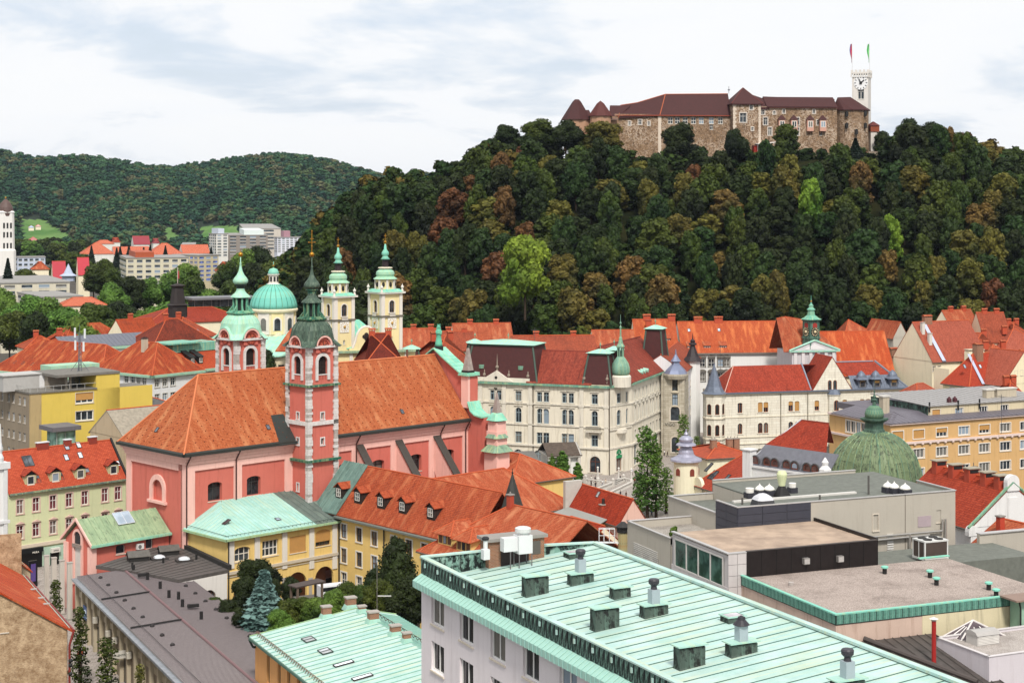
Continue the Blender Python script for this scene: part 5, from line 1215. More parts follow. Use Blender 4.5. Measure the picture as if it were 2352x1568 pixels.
# ---------------------------------------------------------------- long ribbed hall, pillars, brown gable wall
def hall():
 fr=Fr(177,296.0,64.2);ze=fr.Z(1323);C=fr.E('market_hall','long low hall with a ribbed brown-grey metal roof and a concrete window band','hall')
 Wh=fr.S(400);xr=None
 xr=Wh*.47;zr=fr.sub(xr,0).Z(1307);Ln=120.0
 rm=flat('#a39a98',.6,.1,name='ribbed_metal',var=.2);sl1=(zr-ze)/xr
 m=MB();m.slab([(0,0,ze),(0,-Ln,ze),(xr,-Ln,zr),(xr,0,zr)],.3);m.build('roof',rm,C);m=MB();m.slab([(xr,0,zr),(xr,-Ln,zr),(Wh+.3,-Ln,ze),(Wh+.3,0,ze)],.3);m.build('roof',rm,C)
 m=MB();y=-.2
 while y>-Ln+.2:
  for (a,za,b,zb) in ((0,ze,xr,zr),(xr,zr,Wh+.3,ze)):
   m.hexa([(a,y-.06,za),(b,y-.06,zb),(b,y+.06,zb),(a,y+.06,za),(a,y-.05,za+.05),(b,y-.05,zb+.05),(b,y+.05,zb+.05),(a,y+.05,za+.05)])
  y -= .5
 tag(m.build('roof_ribs',flat('#4a4044',.5,.3),C),kind='stuff')
 MB().tube((xr,0,zr+.1),(xr,-Ln,zr+.1),.22,6).build('ridge_cap',flat('#7a5f60'),C)
 m=MB();[m.tube((1.6,0,ze+.4+sl1*1.6-.1),(1.6,-Ln,ze+.4+sl1*1.6-.1),.05,4)];m.build('snow_rail',flat('#403a3a'),C)
 for yy in (-19.5,-40):m=MB();m.box(-.05,xr,yy-.15,yy+.15,0,.01);m=MB().hexa([(0,yy-.12,ze+.1),(xr,yy-.12,zr+.1),(xr,yy+.12,zr+.1),(0,yy+.12,ze+.1),(0,yy-.1,ze+.3),(xr,yy-.1,zr+.3),(xr,yy+.1,zr+.3),(0,yy+.1,ze+.3)]);m.build('roof_joint',DARK(),C)
 for i in range(9):
  for xx in (3.2,Wh-2.2):
   z=ze+(sl1*xx if xx<xr else sl1*(Wh-xx));MB().ball((xx,-4-i*6.1,z+.1),.38,8,6,.8).build('roof_vent',flat('#2a2626'),C)
 for xx,yy in ((xr+1.2,-2.5),(xr+2.3,-17),(xr+2,-24),(xr+3.2,-25.5),(xr+2.4,-31),(xr+3,-40),(xr+2,-9.5)):z=ze+sl1*(Wh-xx);MB().tube((xx,yy,z),(xx,yy,z+1.2),.28,8).build('vent_pipe',flat('#1d1b1b'),C)
 for xx,yy in ((xr+1.6,-8),(xr+3.6,-33)):z=ze+sl1*(Wh-xx);MB().box(xx-.9,xx+.9,yy-.3,yy+.3,z+.3,z+.8).build('vent_hood',flat('#1f1d1d'),C)
 # facade under the left eave
 cc=plaster('#b3a78f',.45);bc=flat('#8f8472',.85)
 MB().box(-.9,.2,-Ln,.4,ze-.7,ze-.35).build('eaves_ledge',flat('#9aa0a6',.4,.3,var=.5),C)
 nb=25;bw=Ln/nb
 xs=[]
 for i in range(nb):
  yc=-bw*(i+.5)
  xs.append(-yc)
  # local face b: x = -t, so x from 0 to Ln
 facade(C,'b',0,Ln,ze-3.4,ze-.7,[([-bw*0+bw*(i+.5)-1.05+1.05*j for i in range(nb) for j in range(3)],ze-2.5,.8,1.1,dict(nx=1,fw=.1,trim=.0,tz=.5,sill=0,fm=flat('#c9c2b2'),d=.2))],cc,.3)
 MB().box(.35,1.0,-Ln,0,0,ze-3.4).build('wall',plaster('#877b6a',.4),C)
 for i in range(nb+1):MB().box(-.25,.6,-bw*i-.35,-bw*i+.35,0,ze-.7).build('pillar',cc,C)
 for i in range(nb):
  if i % 2:MB().box(.3,.36,-bw*i-bw+.6,-bw*i-.6,.1,4.4).build('shop_opening',flat('#121314',.3),C)
 for i in (3,5,6,8):MB().box(-.5,.2,-bw*i-1.4,-bw*i-.6,ze-4.6,ze-3.7).build('air_conditioner_box',flat('#c2bcae'),C)
 s=MB().box(-.1,.0,-bw*1-4.2,-bw*1-.7,ze-5.9,ze-3.7).build('blue_sign',flat('#1f4a86',.5),C);MB().box(-.13,-.1,-bw*1-3.9,-bw*1-1.0,ze-5.5,ze-5.2).build('sign_wave',flat('#8fb4dc',.5),s)
 txt(C,'voda',-.14,-bw*1-2.5,ze-4.7,.9,-pi/2,flat('#d8e4f0',.5,var=.02))
 s=MB().box(-1.6,.3,-bw*7.4,-bw*7.4+.15,4.2,5.4).build('hanging_sign',flat('#c9c4ba'),C);txt(C,'VALENTIN',-.65,-bw*7.4-.04,4.6,.42,0,flat('#2c3a2c',.5,var=.02))
 MB().face([(0,0,ze-.3),(xr,0,zr-.3),(Wh,0,ze-.3),(Wh,0,0),(0,0,0)]).face([(Wh,0,0),(Wh,-Ln,0),(Wh,-Ln,ze),(Wh,0,ze)]).build('wall',cc,C)
hall()
def plaza_left():
 pil=None
 for i,(px,yt,yb) in enumerate(((160,1292,1424),(142,1287,1412),(124,1281,1400),(107,1276,1390))):
  Y=YZ(yb,0);x=WX(px,Y);h=ZY(yt,Y)
  t=thing('stone_pillar',('pale concrete pillar nearest the hall corner in the row of four','second pale pillar from the hall corner in the row of four','third pale pillar from the hall corner in the row of four','pale pillar nearest the dark shopfront in the row of four')[i],'pillar',(x,Y,0),RD(26),'row of square pillars on the plaza')
  MB().box(-.42,.42,-.42,.42,.4,h).build('shaft',plaster('#b9b3a9',.4),t);MB().box(-.6,.6,-.6,.6,0,.4).build('base',flat('#8f8a82'),t);MB().box(-.5,.5,-.5,.5,h,h+.14).build('capstone',flat('#a8a29a'),t)
 t=thing('advertising_column','dark slim advertising pillar with a violet panel outside the shopfront','advertising pillar',(WX(75,330),330,0),RD(44));MB().box(-.9,.9,-.25,.25,0,5.2).build('casing',flat('#15161a',.4),t);MB().box(-.5,.5,-.3,-.25,1.2,4.6).build('poster_panel',flat('#5a4a8a',.4),t)
 pv=NT('paving');b=pv.node('ShaderNodeTexBrick');pv.l.new(pv.pos(),b.inputs['Vector']);b.inputs['Color1'].default_value=lin('#a89f98');b.inputs['Color2'].default_value=lin('#8f8780');b.inputs['Mortar'].default_value=lin('#6a645e');b.inputs['Scale'].default_value=1;b.inputs['Brick Width'].default_value=1.2;b.inputs['Row Height'].default_value=.6;b.inputs['Mortar Size'].default_value=.03
 pv.col(b.outputs['Color']);rough(pv,.9,0,.15)
 struct(MB().prism([(WX(-60,380),380),(WX(-60,235),235),(WX(440,235),235),(WX(250,330),330),(WX(300,385),385)],-.1,.12).build('pavement',pv.m))
 return pv.m
PAVE=plaza_left()
@memo
def roughcast():
 T=NT('rough_render');g=T.pos();a=T.noise(g,.9,8,.75);b=T.noise(T.mapping(g,(1,1,2.2)),3.2,4,.8)
 c=T.mix(T.maprange(a,.38,.62,0,1),lin('#8f7458'),lin('#c2a888'));c=T.mix(T.maprange(b,.5,.66,0,.6),c,lin('#6a5340'));T.col(c);rough(T,.95,0,.1);T.bump(b,.7,.12);return T.m
def brown_wall():
 fr=Fr(155,231.0,64.2);ze=fr.Z(1443);C=fr.E('gable_house','old house with a bare brown rendered gable wall and bright orange roof','house')
 W=26;zr=ze+8.6;wm=roughcast();
 wl=wallm(-W,0,0,ze,[(fr.S(4),fr.Zp(4,1452),1.7,3.2,0)],.4).build('wall',wm,C)
 window(C,'a',fr.S(4),fr.Zp(4,1452),1.7,3.2,dict(nx=2,fw=.14,trim=.0,d=.4,fm=flat('#a8a8a0')))
 MB().vprism([(-W,ze),(0,ze),(-W/2,zr)],0,.5).build('gable_wall',wm,C)
 om=tile('#d0562c','#b9451f','#6a2414',.2,.32,.2,.12,'#d88858',.2);Ln=36
 m=MB();m.slab([(.6,-.3,ze-.2),(.6,Ln,ze-.2),(-W/2,Ln,zr),(-W/2,-.3,zr)],.3);m.build('roof',om,C);m=MB();m.slab([(-W-.6,-.3,ze-.2),(-W-.6,Ln,ze-.2),(-W/2,Ln,zr),(-W/2,-.3,zr)],.3);m.build('roof',om,C)
 MB().box(-.1,.0,0,Ln,0,ze).box(-W,0,Ln-.3,Ln,0,zr-2).build('wall',wm,C)
 rd=flat('#7c2c26',.5);MB().tube((.75,-.4,ze-.25),(.75,Ln,ze-.25),.2,6).tube((.75,-.4,ze-.3),(.2,-.35,ze-2.2),.16,6).tube((.2,-.35,ze-2.2),(.2,-.35,0),.16,6).build('gutter',rd,C)
 MB().tube((.3,.2,ze+.1),(.3,Ln,ze+.1),.09,4).build('snow_rail',flat('#a8b0a4'),C)
 for i,y in enumerate((12,16,22)):MB().box(-1.0,-.1,y,y+.5,ze+.5,ze+.62).build('snow_board',flat('#a4a09c',.5),C,(0,0,.25))
 for py in (1515,1525,1545):MB().ball((.3,-.5,fr.Z(py)),.3,8,6).build('wall_lamp',DARK(),C)
 # pink dormer wall behind with beige gable
 f=Fr(70,268.0,64.2);C2=f.E('beige_outhouse','beige gable wall fragment behind the orange roof at the left edge','house')
 MB().vprism([(-20,0),(0,0),(0,f.Z(1310)),(-2.5,f.Z(1270)),(-7,f.Z(1235)),(-20,f.Z(1180))],0,5).build('wall',plaster('#b8a488',.5),C2)
 MB().slab([(.3,-.3,f.Z(1312)),(.3,5,f.Z(1312)),(-7,5,f.Z(1227)),(-7,-.3,f.Z(1227))],.2).build('roof',om,C2)
brown_wall()
# ================================================================ foreground roofs
def onplane(fr,px,py,a,b):
 """local (x,y,z) where the sight line through (px,py) meets z = a + b*x of the frame"""
 k,m=(px-CX)/F,(py-HY)/F;kx=k*fr.u[0]+fr.u[1];c=-fr.x*fr.u[0]-fr.y*fr.u[1]
 Y=(H-a-b*c)/(m+b*kx);X=k*Y;x,y=fr.loc(X,Y);return x,y,a+b*x
MINT=copper('#b4cdc9','#95bab1',.16,.08,'#c4c49c');MINTS=copper('#9cc4b6','#84b0a2',.12,.15,'#8ea878');PATD=copper('#86a89c','#4f7466',.04,.6,'#a9bcb0','#0d1413',.42,name='weathered_copper')
def hotel():
 fr=Fr(968,150.0,64.2);zp=fr.Z(1278);C=fr.E('hotel','tall white building with a huge pale mint copper roof, blackened copper parapet and skirt','hotel');Ln=58
 wm=plaster('#dfd7d8',.25,stain='#8c7c78');Lr=fr.S(1366);zr=fr.Zp(1366,1246)
 xs=[-fr.T(p) for p in (1005.3,1071.3,1143.5,1219.6,1305,1402,1512)];zt,zb=fr.Zq(1005,1371),fr.Zq(1005,1438);h=zt-zb
 st=fr.Zq(1005,1371)-fr.Zq(1005,1478)
 ws=dict(nx=2,fw=.16,trim=0,tz=0,d=.3,fm=flat('#e6e4e0',.4,var=.03),gm=glass('#14161a',.08))
 facade(C,'b',0,Ln,8,zp-1.5,[(xs,zb-i*st,2.75,h,ws) for i in range(4)],wm,0,.3)
 for i in range(3):
  for x in xs:
   cm_=MB();[cm_.box(.42+.04*(j % 2),.46+.04*(j % 2),-x-.55-.05+j*.13,-x-.55+.06+j*.13,zb-i*st+.1,zb-i*st+h-.1) for j in range(4)];cm_.build('curtain',flat('#8d8a86'),C) if False else None
 MB().box(.1,Lr,-.5,-.1,8,zp-2.6).box(Lr-.4,Lr,-Ln,0,8,zr-.3).build('wall',wm,C)
 # skirt plates and parapet panels: one object each
 pw=.70;n=int(Ln/pw);e=.012
 sk=MB();sk.hexa([(-.85,e,-2.55),(-.85,pw-e,-2.55),(0,pw-e,-2.75),(0,e,-2.75),(-.85,e,-1.98),(-.85,pw-e,-1.98),(0,pw-e,-1.42),(0,e,-1.42)][0:8]);sk.tube((-.87,0,-1.95),(0,0,-1.38),.035,4).tube((-.88,0,-1.95),(-.88,0,-2.55),.035,4);skm=sk.mesh('skirt_plate',[copper('#a3cbc2','#8fbcb2',.02,.05,'#a8c4aa')])
 pms=[]
 for v in range(5):m=MB();m.box(-.06-.012*v,.1,.03,pw-.03,-1.42,-.08);pms.append(m.mesh('parapet_panel',PATD))
 sm_=MB().box(-.13,-.02,-.035,.035,-1.42,-.05).mesh('panel_seam',flat('#131a18',.6))
 for i in range(n):
  y=-(i+1)*pw;obj('skirt_plate',skm,C,(0,y,zp));obj('parapet_panel',pms[i % 5],C,(0,y,zp))
 m=MB();[m.box(-.1,-.02,-(i+1)*pw-.03,-(i+1)*pw+.03,zp-1.42,zp-.06) for i in range(n)];m.build('panel_seams',flat('#10181a',.6),C)
 for i in range(2,n,4):MB().box(-.2,-.06,-i*pw+.25,-i*pw+.4,zp-.75,zp-.4).build('overflow_spout',MINT,C)
 for i in range(int(Ln/3)):MB().box(-.18,.38,-(i+1)*3+.01,-i*3-.01,zp-.06,zp+.06).build('coping_plate',MINT,C)
 MB().box(.1,.3,-Ln,0,zp-2.2,zp-.06).build('parapet_wall',flat('#141a18',.7),C)
 # back parapet
 bx=fr.S(1113);m=MB();m.box(.1,bx,-.2,.1,zp-2.3,zp-.05);m.build('parapet_wall',PATD,C)
 MB().box(.0,bx,-.35,.25,zp-.05,zp+.07).build('coping_plate',MINT,C)
 x2=fr.S(1240);MB().hexa([(x2,-.2,zp-2.2),(Lr,-.2,zr-.6),(Lr,.1,zr-.6),(x2,.1,zp-2.2),(x2,-.2,zp-.1),(Lr,-.2,zr),(Lr,.1,zr),(x2,.1,zp-.1)]).build('parapet_wall',PATD,C)
 MB().hexa([(x2,-.35,zp-.1),(Lr,-.35,zr),(Lr,.25,zr),(x2,.25,zp-.1),(x2,-.35,zp+.05),(Lr,-.35,zr+.12),(Lr,.25,zr+.12),(x2,.25,zp+.05)]).build('coping_plate',MINT,C)
 # roof sheets
 za=zp-2.0;b=(zr-.12-za)/(Lr-.3);a=za-.3*b;s=1.58;k=int(Ln/s)
 for i in range(k):
  y0,y1=-.2-(i+1)*s,-.2-i*s-.012;m=MB();m.slab([(.3,y0,za),(Lr,y0,zr-.12),(Lr,y1,zr-.12),(.3,y1,za)],.1)
  m.build('roof_sheet',MINT,C)
  m=MB();m.hexa([(.3,y0-.03,za),(Lr,y0-.03,zr-.12),(Lr,y0+.03,zr-.12),(.3,y0+.03,za),(.3,y0-.02,za+.05),(Lr,y0-.02,zr-.07),(Lr,y0+.02,zr-.07),(.3,y0+.02,za+.05)]);m.build('standing_seam',flat('#3c5e54',.6),C)
 for i in range(int(Ln/2.5)):MB().box(Lr-.3,Lr+.25,-(i+1)*2.5+.01,-i*2.5-.01,zr-.06,zr+.14).build('edge_plate',MINT,C)
 MB().box(Lr+.0,Lr+.05,-Ln,0,zr-.6,zr-.06).build('fascia',flat('#27453c'),C)
 # roof furniture, each a thing standing on the roof
 P=lambda px,py:onplane(fr,px,py,a,b)
 vb=copper('#4c5a52','#30362f',.05,.8,'#6c8a7c','#1c1c1a',.3,name='weathered_copper');cap=copper('#a6cabf','#86b0a4',.12,.2)
 def at_(px,py,name,label,cat,grp):x,y,z=P(px,py);return thing(name,label,cat,(fr.x+x*fr.u[0]+y*fr.v[0],fr.y+x*fr.u[1]+y*fr.v[1],z),fr.rz,grp)
 def ventbox(t,w,d,h,slots=True):
  m=MB();m.box(0,w,0,d,-.6,h);m.build('casing',vb,t);m=MB();m.hexa([(-.12,-.12,-.25),(w+.12,-.12,-.1),(w+.12,d+.12,-.1),(-.12,d+.12,-.25),(0,0,.15),(w,0,.25),(w,d,.25),(0,d,.15)]);m.build('flashing',vb,t)
  MB().box(-.18,w+.18,-.18,d+.18,h+.12,h+.2).build('lid',cap,t)
  m=MB();[m.box(x_*w-.06,x_*w+.06,.02,d-.02,h,h+.12) for x_ in (.05,.5,.95)];m.build('lid_post',vb,t)
  if slots:MB().box(.1,w-.1,.1,d-.1,h,h+.1).build('vent_slot',flat('#0e1010'),t)
 for px,py,w,h,lab in ((1209,1372,2.1,1.55,'blackened copper vent box nearest the brick stack on the mint roof'),(1368,1451,2.1,1.6,'blackened copper vent box in the middle of the mint roof below the small one'),(1562,1540,2.1,1.5,'blackened copper vent box closest to the viewer on the mint roof'),(1412,1377,1.5,.8,'small low blackened vent box high on the mint roof')):
  ventbox(at_(px,py,'vent_box',lab,'roof vent','copper vent boxes on the mint roof'),w,.9,h)
 for px,py,w,lab in ((1314,1346,2.1,'grey flue with dark mushroom cap nearest the ridge corner of the mint roof'),(1482,1421,2.1,'grey flue with dark mushroom cap in the middle of the mint roof'),(1681,1511,2.2,'grey flue with a cone-shaped cap beside the roof hatch'),(1925,1600,2.2,'grey flue with dark mushroom cap at the bottom edge of the view')):
  t=at_(px,py,'roof_flue',lab,'flue','capped flues on the mint roof');ventbox(t,w,.9,.85,False);x=w*.5
  MB().box(x-.36,x+.36,.1,.8,1.05,2.15).build('duct',flat('#a9b4ba',.45,.3,var=.1),t)
  if 'cone' in lab:MB().lathe([(.5,2.15),(.62,2.2),(.3,2.55),(.25,2.75),(.05,2.85)],14,x,.45).build('cowl',flat('#2c2a30',.5),t)
  else:MB().lathe([(.26,2.15),(.22,2.4),(.42,2.6),(.44,2.85),(.36,2.95),(.02,2.97)],14,x,.45).build('cowl',flat('#37343a',.5),t)
 for px,py,lab in ((1308,1284,'flat glazed roof hatch near the far edge of the mint roof'),(1674,1433,'flat glazed roof hatch beside the cone-capped flue')):
  t=at_(px,py,'roof_hatch',lab,'roof hatch','glazed hatches on the mint roof');MB().box(0,1.5,0,1.2,-.3,.5).build('frame',vb,t);MB().box(.12,1.38,.12,1.08,.5,.53).build('pane',glass('#8a8488',.3),t);m=MB();m.box(-.1,1.6,-.1,.04,.45,.55).box(-.1,1.6,1.16,1.3,.45,.55).box(-.1,.04,.04,1.16,.45,.55).box(1.46,1.6,.04,1.16,.45,.55);m.build('rim',cap,t)
  # brick stack with slab, duct tanks on legs
 t=thing('brick_stack','long brick chimney stack with a concrete slab top on the edge of the mint roof','chimney',(fr.x,fr.y,0),fr.rz)
 z0,z1=zp-1.9,fr.Zp(1115,1240);MB().box(bx,x2,-.9,.9,z0,z1).build('brickwork',BRICK(),t);MB().box(bx-.25,x2+.25,-1.15,1.15,z1,z1+.28).build('slab',flat('#8f8a84',.9),t)
 MB().box(bx+1.2,x2-1.6,-.96,-.9,z0,z1-.2).build('dark_render',flat('#3a2c2c'),t);MB().box(x2-1.3,x2-.4,-.94,-.9,z1-1.5,z1-.3).build('grille',flat('#5a5650'),t)
 for px,py,r,h,l,lab in ((1190,1304,.78,2.4,1.25,'white cylindrical-topped air duct on four thin legs beside the brick stack'),):
  x,y,z=P(px,py);t=thing('duct_tank',lab,'duct',(fr.x+x*fr.u[0]+y*fr.v[0],fr.y+x*fr.u[1]+y*fr.v[1],z),fr.rz)
  wm_=flat('#d5d6d6',.4,var=.1);MB().box(0,1.35,-.2,1.0,l,l+1.6).build('casing',wm_,t);MB().lathe([(.55,l+1.6),(.55,l+1.8),(.72,l+1.85),(.72,l+2.2),(.5,l+2.3),(.05,l+2.35)],16,.68,.4).build('cowl',flat('#d8d8d6',.35,.2),t)
  for a_,b_ in ((.05,-.15),(1.3,-.15),(.05,.95),(1.3,.95)):MB().tube((a_,b_,-.5),(a_,b_,l),.05,5).build('leg',flat('#6a6868'),t)
  MB().box(-1.35,0,.1,.9,l+.25,l+1.45).build('side_duct',wm_,t);MB().tube((-.7,.1,-.4),(-.7,.1,l+.25),.05,5).build('leg',flat('#6a6868'),t)
  t=thing('small_cowl','small dark-capped white vent pipe left of the duct tank','duct',(t.location.x-2.9,t.location.y-.5,z+.9),fr.rz);MB().box(-.3,.3,-.3,.3,0,.9).build('casing',wm_,t);MB().tube((0,0,.9),(0,0,1.7),.2,8).build('pipe',wm_,t);MB().lathe([(.3,1.7),(.34,1.9),(.2,2.0)],10).build('cowl',flat('#2a282c'),t)
hotel()
def copperhouse():
 fr=Fr(573,231.0,64.2);ze=fr.Z(1461);C=fr.E('copper_roof_house','ochre house with a mint copper roof, brick chimneys and roof windows','house');Ln=60
 xr=fr.S(816);zr=fr.Zp(816,1397);xe=fr.S(910);ze2=fr.Zp(910,1410);b=(zr-ze)/xr;s=1.55;n=int(Ln/s)
 for i in range(n):
  y0,y1=-(i+1)*s,-i*s-.012;m=MB();m.slab([(0,y0,ze),(xr,y0,zr),(xr,y1,zr),(0,y1,ze)],.1);m.build('roof_sheet',MINT,C)
  m=MB();m.tube((0,y0,ze+.04),(xr,y0,zr+.04),.055,4).tube((xr,y0,zr+.04),(xe,y0,ze2+.04),.055,4).tube((xr,y0-s/2,zr+.04),(xe,y0-s/2,ze2+.04),.05,4);m.build('standing_seam',flat('#6fa393',.6),C)
  m=MB();m.slab([(xr,y0,zr),(xe,y0,ze2),(xe,y1,ze2),(xr,y1,zr)],.1);m.build('roof_sheet',MINT,C)
 MB().tube((0,0,ze+.05),(xr,0,zr+.05),.09,5).tube((xr,0,zr+.05),(xe,0,ze2+.05),.09,5).build('verge',copper('#8fae84','#7a9a6a',.3,.2),C)
 m=MB();m.tube((1.1,0,ze+1.1*b+.4),(1.1,-Ln,ze+1.1*b+.4),.05,4).tube((1.1,0,ze+1.1*b+.25),(1.1,-Ln,ze+1.1*b+.25),.04,4);[m.tube((.8,-i*.8,ze+.8*b),(1.1,-i*.8,ze+1.1*b+.42),.045,4) for i in range(int(Ln/.8))];tag(m.build('snow_rail',flat('#6a4a30',.8),C))
 m=MB();y=0
 for i in range(14):m.tube((xr+1.2,-i*1.4-5,zr+.5),(xr+1.2,-i*1.4-5.7,zr+.1),.05,4).tube((xr+1.2,-i*1.4-5.7,zr+.1),(xr+1.2,-i*1.4-6.4,zr+.5),.05,4)
 m.tube((xr+1.2,-5,zr+.5),(xr+1.2,-24,zr+.5),.05,4).build('walkway_rail',flat('#4a3a2c'),C)
 wm=plaster('#cf9a62',.3,stain='#8a5a34');pxs=[616,641,663,686,710,735,762];z1=fr.Zq(616,1509)
 facade(C,'b',0,Ln,0,ze-.3,[([-fr.T(p,.8) for p in pxs],z1-4.2,1.25,4.0,dict(nx=2,fw=.12,trim=0,tz=.5,sill=0,d=.4,fm=flat('#6a5a40'))),([-fr.T(p,.8) for p in pxs],z1-10,1.25,4.0,dict(nx=2,fw=.12,trim=0,tz=.5,sill=0,d=.4,fm=flat('#6a5a40')))],wm,.8,.4)
 MB().box(.8,xe-.5,-.5,-.1,0,ze-.2).build('wall',wm,C);MB().box(-.15,.9,-Ln,0,ze-.42,ze-.12).build('eaves_board',flat('#4a6a5c'),C)
 m=MB();m.tube((-.1,-.2,ze-.4),(.4,-.3,ze-1.4),.16,6).tube((.4,-.3,ze-1.4),(1.0,-.25,ze-1.5),.16,6);m.build('downpipe',flat('#2c3a34'),C)
 for px,yb,yt,w in ((741,1410,1383,1.35),(805,1394,1368,1.5),(831,1404,1388,1.1),(857,1427,1401,1.5),(908,1456,1432,1.4),(934,1472,1449,1.1)):
  x,y,z=onplane(fr,px,yb,ze,b)
  if px<800:y=min(y,-.2)
  h=(yb-yt)*fr.Yat(x,y)/F
  o=chimney(C,x,y,z-.3,z+h-.25,w*.92,w*.66,BRICK(),flat('#a39c94',.9),0);fl=MB().hexa([(-w*.7,-w*.55,0),(w*.7,-w*.55,0),(w*.7,w*.55,0),(-w*.7,w*.55,0),(-w*.48,-w*.36,.75),(w*.48,-w*.36,.75),(w*.48,w*.36,.75),(-w*.48,w*.36,.75)]).build('flashing',MINTS,o)
  m=MB();[m.box(-.4*w+.3*w*i,-.4*w+.3*w*i+.2*w,-.1,.12,h+.1,h+.14) for i in range(3)];m.build('flue_opening',flat('#1a1614'),o)
 for px,py,w,l,nx,gc in ((707,1462,2.2,1.5,2,'#a9aeb8'),(745,1489,2.2,1.5,2,'#a9aeb8'),(785,1518,1.0,2.6,1,'#c9ced6'),(828,1549,1.0,2.6,1,'#c9ced6')):
  x,y,z=onplane(fr,px,py+8,ze,b);skylight(C,x-l*.4,y,z-l*.4*b+.05,w,l,b,'b',glass(gc,.06),flat('#3c4a44' if nx == 2 else '#3a3634'),nx=nx)
copperhouse()
# ---------------------------------------------------------------- orange roofs between monastery and hotel
def midroofs():
 ot=tile('#bc6240','#a44c2c','#6a2c1a',.25,.34,.22,.15,'#cc8c64',.25);rt=tile('#b8462a','#9a3219','#4a170e',.4,.34,.22,.3,None,.45)
 o=house('courtyard_house','broad hipped orange roof with a dark spire and chimney standing in front of it',1060,1206,14,47,1322,None,7.2,YEL,ot,'hip',Wm=22,h0=.1,h1=10,Y=320.0)
 f=o.fr;x,y,z=f.S(1176,1.0),1.0,0;zz=rz_(o,3)
 # dark pyramid spire
 X,Y=WX(1177,296),296;t=thing('dark_spire','small dark metal pyramid spire between two orange roofs','spire',(X,Y,0),f.rz);zb,zt=ZY(1172,Y),ZY(1088,Y)
 MB().lathe([(2.35,zb-3),(2.35,zb),(2.0,zb+.5),(.1,zt)],8,rot=.3).build('spire_roof',flat('#33342f',.6,var=.6),t);MB().tube((0,0,zt-.3),(0,0,zt+1.0),.06,5).ball((0,0,zt+.2),.2,6,4).build('finial',DARK(),t)
 o=house('courtyard_house','orange hipped roof with two hipped dormers just behind the mint roof',967,1261,15.7,50,1,1,1,YEL,ot,'flat',Lm=22,Wm=.3,Y=290.0)
 C,f=o.C,o.fr;ze=o.ze;D=22;ln=30;apex=(11,-11,ze+7.9);near=(11,-ln,ze+7.9)
 P=[[(-.6,.6,ze-.3),(-.6,-ln,ze-.3),near,apex],[(-.6,.6,ze-.3),(D+.6,.6,ze-.3),apex],[(D+.6,.6,ze-.3),(D+.6,-ln,ze-.3),near,apex]]
 roof(C,P,ot,.25,RIDGE());eaves(C,P,flat('#5a5048'),.14);MB().box(0,.3,-ln,0,0,ze).build('wall',YEL,C)
 sl_=7.9/11.3
 for px,py in ((1035,1247),(1078,1262)):
  x,y,z=onplane(f,px,py-4,ze-.3,sl_);x -= 1.2
  t=MB().box(0,3.4,-1.9,1.9,-1.5,1.5).build('dormer',YEL,C,(x,y,z));q=MB();ap=(3.2,0,3.3);E=[(-.8,-2.6,1.45),(-.8,2.6,1.45),(4.6,2.6,2.2),(4.6,-2.6,2.2)];r1,r2=(2.0,0,3.4),(5.2,0,3.4)
  q.slab([E[0],E[1],r1],.12).slab([E[1],E[2],r2,r1],.12).slab([E[3],E[0],r1,r2],.12);q.build('dormer_roof',ot,t)
  m=MB();[m.tube(a_,b_,.12,5) for a_,b_ in ((E[0],r1),(E[1],r1),(r1,r2))];m.build('ridge_cap',RIDGE(),t);m=MB();[m.box(-.06,.02,y_-.45,y_+.45,-.2,1.2) for y_ in (-1.2,0,1.2)];m.build('window',flat('#6a4a34'),t);MB().box(-.1,-.04,-.3,.3,-.1,1.1).build('pane',glass(),t)
 x,y,z=10.4,f.T(1172,10.4),0;chimney(C,x,y,ze+6,ze+9.6,.9,.9,flat('#a8452e'),flat('#8c8680'),1)
 # small house at the square with pink gable
 o=house('gable_house','dark orange roof with a pink gable wall facing the bridges',1423,1203,15,62,1484,1308,4.4,plaster('#dcb4a4',.3),rt,'gable','y',Y=316.0)
 chimney(o.C,1.2,o.W*.42,o.ze+.3,o.ze+2.2,1.3,.9,flat('#a8452e'),flat('#9a958c'),0);MB().tube((1.2,o.W*.42,o.ze+2.3),(1.2,o.W*.42,o.ze+3.4),.3,8).build('flue',flat('#2a2422'),o.C)
 skylight(o.C,2.0,o.W*.62,o.ze+2.0*o.sl,.9,1.2,o.sl,'b',glass('#9aa4ac'));W=o.W
 MB().box(-.9,o.L*.5,W,W+.9,6,o.zr+.8).build('fire_wall',flat('#b9b6ae',.8),o.C)
 MB().hexa([(-3.6,4,o.ze-1.4),(-.3,4,o.ze+.1),(-.3,W,o.ze+.1),(-3.6,W+2,o.ze-1.4),(-3.6,4,o.ze-1.3),(-.3,4,o.ze+.25),(-.3,W,o.ze+.25),(-3.6,W+2,o.ze-1.3)]).build('sheet_roof',flat('#9a9c96',.5,.2),o.C)
 o=house('courtyard_house','small weathered orange roof behind the rusty stack',1345,1262,15,58,1430,1270,3.6,CREAM,rt,'gable','y',Y=285.0)
 o=house('courtyard_house','orange roof with a little tiled chimney beside the church buttress',1176,1112,15,50,None,1034,4.6,YEL,ot,'hip','y',Lm=17,Y=352.0,h0=8,h1=.1);chimney_roofed(o.C,5.5,o.W*.45,o.ze+2.4,o.ze+5.2,1.7,1.5,flat('#b85a34'),ot)
 o=house('low_wing','low orange roof linking the monastery wing to the hipped roofs',1046,1262,12,48,1100,1010,5,YEL,rt,'hip',Y=300.0)
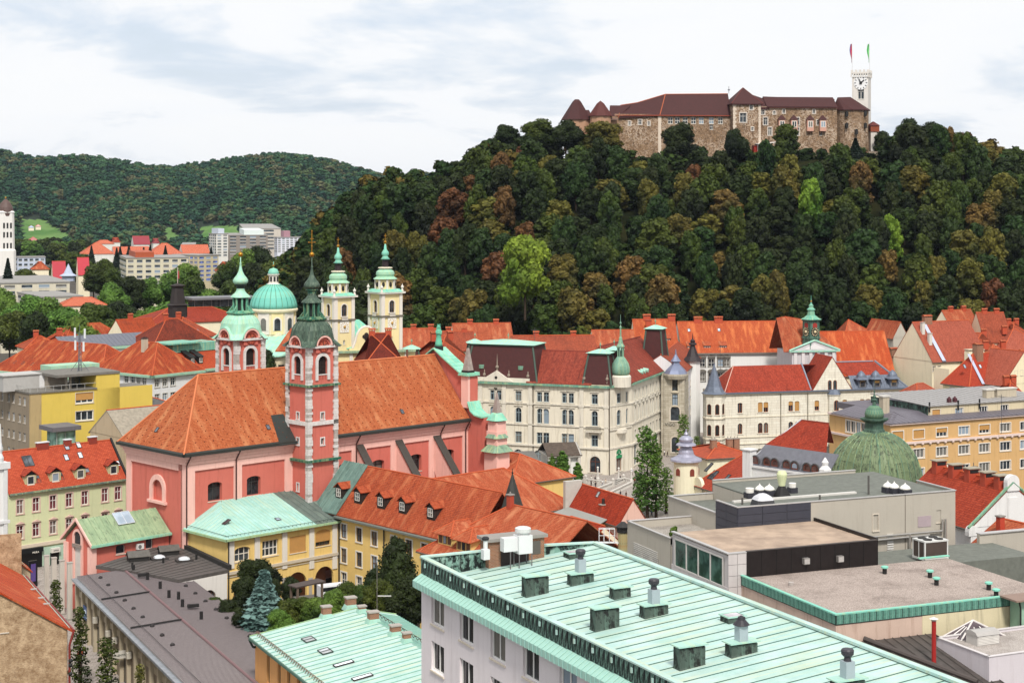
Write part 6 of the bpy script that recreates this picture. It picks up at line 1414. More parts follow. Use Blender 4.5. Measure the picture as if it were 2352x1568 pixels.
 # rusty stack and white ladder platform
 Y=262.0;x=WX(1431,Y);z0,z1=ZY(1272,Y),ZY(1214,Y);t=thing('rusty_stack','rust-streaked green metal stack with a dark cone cap','chimney stack',(x,Y,0));MB().tube((0,0,4),(0,0,z1),.8,14).build('stack_shell',copper('#8fae90','#a8783c',.9,.3,'#b8832e'),t,smooth=False);MB().lathe([(1.0,z1+.1),(1.15,z1+.4),(.3,z1+1.1),(.05,z1+1.15)],14).build('cone_cap',flat('#2a2826',.5),t)
 MB().lathe([(.95,z1-.5),(.95,z1)],14).build('collar',DARK(),t)
 t=thing('ladder_platform','white railed maintenance platform beside the rusty stack','platform',(WX(1376,Y),Y,ZY(1246,Y)));wm=flat('#d8d8d8',.4);MB().box(0,3.8,-.4,.4,0,.12).build('deck',wm,t);m=MB();[m.tube((x_,y_,0),(x_,y_,2.2),.05,5) for x_ in (0,.75,1.6,2.4) for y_ in (-.4,.4)];m.tube((0,-.4,2.2),(2.4,-.4,2.2),.05,5).tube((0,-.4,1.2),(2.4,-.4,1.2),.05,5).tube((0,.4,2.2),(2.4,.4,2.2),.05,5);m.build('railing',wm,t);MB().box(.2,.4,-.1,.1,-9,0).build('bracket',wm,t)
midroofs()
# ================================================================ modern grey complex, right
def modern():
 th=68;G=Fr(1920,187.0,th);zg=G.Z(1410);Wg=G.T(1702);Lg=G.S(2430);gr=gravel('#a1948c');teal=copper('#5f9a88','#4a7a6c',.03,.3,'#8fb8a8','#1c2a26',.1,name='panel_copper');rim=copper('#82c8b6','#6cb3a2',.03,.03);blk=flat('#241e1e',.35,.2,name='black_sheet',var=.6)
 bg=plaster('#b5a99c',.25,stain='#6a5c50');C=G.E('gravel_roof_building','flat brown gravel roof edged with green copper panels, right of the mint roof','building')
 MB().box(0,Lg,0,Wg,0,zg-.55).build('body',plaster('#c3ab9c',.6,stain='#7a5848'),C);MB().box(.25,Lg-.2,.25,Wg,zg-.56,zg-.35).build('gravel_bed',gr,C)
 MB().box(G.S(2118),Lg,-.05,0,0,zg-1.15).build('wall',plaster('#cfc4a4',.5),C)
 pw=.86
 pn=[MB().box(.04,pw-.04,-.1-.02*v,.02,-1.1,-.1).mesh('edge_panel',teal) for v in range(4)]
 m=MB();m.box(0,Lg,-.07,0,zg-1.2,zg-.1);m.box(-.07,0,0,Wg,zg-1.2,zg-.1);m.build('panel_backing',flat('#16201e'),C)
 for i in range(int(Lg/pw)):obj('edge_panel',pn[i % 4],C,(i*pw,0,zg))
 for i in range(int(Wg/pw)):obj('edge_panel',pn[(i*3) % 4],C,(0,(i+1)*pw,zg),-pi/2)
 for a_ in ((-.15,Lg,-.15,.3),(-.15,.3,.3,Wg),(G.S(2109,Wg)+0,Lg,Wg-.3,Wg+.15)):MB().box(a_[0],a_[1],a_[2],a_[3],zg-.1,zg+.05).build('rim',rim,C)
 for i,(px,py) in enumerate(((2032,1316),(2136,1326),(2152,1343),(2272,1355),(2287,1371),(2416-0,1380),(2413,1378))[:5]+((2411-0,1378),)):
  px,py=((2032,1317),(2136,1326),(2151,1343),(2271,1354),(2288,1370),(2139,1378))[i] if i<5 else (2411,1378)
  a_,b_=G.LP(px if i<5 else 2411,py,zg-.35);w=G.sub(a_,b_)
  if i == 5:continue
  t=thing('roof_vent',('green-capped black vent by the black wall on the gravel roof','green-capped vent of the upper left pair on the gravel roof','green-capped vent just below the upper left pair on the gravel roof','green-capped vent of the right pair on the gravel roof, upper','green-capped vent of the right pair on the gravel roof, lower')[i],'roof vent',(w.x,w.y,zg-.35),0,'green-capped vents on the gravel roof');MB().tube((0,0,0),(0,0,.75),.27,10).build('pipe',DARK(),t);MB().lathe([(.45,.72),(.47,.9),(.3,.98),(.02,1.0)],12).build('vent_cap',rim,t)
 a_,b_=G.LP(2411,1379,zg-.35)
 a_,b_=G.LP(2139,1379,zg-.35);
 t_=G.sub(*G.LP(2411,1379,zg-.35))
 w=G.sub(*G.LP(2139,1393,zg-.35));
 w=G.sub(*G.LP(1817,1344,zg-.35));t=thing('drain_cup','small pale drain cup at the left corner of the gravel roof','drain',(w.x,w.y,zg-.35));MB().lathe([(.3,0),(.34,.4)],10).build('cup',flat('#b0a8a2'),t)
 w=G.sub(*G.LP(2415,1379,zg-.35))
 # K: block with tan roof, black wall and pale cladding
 xk=G.S(1672,Wg);K=G.sub(xk,Wg);zk=K.Z(1272);C=K.E('clad_block','low block with a tan flat roof, pale cladding and a black metal wall','building');Wk=K.T(1543);Lk=K.S(2015);xc=K.S(1714)
 cl=[MB().box(.02,.98,-.09-.01*v,0,.02,.98).mesh('cladding_panel',plaster('#bfb8b6',.12,name='cladding')) for v in range(2)]
 hp=1.35;nz=5;nb=max(3,int(Wk/2.2));pwb=Wk/nb;win=(K.T(1661),K.T(1551));zw0,zw1=K.Zq(1661,1346),K.Zq(1661,1292)+.6
 MB().box(0.1,Lk,.1,Wk,0,zk-.25).build('body',plaster('#bfb8b6',.2),C)
 for i in range(nb):
  for j in range(nz):
   z0=zk-(j+1)*hp;y0=i*pwb
   if z0<zw1-.4 and z0+hp>zw0+.2 and y0+pwb>win[0]+.4 and y0<win[1]-.2:continue
   o_=obj('cladding_panel',cl[j % 2],C,(0,y0+pwb,z0),-pi/2);o_.scale=(pwb,1,hp)
 for i in range(2):
  for j in range(6):o_=obj('cladding_panel',cl[i],C,(i*xc/2,0,zk-(j+1)*hp));o_.scale=(xc/2,1,hp)
 nw=4;q=MB().box(-.02,.05,win[0],win[1],zw0,zw1).build('window_band',glass('#2a4038',.05),C);ww=(win[1]-win[0])/nw
 m=MB();[m.box(-.12,.0,win[0]+i*ww-.09,win[0]+i*ww+.09,zw0,zw1) for i in range(nw+1)];m.box(-.12,0,win[0],win[1],zw0-.15,zw0+.05).box(-.12,0,win[0],win[1],zw1-.08,zw1+.1);m.build('window_frame',flat('#c4c0bc',.4),C)
 MB().box(xc,Lk,-.12,.1,zg-.5,zk+.1).box(Lk-.1,Lk+.12,0,Wk,zg-.5,zk+.35).build('black_wall',blk,C)
 for i in range(9):MB().box(xc+(Lk-xc)*i/9-.03,xc+(Lk-xc)*i/9+.03,-.16,-.12,zg-.5,zk).build('sheet_joint',flat('#0f0d0d'),C)
 tn=NT('tan_membrane');b_=tn.pos();tn.col(tn.mix(tn.maprange(tn.noise(b_,.35,5,.65),.35,.65,0,1),lin('#b09a86'),lin('#8f7c6c')));rough(tn,.9)
 for i in range(6):MB().box(.3,Lk-.1,.25+(Wk-.3)*i/6,.25+(Wk-.3)*(i+1)/6-.03,zk-.25,zk-.1).build('roof_membrane',tn.m,C)
 zn=flat('#b9b6b4',.45,.2);MB().box(-.15,.35,.35,Wk,zk-.02,zk+.12).box(-.15,xc,-.15,.35,zk-.02,zk+.12).build('coping',zn,C);MB().box(xc,Lk,-.2,.15,zk+.1,zk+.2).build('coping',flat('#4a4442'),C)
 for px,py in ((1848,1285),(1926,1280)):
  x=K.S(px);z=K.Zp(px,py+8);t=K.sub(x,0);t=thing('wall_vent','louvred metal vent hood on the black wall, '+('left one' if px<1900 else 'right one'),'vent',(t.x-.12*0,t.y-.15,z),K.rz,'vent hoods on the black wall');MB().box(-.4,.4,-.55,0,0,.75).build('hood',flat('#9a9692',.4,.3),t);m=MB();[m.box(-.36,.36,-.6,-.55,.1+.14*i,.18+.14*i) for i in range(4)];m.build('louvre',flat('#c4c0bc',.4),t)
  # U: tall beige block behind
 U=K.sub(0,Wk);x0=U.S(1694);xm=U.S(1862);x1=U.S(2194);zd=U.Zp(1862,1153);zb=U.Zp(1862,1152)
 U=U.sub(x0,0);L=x1-x0;xm -= x0;zt=U.Zp(1862,1152);C=U.E('beige_block','tall beige rendered block with a dark grey panelled corner and a cluttered flat roof','building');bw=plaster('#aea79b',.25,stain='#7d7264');dg=flat('#3b3c46',.5,name='grey_panel',var=.2)
 Wd=U.T(1645);Wt=U.T(1536);Wb=Wt;zl=U.Zq(1645,1177.5)
 MB().box(.1,L,.1,Wd,10,zt-.5).box(7,L,Wd,Wb,10,zt-.5).box(.1,7,Wd,Wb,8,zl-1.0).build('body',bw,C)
 facade(C,'a',xm,L,8,zt,[([U.S(2011)],U.Zp(2011,1217),.85,U.Zp(2011,1181)-U.Zp(2011,1217),dict(nx=1,tz=0,fw=.12,trim=.1,d=.2)),([U.S(2156)],U.Zp(2156,1199),.8,U.Zp(2156,1171)-U.Zp(2156,1199),dict(nx=1,tz=0,fw=.08,d=.3))],bw,0,.3)
 MB().box(L,L+.02,0,9,8,zt).build('wall',bw,C)
 for a_,b_,zz in ((U.S(2124),1.5,0),):MB().box(U.S(2108),U.S(2138),-.06,-.01,U.Zp(2124,1209),U.Zp(2124,1184)).build('blind_panel',flat('#a8989c',.6),C)
 MB().box(U.S(2079)-.03,U.S(2079)+.03,-.05,0,20,zt).build('expansion_joint',flat('#5a5048'),C)
 n=3
 for i in range(n):
  for j in range(4):
   zz=U.Zp(1694,1210)+j*(zt-U.Zp(1694,1210))/4+.15*0
   MB().box(xm*i/n+.03,xm*(i+1)/n-.03,-.1,.05,zt-(j+1)*1.05+.02,zt-j*1.05-.02).build('grey_panel',dg,C)
 for i in range(2):
  for j in range(4):MB().box(-.1,.05,Wd*i/2+.03,Wd*(i+1)/2-.03,zt-(j+1)*1.05+.02,zt-j*1.05-.02).build('grey_panel',dg,C)
 MB().box(-.05,.1,Wd,Wb,8,zl).box(-.05,xm,-.04,.1,8,zt-4.2).build('wall',bw,C)
 rf=flat('#6f726a',.85,name='roof_felt',var=.4);MB().box(.3,L-.2,.3,Wd,zt-.5,zt-.3).box(7,L-.2,Wd,Wb,zt-.5,zt-.3).box(.1,7,Wd,Wb,zl-1.0,zl-.9).build('roof_felt',rf,C)
 for a_ in ((-.12,L+.1,-.12,.2),(-.12,.2,.2,Wd),(L-.15,L+.15,.2,9)):MB().box(*a_,zt-.02,zt+.1).build('coping',zn,C)
 MB().box(-.2,.2,Wd,Wb,zl,zl+.12).build('coping',zn,C)
 zbk=zt-.3
 MB().box(7,L*.9,Wb-.2,Wb,zt-2,zt+.1).box(-.1,7,Wb-.2,Wb,zl-1,zl).build('parapet',bw,C);MB().box(7,L*.9,Wb-.3,Wb+.1,zt+.1,zt+.2).box(-.2,7,Wb-.3,Wb+.1,zl,zl+.1).build('coping',zn,C)
 MB().hexa([(2,4.5,zt-.3),(L*.62,4.5,zt-.3),(L*.62,5.1,zt-.3),(2,5.1,zt-.3),(2,4.5,zt-.05),(L*.62,4.5,zt-.05),(L*.62,5.1,zt-.05),(2,5.1,zt-.05)]).build('roof_kerb',flat('#c9c6c0'),C)
 def onU(px,py):return U.LP(px,py,zt-.3)
 for i,(px,py,r,kd) in enumerate(((1722,1143,.62,'flat'),(1745,1138,.6,'dome'),(1767,1138,.68,'dome'),(1820,1131,.55,'flat'),(2039,1131,.62,'dome'),(2054,1133,.62,'dome'),(2079,1136,.68,'dome'))):
  a_,b_=onU(px,py);w=U.sub(a_,b_);t=thing('roof_fan','white '+('drum' if kd == 'flat' else 'domed')+' roof fan '+('left of the tall funnel','second from the drum on the left of the beige roof','next to the tall funnel on its left','just right of the tall funnel','leftmost of the right-hand trio on the beige roof','middle of the right-hand trio on the beige roof','rightmost of the trio on the beige roof')[i],'roof fan',(w.x,w.y,zt-.3),U.rz,'white fans on the beige block roof')
  MB().box(-r,r,-r,r,0,.75).build('kerb',flat('#33333a'),t)
  MB().lathe(([(r*.9,.75),(r*.95,1.35),(r*.2,1.4)] if kd == 'flat' else [(r*1.05,.8),(r*1.1,.95),(r*.85,1.2),(r*.35,1.4),(.08,1.55),(.05,1.7)]),14).build('fan_cap',flat('#e0ddd6',.4,var=.08),t)
 a_,b_=onU(1796,1140);w=U.sub(a_,b_);t=thing('funnel','tall pale yellow-green funnel vent on a black pyramid base','vent',(w.x,w.y,zt-.3),U.rz);MB().lathe([(1.1,0,6),(.9,.4,6),(.5,1.3,3),(.45,1.5)],16).build('base',flat('#1c1a1a'),t);MB().lathe([(.45,1.5),(.72,2.9),(.72,3.1),(.55,3.45),(.5,3.5)],16).build('funnel_body',flat('#c9cfa4',.5),t)
 a_,b_=onU(1752,1160);w=U.sub(a_,b_);t=thing('dome_light','large square clear dome light beside the roof fans','roof light',(w.x,w.y,zt-.3),U.rz);MB().lathe([(1.4,0,9),(1.2,.8,9)],16,rot=pi/16).build('kerb',flat('#3c3c3e'),t);MB().lathe([(1.25,.8,9),(1.0,1.2,5),(.5,1.55,3),(.05,1.65)],16,rot=pi/16).build('dome',flat('#c8c8cc',.2),t)
 for px,py,h in ((1705,1158,.9),(1883,1148,.7),(1995,1135,2.6)):a_,b_=onU(px,py);MB().tube((a_,b_,zt-.3),(a_,b_,zt-.3+h),.14,8).build('vent_pipe',flat('#55524e'),C)
 # lower terrace block, left
 T_=K.sub(0,Wk+.3);xx=T_.S(1540);T_=T_.sub(xx,0);z_=T_.Z(1236);C=T_.E('terrace_block','low beige terrace block with louvred window band left of the clad block','building');Wt=T_.T(1441)
 MB().box(0.1,12,0,Wt,0,z_-1.1).build('body',bw,C)
 facade(C,'b',-Wt,0,0,z_,[([-T_.T(p,0) for p in (1463,1484,1506)],T_.Zq(1500,1304),1.7,T_.Zq(1500,1279)-T_.Zq(1500,1304),dict(nx=1,tz=0,fw=.08,d=.2,gm=glass('#5a5c58',.4)))],bw,0,.25)
 MB().box(0,12,Wt-.3,Wt,z_-1.1,z_).build('parapet',bw,C);MB().box(.1,12,.1,Wt-.3,z_-1.1,z_-1.0).build('gravel_bed',gravel('#9a948c'),C)
 MB().box(-.15,.2,0,Wt,z_,z_+.1).box(-.15,12,Wt-.4,Wt+.1,z_,z_+.1).build('coping',zn,C)
 m=MB()
 for j in range(10):m.box(-.05,.05,T_.T(1510),T_.T(1456),T_.Zq(1500,1304)+.25*j,T_.Zq(1500,1304)+.25*j+.1)
 m.build('louvre',flat('#c9c6c0'),C)
 w=T_.sub(1.0,1.2);t=thing('potted_plant','green bush in a dark pot on the small terrace','plant',(w.x,w.y,z_-1.0));MB().lathe([(.35,0),(.45,.8)],10).build('pot',DARK(),t);V,Q=crown_arrays(77,1,1,6,500,.2);obj('foliage',quadmesh('foliage',V*.8+np.array([0,0,1.5]),Q,[MATS_F['plane']]),t)
 # roof behind gravel with the big air handler, parapet
 B=G.sub(0,Wg+.5);C=B.E('green_felt_roof','grey-green felt roof behind the gravel roof with a long beige parapet','building');zf=zg-1.2;xa=B.S(2030)
 MB().box(xa,Lg+14,0,9.5,0,zf).build('body',rf,C);e=B.LP(2203,1263,zg-.6)
 MB().box(L+x0+xk-.2,Lg+20,8.6,9.2,10,zg+.1).build('parapet',bw,C);MB().box(L+x0+xk-.2,Lg+20,8.4,9.4,zg+.1,zg+.22).build('coping',zn,C)
 w=B.sub(*B.LP(2124,1293,zf));t=thing('air_handler','large white air handling unit with four round fans on top','air handler',(w.x,w.y,zf+.3),B.rz);wm=flat('#d0cfcc',.4);MB().box(0,3.6,0,2.6,.1,2.3).build('casing',flat('#4a3e38',.6),t)
 m=MB();[m.box(a_,a_+.18,b_,b_+.18,0,2.35) for a_ in (-.02,3.44) for b_ in (-.02,2.44)];m.box(-.05,3.65,-.05,2.65,2.3,2.5).box(-.05,3.65,-.05,.15,0,.25).box(-.05,.1,-.05,2.65,0,.25).box(-.03,.0,1.2,1.35,.2,2.3);m.build('frame',wm,t)
 for a_ in (.95,2.65):
  for b_ in (.7,1.9):MB().lathe([(.58,2.5),(.58,2.62),(.45,2.62)],16,a_,b_).build('fan',flat('#2a2826'),t)
 t=thing('pipe_run','pair of silver insulated pipes running along the beige wall','pipes',(U.x,U.y,0),U.rz);m=MB();pm=flat('#b4b0aa',.35,.6);xA,xB,zz=U.S(1990),U.S(2160),U.Zp(2100,1222);m.tube((xA,-.5,zz),(xB,-.5,zz),.16,8).tube((xA,-.5,zz-.5),(xB-2.2,-.5,zz-.4),.16,8).tube((xB,-.5,zz),(xB,-.5,zz+1.6),.16,8).tube((xB+.5,-.5,zz-3),(xB+.5,-.5,zz+1.6),.16,8).tube((U.S(2084),-.6,zz),(U.S(2084),-.6,zz-3.5),.16,8);m.build('pipe',pm,t)
 t=thing('wall_louvre','white slatted louvre on the beige wall beside the black wall','louvre',(U.x,U.y,0),U.rz);[MB().box(U.S(2037),U.S(2051),-.15,-.02,U.Zp(2044,1266)+.32*i,U.Zp(2044,1266)+.32*i+.17).build('slat',flat('#dcdad6'),t) for i in range(8)]
 # bottom right: white gravel box, dark metal roof, glass pyramid, red pipe
 Bx=Fr(2272,180.0,66);z=Bx.Z(1508);C=Bx.E('white_box_building','white box building with a gravel roof at the lower right edge','building');Wb=Bx.T(2151);wh=plaster('#cbc4c8',.25,stain='#8c7c78');MB().box(0,14,0,Wb,0,z-.4).build('body',wh,C);MB().box(.2,14,.2,Wb-.2,z-.4,z-.3).build('gravel_bed',gravel('#a8a09a'),C)
 for a_ in ((0,14,0,.25),(0,.25,.25,Wb),(0,14,Wb-.25,Wb)):MB().box(*a_,z-.4,z).build('parapet',wh,C);MB().box(a_[0]-.08,a_[1]+.08,a_[2]-.08,a_[3]+.08,z,z+.08).build('coping',flat('#cfc9c9',.4),C)
 w=Bx.sub(*Bx.LP(2245,1484,z-.3));t=thing('ventilation_box','pale louvred ventilation box with a rounded lid on the white gravel roof','ventilation unit',(w.x,w.y,z-.3),Bx.rz);MB().box(0,3.0,0,1.9,0,1.1).build('casing',flat('#bdb9b4',.5),t);MB().xprism([(-.15,1.1),(2.05,1.1),(1.7,1.45),(.95,1.6),(.2,1.45)],-.1,3.1).build('lid',flat('#a8a4a0',.4),t)
 for i in range(6):MB().box(.1,2.9,-.06,0,.12+.16*i,.2+.16*i).build('louvre',flat('#e0dcd6'),t)
 Dm=G.sub(0,-.2);C=Dm.E('dark_seam_roof','low dark seamed metal roof below the gravel building','roof');zc=zg-3.6;dm=flat('#57504c',.6,.2,name='dark_seam_metal',var=.5)
 for i in range(int((G.S(2146)-.5)/1.1)):
  a_=.5+i*1.1;MB().slab([(a_,-.2,zc+.4),(a_+1.08,-.2,zc+.4),(a_+1.08,-16,zc-2.6),(a_,-16,zc-2.6)],.15).tube((a_+1.09,-.2,zc+.45),(a_+1.09,-16,zc-2.55),.06,4).build('roof_sheet',dm,C)
 MB().tube((3.4,-.2,zc+.7),(9.6,-12,zc-1.6),.3,8).build('ridge_tube',flat('#4c4440',.5),C)
 Y=183.0;t=thing('red_flue','tall red flue pipe with a white cone cap at the white box building','flue',(WX(2145,Y),Y,0));MB().tube((0,0,10),(0,0,ZY(1424,Y)),.24,10).build('pipe',flat('#a02824',.4),t);MB().lathe([(.3,ZY(1424,Y)),(.3,ZY(1421,Y))],10).lathe([(.5,ZY(1420,Y)),(.05,ZY(1416,Y))],12).build('cone_cap',flat('#d6d4d0',.4),t)
 Pz=G.sub(G.S(2145),-1.2);zz=zg-2.9;t=thing('glass_pyramid','low glazed pyramid roof light with white bars behind the red flue','roof light',(Pz.x,Pz.y,zz-.6),G.rz);A_=[(-.2,-3.6,0),(7.0,-3.6,0),(7.0,-.2,0),(-.2,-.2,0)];ap=(3.2,-1.6,2.0);m=MB();[m.face([A_[i],A_[(i+1) % 4],ap]) for i in range(4)];m.build('pane',glass('#3a3034',.1),t)
 m=MB();wb=flat('#d6d0cc',.5)
 for i in range(4):m.tube(A_[i],A_[(i+1) % 4],.13,5).tube(A_[i],ap,.1,5);q1=Vector(A_[i]).lerp(Vector(A_[(i+1) % 4]),.33);q2=Vector(A_[i]).lerp(Vector(A_[(i+1) % 4]),.66);m.tube(q1,Vector(ap).lerp(q1,.3),.07,4).tube(q2,Vector(ap).lerp(q2,.3),.07,4)
 m.build('glazing_bar',wb,t)
 Sx=G.sub(G.S(2316),-2.2);zs=zg+.2;t=thing('corner_shed','small green-walled rooftop shed with a flat brown roof at the right edge','shed',(Sx.x,Sx.y,0),G.rz);MB().box(0,8,0,1.9,zg-5,zs-.2).build('wall',flat('#8fb09a'),t);MB().box(-1.3,9,-.9,2.1,zs-.2,zs).build('roof',flat('#8a7468'),t);MB().tube((-.6,-.5,zs-.3),(-.1,-.1,zs-1.2),.1,6).tube((-.1,-.1,zs-1.2),(-.1,-.1,zg-5),.1,6).build('downpipe',DARK(),t)
modern()
# ================================================================ cathedral
def cathedral():
 Y=470.0;ym=plaster('#e3d2a0',.25,stain='#8a7a50');wh=plaster('#d9d2c8',.25);cp=copper('#7cc4b0','#63aa98',.12,.05);gold=flat('#b8842a',.3,.8,name='gold',var=.1)
 th=52
 def ctower(px,pl,pr,dy,label):
  yb=Y if dy == 0 else Y*.985*0+Y
  Yt=Y-6 if dy == 0 else Y+4;fr=Fr(px,Yt,th);C=fr.E('cathedral_tower',label,'bell tower','twin cathedral towers');L=fr.S(pr);W=fr.T(pl);s=(L+W)/2;L=W=s
  Z=lambda py:ZY(py+dy,Yt)
  z1,z2=Z(736),Z(682)
  st=dict(nx=2,fw=.15,trim=.3,d=.35,arch=1,tz=.6,fm=flat('#5a4438'),tm=wh)
  for f_ in 'ab':
   a_,b_=(0,s) if f_ == 'a' else (-s,0);m_=(a_+b_)/2
   facade(C,f_,a_,b_,0,z2,[([m_],Z(728),1.7,Z(700)-Z(728),st),([m_],Z(793),.6,1.3,dict(nx=1,tz=0,fw=.1,arch=1,d=.3)),([m_],Z(825),.6,1.3,dict(nx=1,tz=0,fw=.1,arch=1,d=.3))],ym,.12,.35)
   lo=(m_,0,0) if f_ == 'a' else (0,-m_,0);rz=0 if f_ == 'a' else -pi/2
   m=MB();m.box(-s/2,-s/2+1.0,-.15,.4,0,z2).box(s/2-1.0,s/2,-.15,.4,0,z2).box(-s/2,s/2,-.2,.2,Z(695-2)+.9,z2);m.build('pilaster',wh,C,lo,rz)
   MB().box(-1.0,1.0,-.35,.1,Z(736),Z(736)+.2).box(-1.0,1.0,-.35,.1,Z(729),Z(729)+.18).build('balcony_rail',wh,C,lo,rz)
   for i in range(5):MB().box(-.85+i*.38,-.68+i*.38,-.3,-.1,Z(736)+.2,Z(729)).build('baluster',wh,C,lo,rz)
   zc=Z(752);o=MB().box(-1.45,1.45,-.05,.12,zc-1.55,zc+1.55).build('clock_face',flat('#e0dcd2',.6,var=.05),C,lo,rz);k=MB()
   for i in range(12):a=i*pi/6;k.tube((.95*cos(a),-.07,zc+.95*sin(a)),(1.3*cos(a),-.07,zc+1.3*sin(a)),.07,4)
   k.tube((0,-.1,zc),(.5,-.1,zc+.6),.09,4).tube((0,-.1,zc),(.1,-.1,zc-.8),.07,4).ball((0,-.1,zc),.4,8,5);k.build('clock_hands',flat('#b08840',.5),o)
  MB().box(.6,s,.6,s,0,z2-.2).build('shaft',ym,C)
  c=s/2
  for zz,o in ((z1,.3),(Z(682),.7)):MB().box(-o,s+o,-o,s+o,zz-.25,zz+.25).build('cornice',wh if o>.5 else flat('#6a6458'),C)
  MB().lathe([(c+.8,Z(681),9),(c-.3,Z(674),9)],32,c,c,pi/32).build('cornice_roof',cp,C)
  for a,b in ((0,0),(s,0),(0,s)):MB().lathe([(.35,Z(680)),(.35,Z(676)),(.2,Z(674)),(.45,Z(670)),(.4,Z(668)),(.1,Z(665)),(.08,Z(662))],8,a,b).build('urn',wh,C)
  zo0,zo1=Z(676),Z(651);r=c*.82;MB().lathe([(r,zo0),(r,zo1)],8,c,c,pi/8).build('octagon_stage',ym,C)
  for i in range(8):
   a=pi/4*i;x,y=c+r*.94*cos(a),c+r*.94*sin(a);o=MB().lathe([(.02,-.75),(.35,-.5),(.45,0),(.35,.5),(.02,.75)],8).build('oval_window',DARK(),C,(x,y,(zo0+zo1)/2))
   a += pi/8;MB().box(-.28,.28,-.28,.28,zo0,zo1).build('pilaster',wh,C,(c+r*.98*cos(a),c+r*.98*sin(a),0),a)
  MB().lathe([(r*1.22,zo1),(r*1.05,zo1+.3),(r*.86,zo1+.7),(r*.93,zo1+1.3),(r*.9,zo1+2.0),(r*.6,zo1+2.7),(r*.58,zo1+3.0)],24,c,c).build('onion_roof',copper('#9ccab0','#7fae92',.1,.05),C)
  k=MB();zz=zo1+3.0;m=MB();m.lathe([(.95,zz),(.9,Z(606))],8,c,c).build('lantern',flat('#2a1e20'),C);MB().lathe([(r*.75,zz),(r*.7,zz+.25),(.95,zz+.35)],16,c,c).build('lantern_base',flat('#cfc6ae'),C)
  zt=Z(606);MB().lathe([(1.45,zt),(.8,zt+.7),(.75,zt+1.0),(1.05,zt+1.3),(1.0,zt+2.0),(.4,zt+2.9),(.25,zt+4.3)],16,c,c).build('spire',cp,C,smooth=True)
  z=Z(566);MB().tube((c,c,zt+4),(c,c,Z(546)),.09,5).ball((c,c,z),.42,10,6).lathe([(.05,z-1.6),(.3,z-.9),(.15,z-.4)],8,c,c).box(c-.45,c+.45,c-.06,c+.06,Z(552),Z(552)+.15).ball((c,c,Z(552)),.22,6,4).build('gilded_cross',gold,C)
  return fr,s
 f1,s1=ctower(768,734,806,0,'left pale yellow cathedral tower with two clocks and green onion top')
 f2,s2=ctower(877,838,912,-9,'right pale yellow cathedral tower standing clear of the dome')
 # dome
 D=Y+6;X=WX(628,D);t=thing('cathedral','pale cathedral crossing with a big ribbed turquoise dome and lantern','cathedral',(X,D,0));r=54*D/F;Z=lambda py:ZY(py,D)
 MB().lathe([(r*.98,0),(r*.98,Z(760))],8,rot=pi/8).build('crossing_wall',plaster('#e0d6bc',.3),t)
 m=MB();m.lathe([(r*.93,Z(765)),(r*.93,Z(716)),(r*1.02,Z(714)),(r*1.04,Z(710)),(r*1.0,Z(707))],40);m.build('drum',plaster('#ddd2b4',.3),t)
 for i in range(10):
  a=-pi/2+(i-4.5)*pi/5+.0;o=MB().vprism([(-.85,0),(.85,0),(.85,2.6)]+[(.85*cos(q*pi/6),2.6+.85*sin(q*pi/6)) for q in range(1,6)]+[(-.85,2.6)],-.1,.4).build('drum_window',glass('#23282c'),t,(r*.93*cos(a),r*.93*sin(a),Z(756)),a+pi/2)
  w=MB();ringm(w,1.7,3.45,-.2,.1,.4,1);w.build('window_surround',wh,o);MB().box(-1.6,1.6,-.04,.3,-1.0,5.0).build('drum_panel',ym if i % 2 else wh,t,(r*.93*cos(a),r*.93*sin(a),Z(756)),a+pi/2)
 pr=[(r*cos(k*pi/20),Z(707)+(Z(652)-Z(707))*sin(k*pi/20)) for k in range(0,10)];pr[-1]=(1.9,Z(652))
 MB().lathe(pr,48).build('dome',copper('#5fb0a0','#74c0b0',.06,.04,'#8fc0a0'),t,smooth=True);m=MB()
 for i in range(24):
  a=2*pi*i/24
  for p,q in zip(pr,pr[1:]):m.tube((p[0]*cos(a)*1.005,p[0]*sin(a)*1.005,p[1]),(q[0]*cos(a)*1.005,q[0]*sin(a)*1.005,q[1]),.1,4)
 m.build('dome_rib',copper('#4b9284','#3f8072',.03,.1),t)
 MB().lathe([(1.9,Z(652)),(1.35,Z(650)),(1.35,Z(632)),(1.7,Z(631)),(1.7,Z(629))],8).build('lantern',wh,t)
 for i in range(8):a=pi/4*i+pi/8;MB().box(-.28,.28,-.08,.2,Z(646),Z(635)).build('lantern_window',DARK(),t,(1.28*cos(a),1.28*sin(a),0),a+pi/2)
 MB().lathe([(1.55,Z(630)),(1.5,Z(625)),(1.1,Z(618)),(.1,Z(615))],16).tube((0,0,Z(615)),(0,0,Z(601)),.1,5).build('lantern_dome',cp,t,smooth=True);MB().ball((0,0,Z(610)),.3,8,6).box(-.4,.4,-.06,.06,Z(604),Z(604)+.14).build('gilded_cross',gold,t)
 # low copper roofs and baroque gable between the towers
 fr=Fr(600,Y-8,th);cz=fr.Z(800)
 m=MB()
 a0=WX(572,Y-12),Y-12
 m.slab([(WX(575,Y-14),Y-14,Z(806)),(WX(668,Y-14),Y-14,Z(800)),(WX(690,Y+2),Y+2,Z(762)),(WX(585,Y+2),Y+2,Z(764))],.3)
 o=obj('cathedral_side_roof',None,None);tag(o,'low mint copper roofs around the cathedral dome','roof');m.build('roof',copper('#9fd0be','#86bcab',.1,.05),o)
 MB().box(WX(576,Y-13),WX(668,Y-13),Y-13,Y-6,0,Z(806)).build('wall',plaster('#d9cdae',.35),o)
 for px in (646,612):MB().box(WX(px,Y-13)-.8,WX(px,Y-13)+.8,Y-13.1,Y-12.9,Z(838),Z(822)).build('window',DARK(),o)
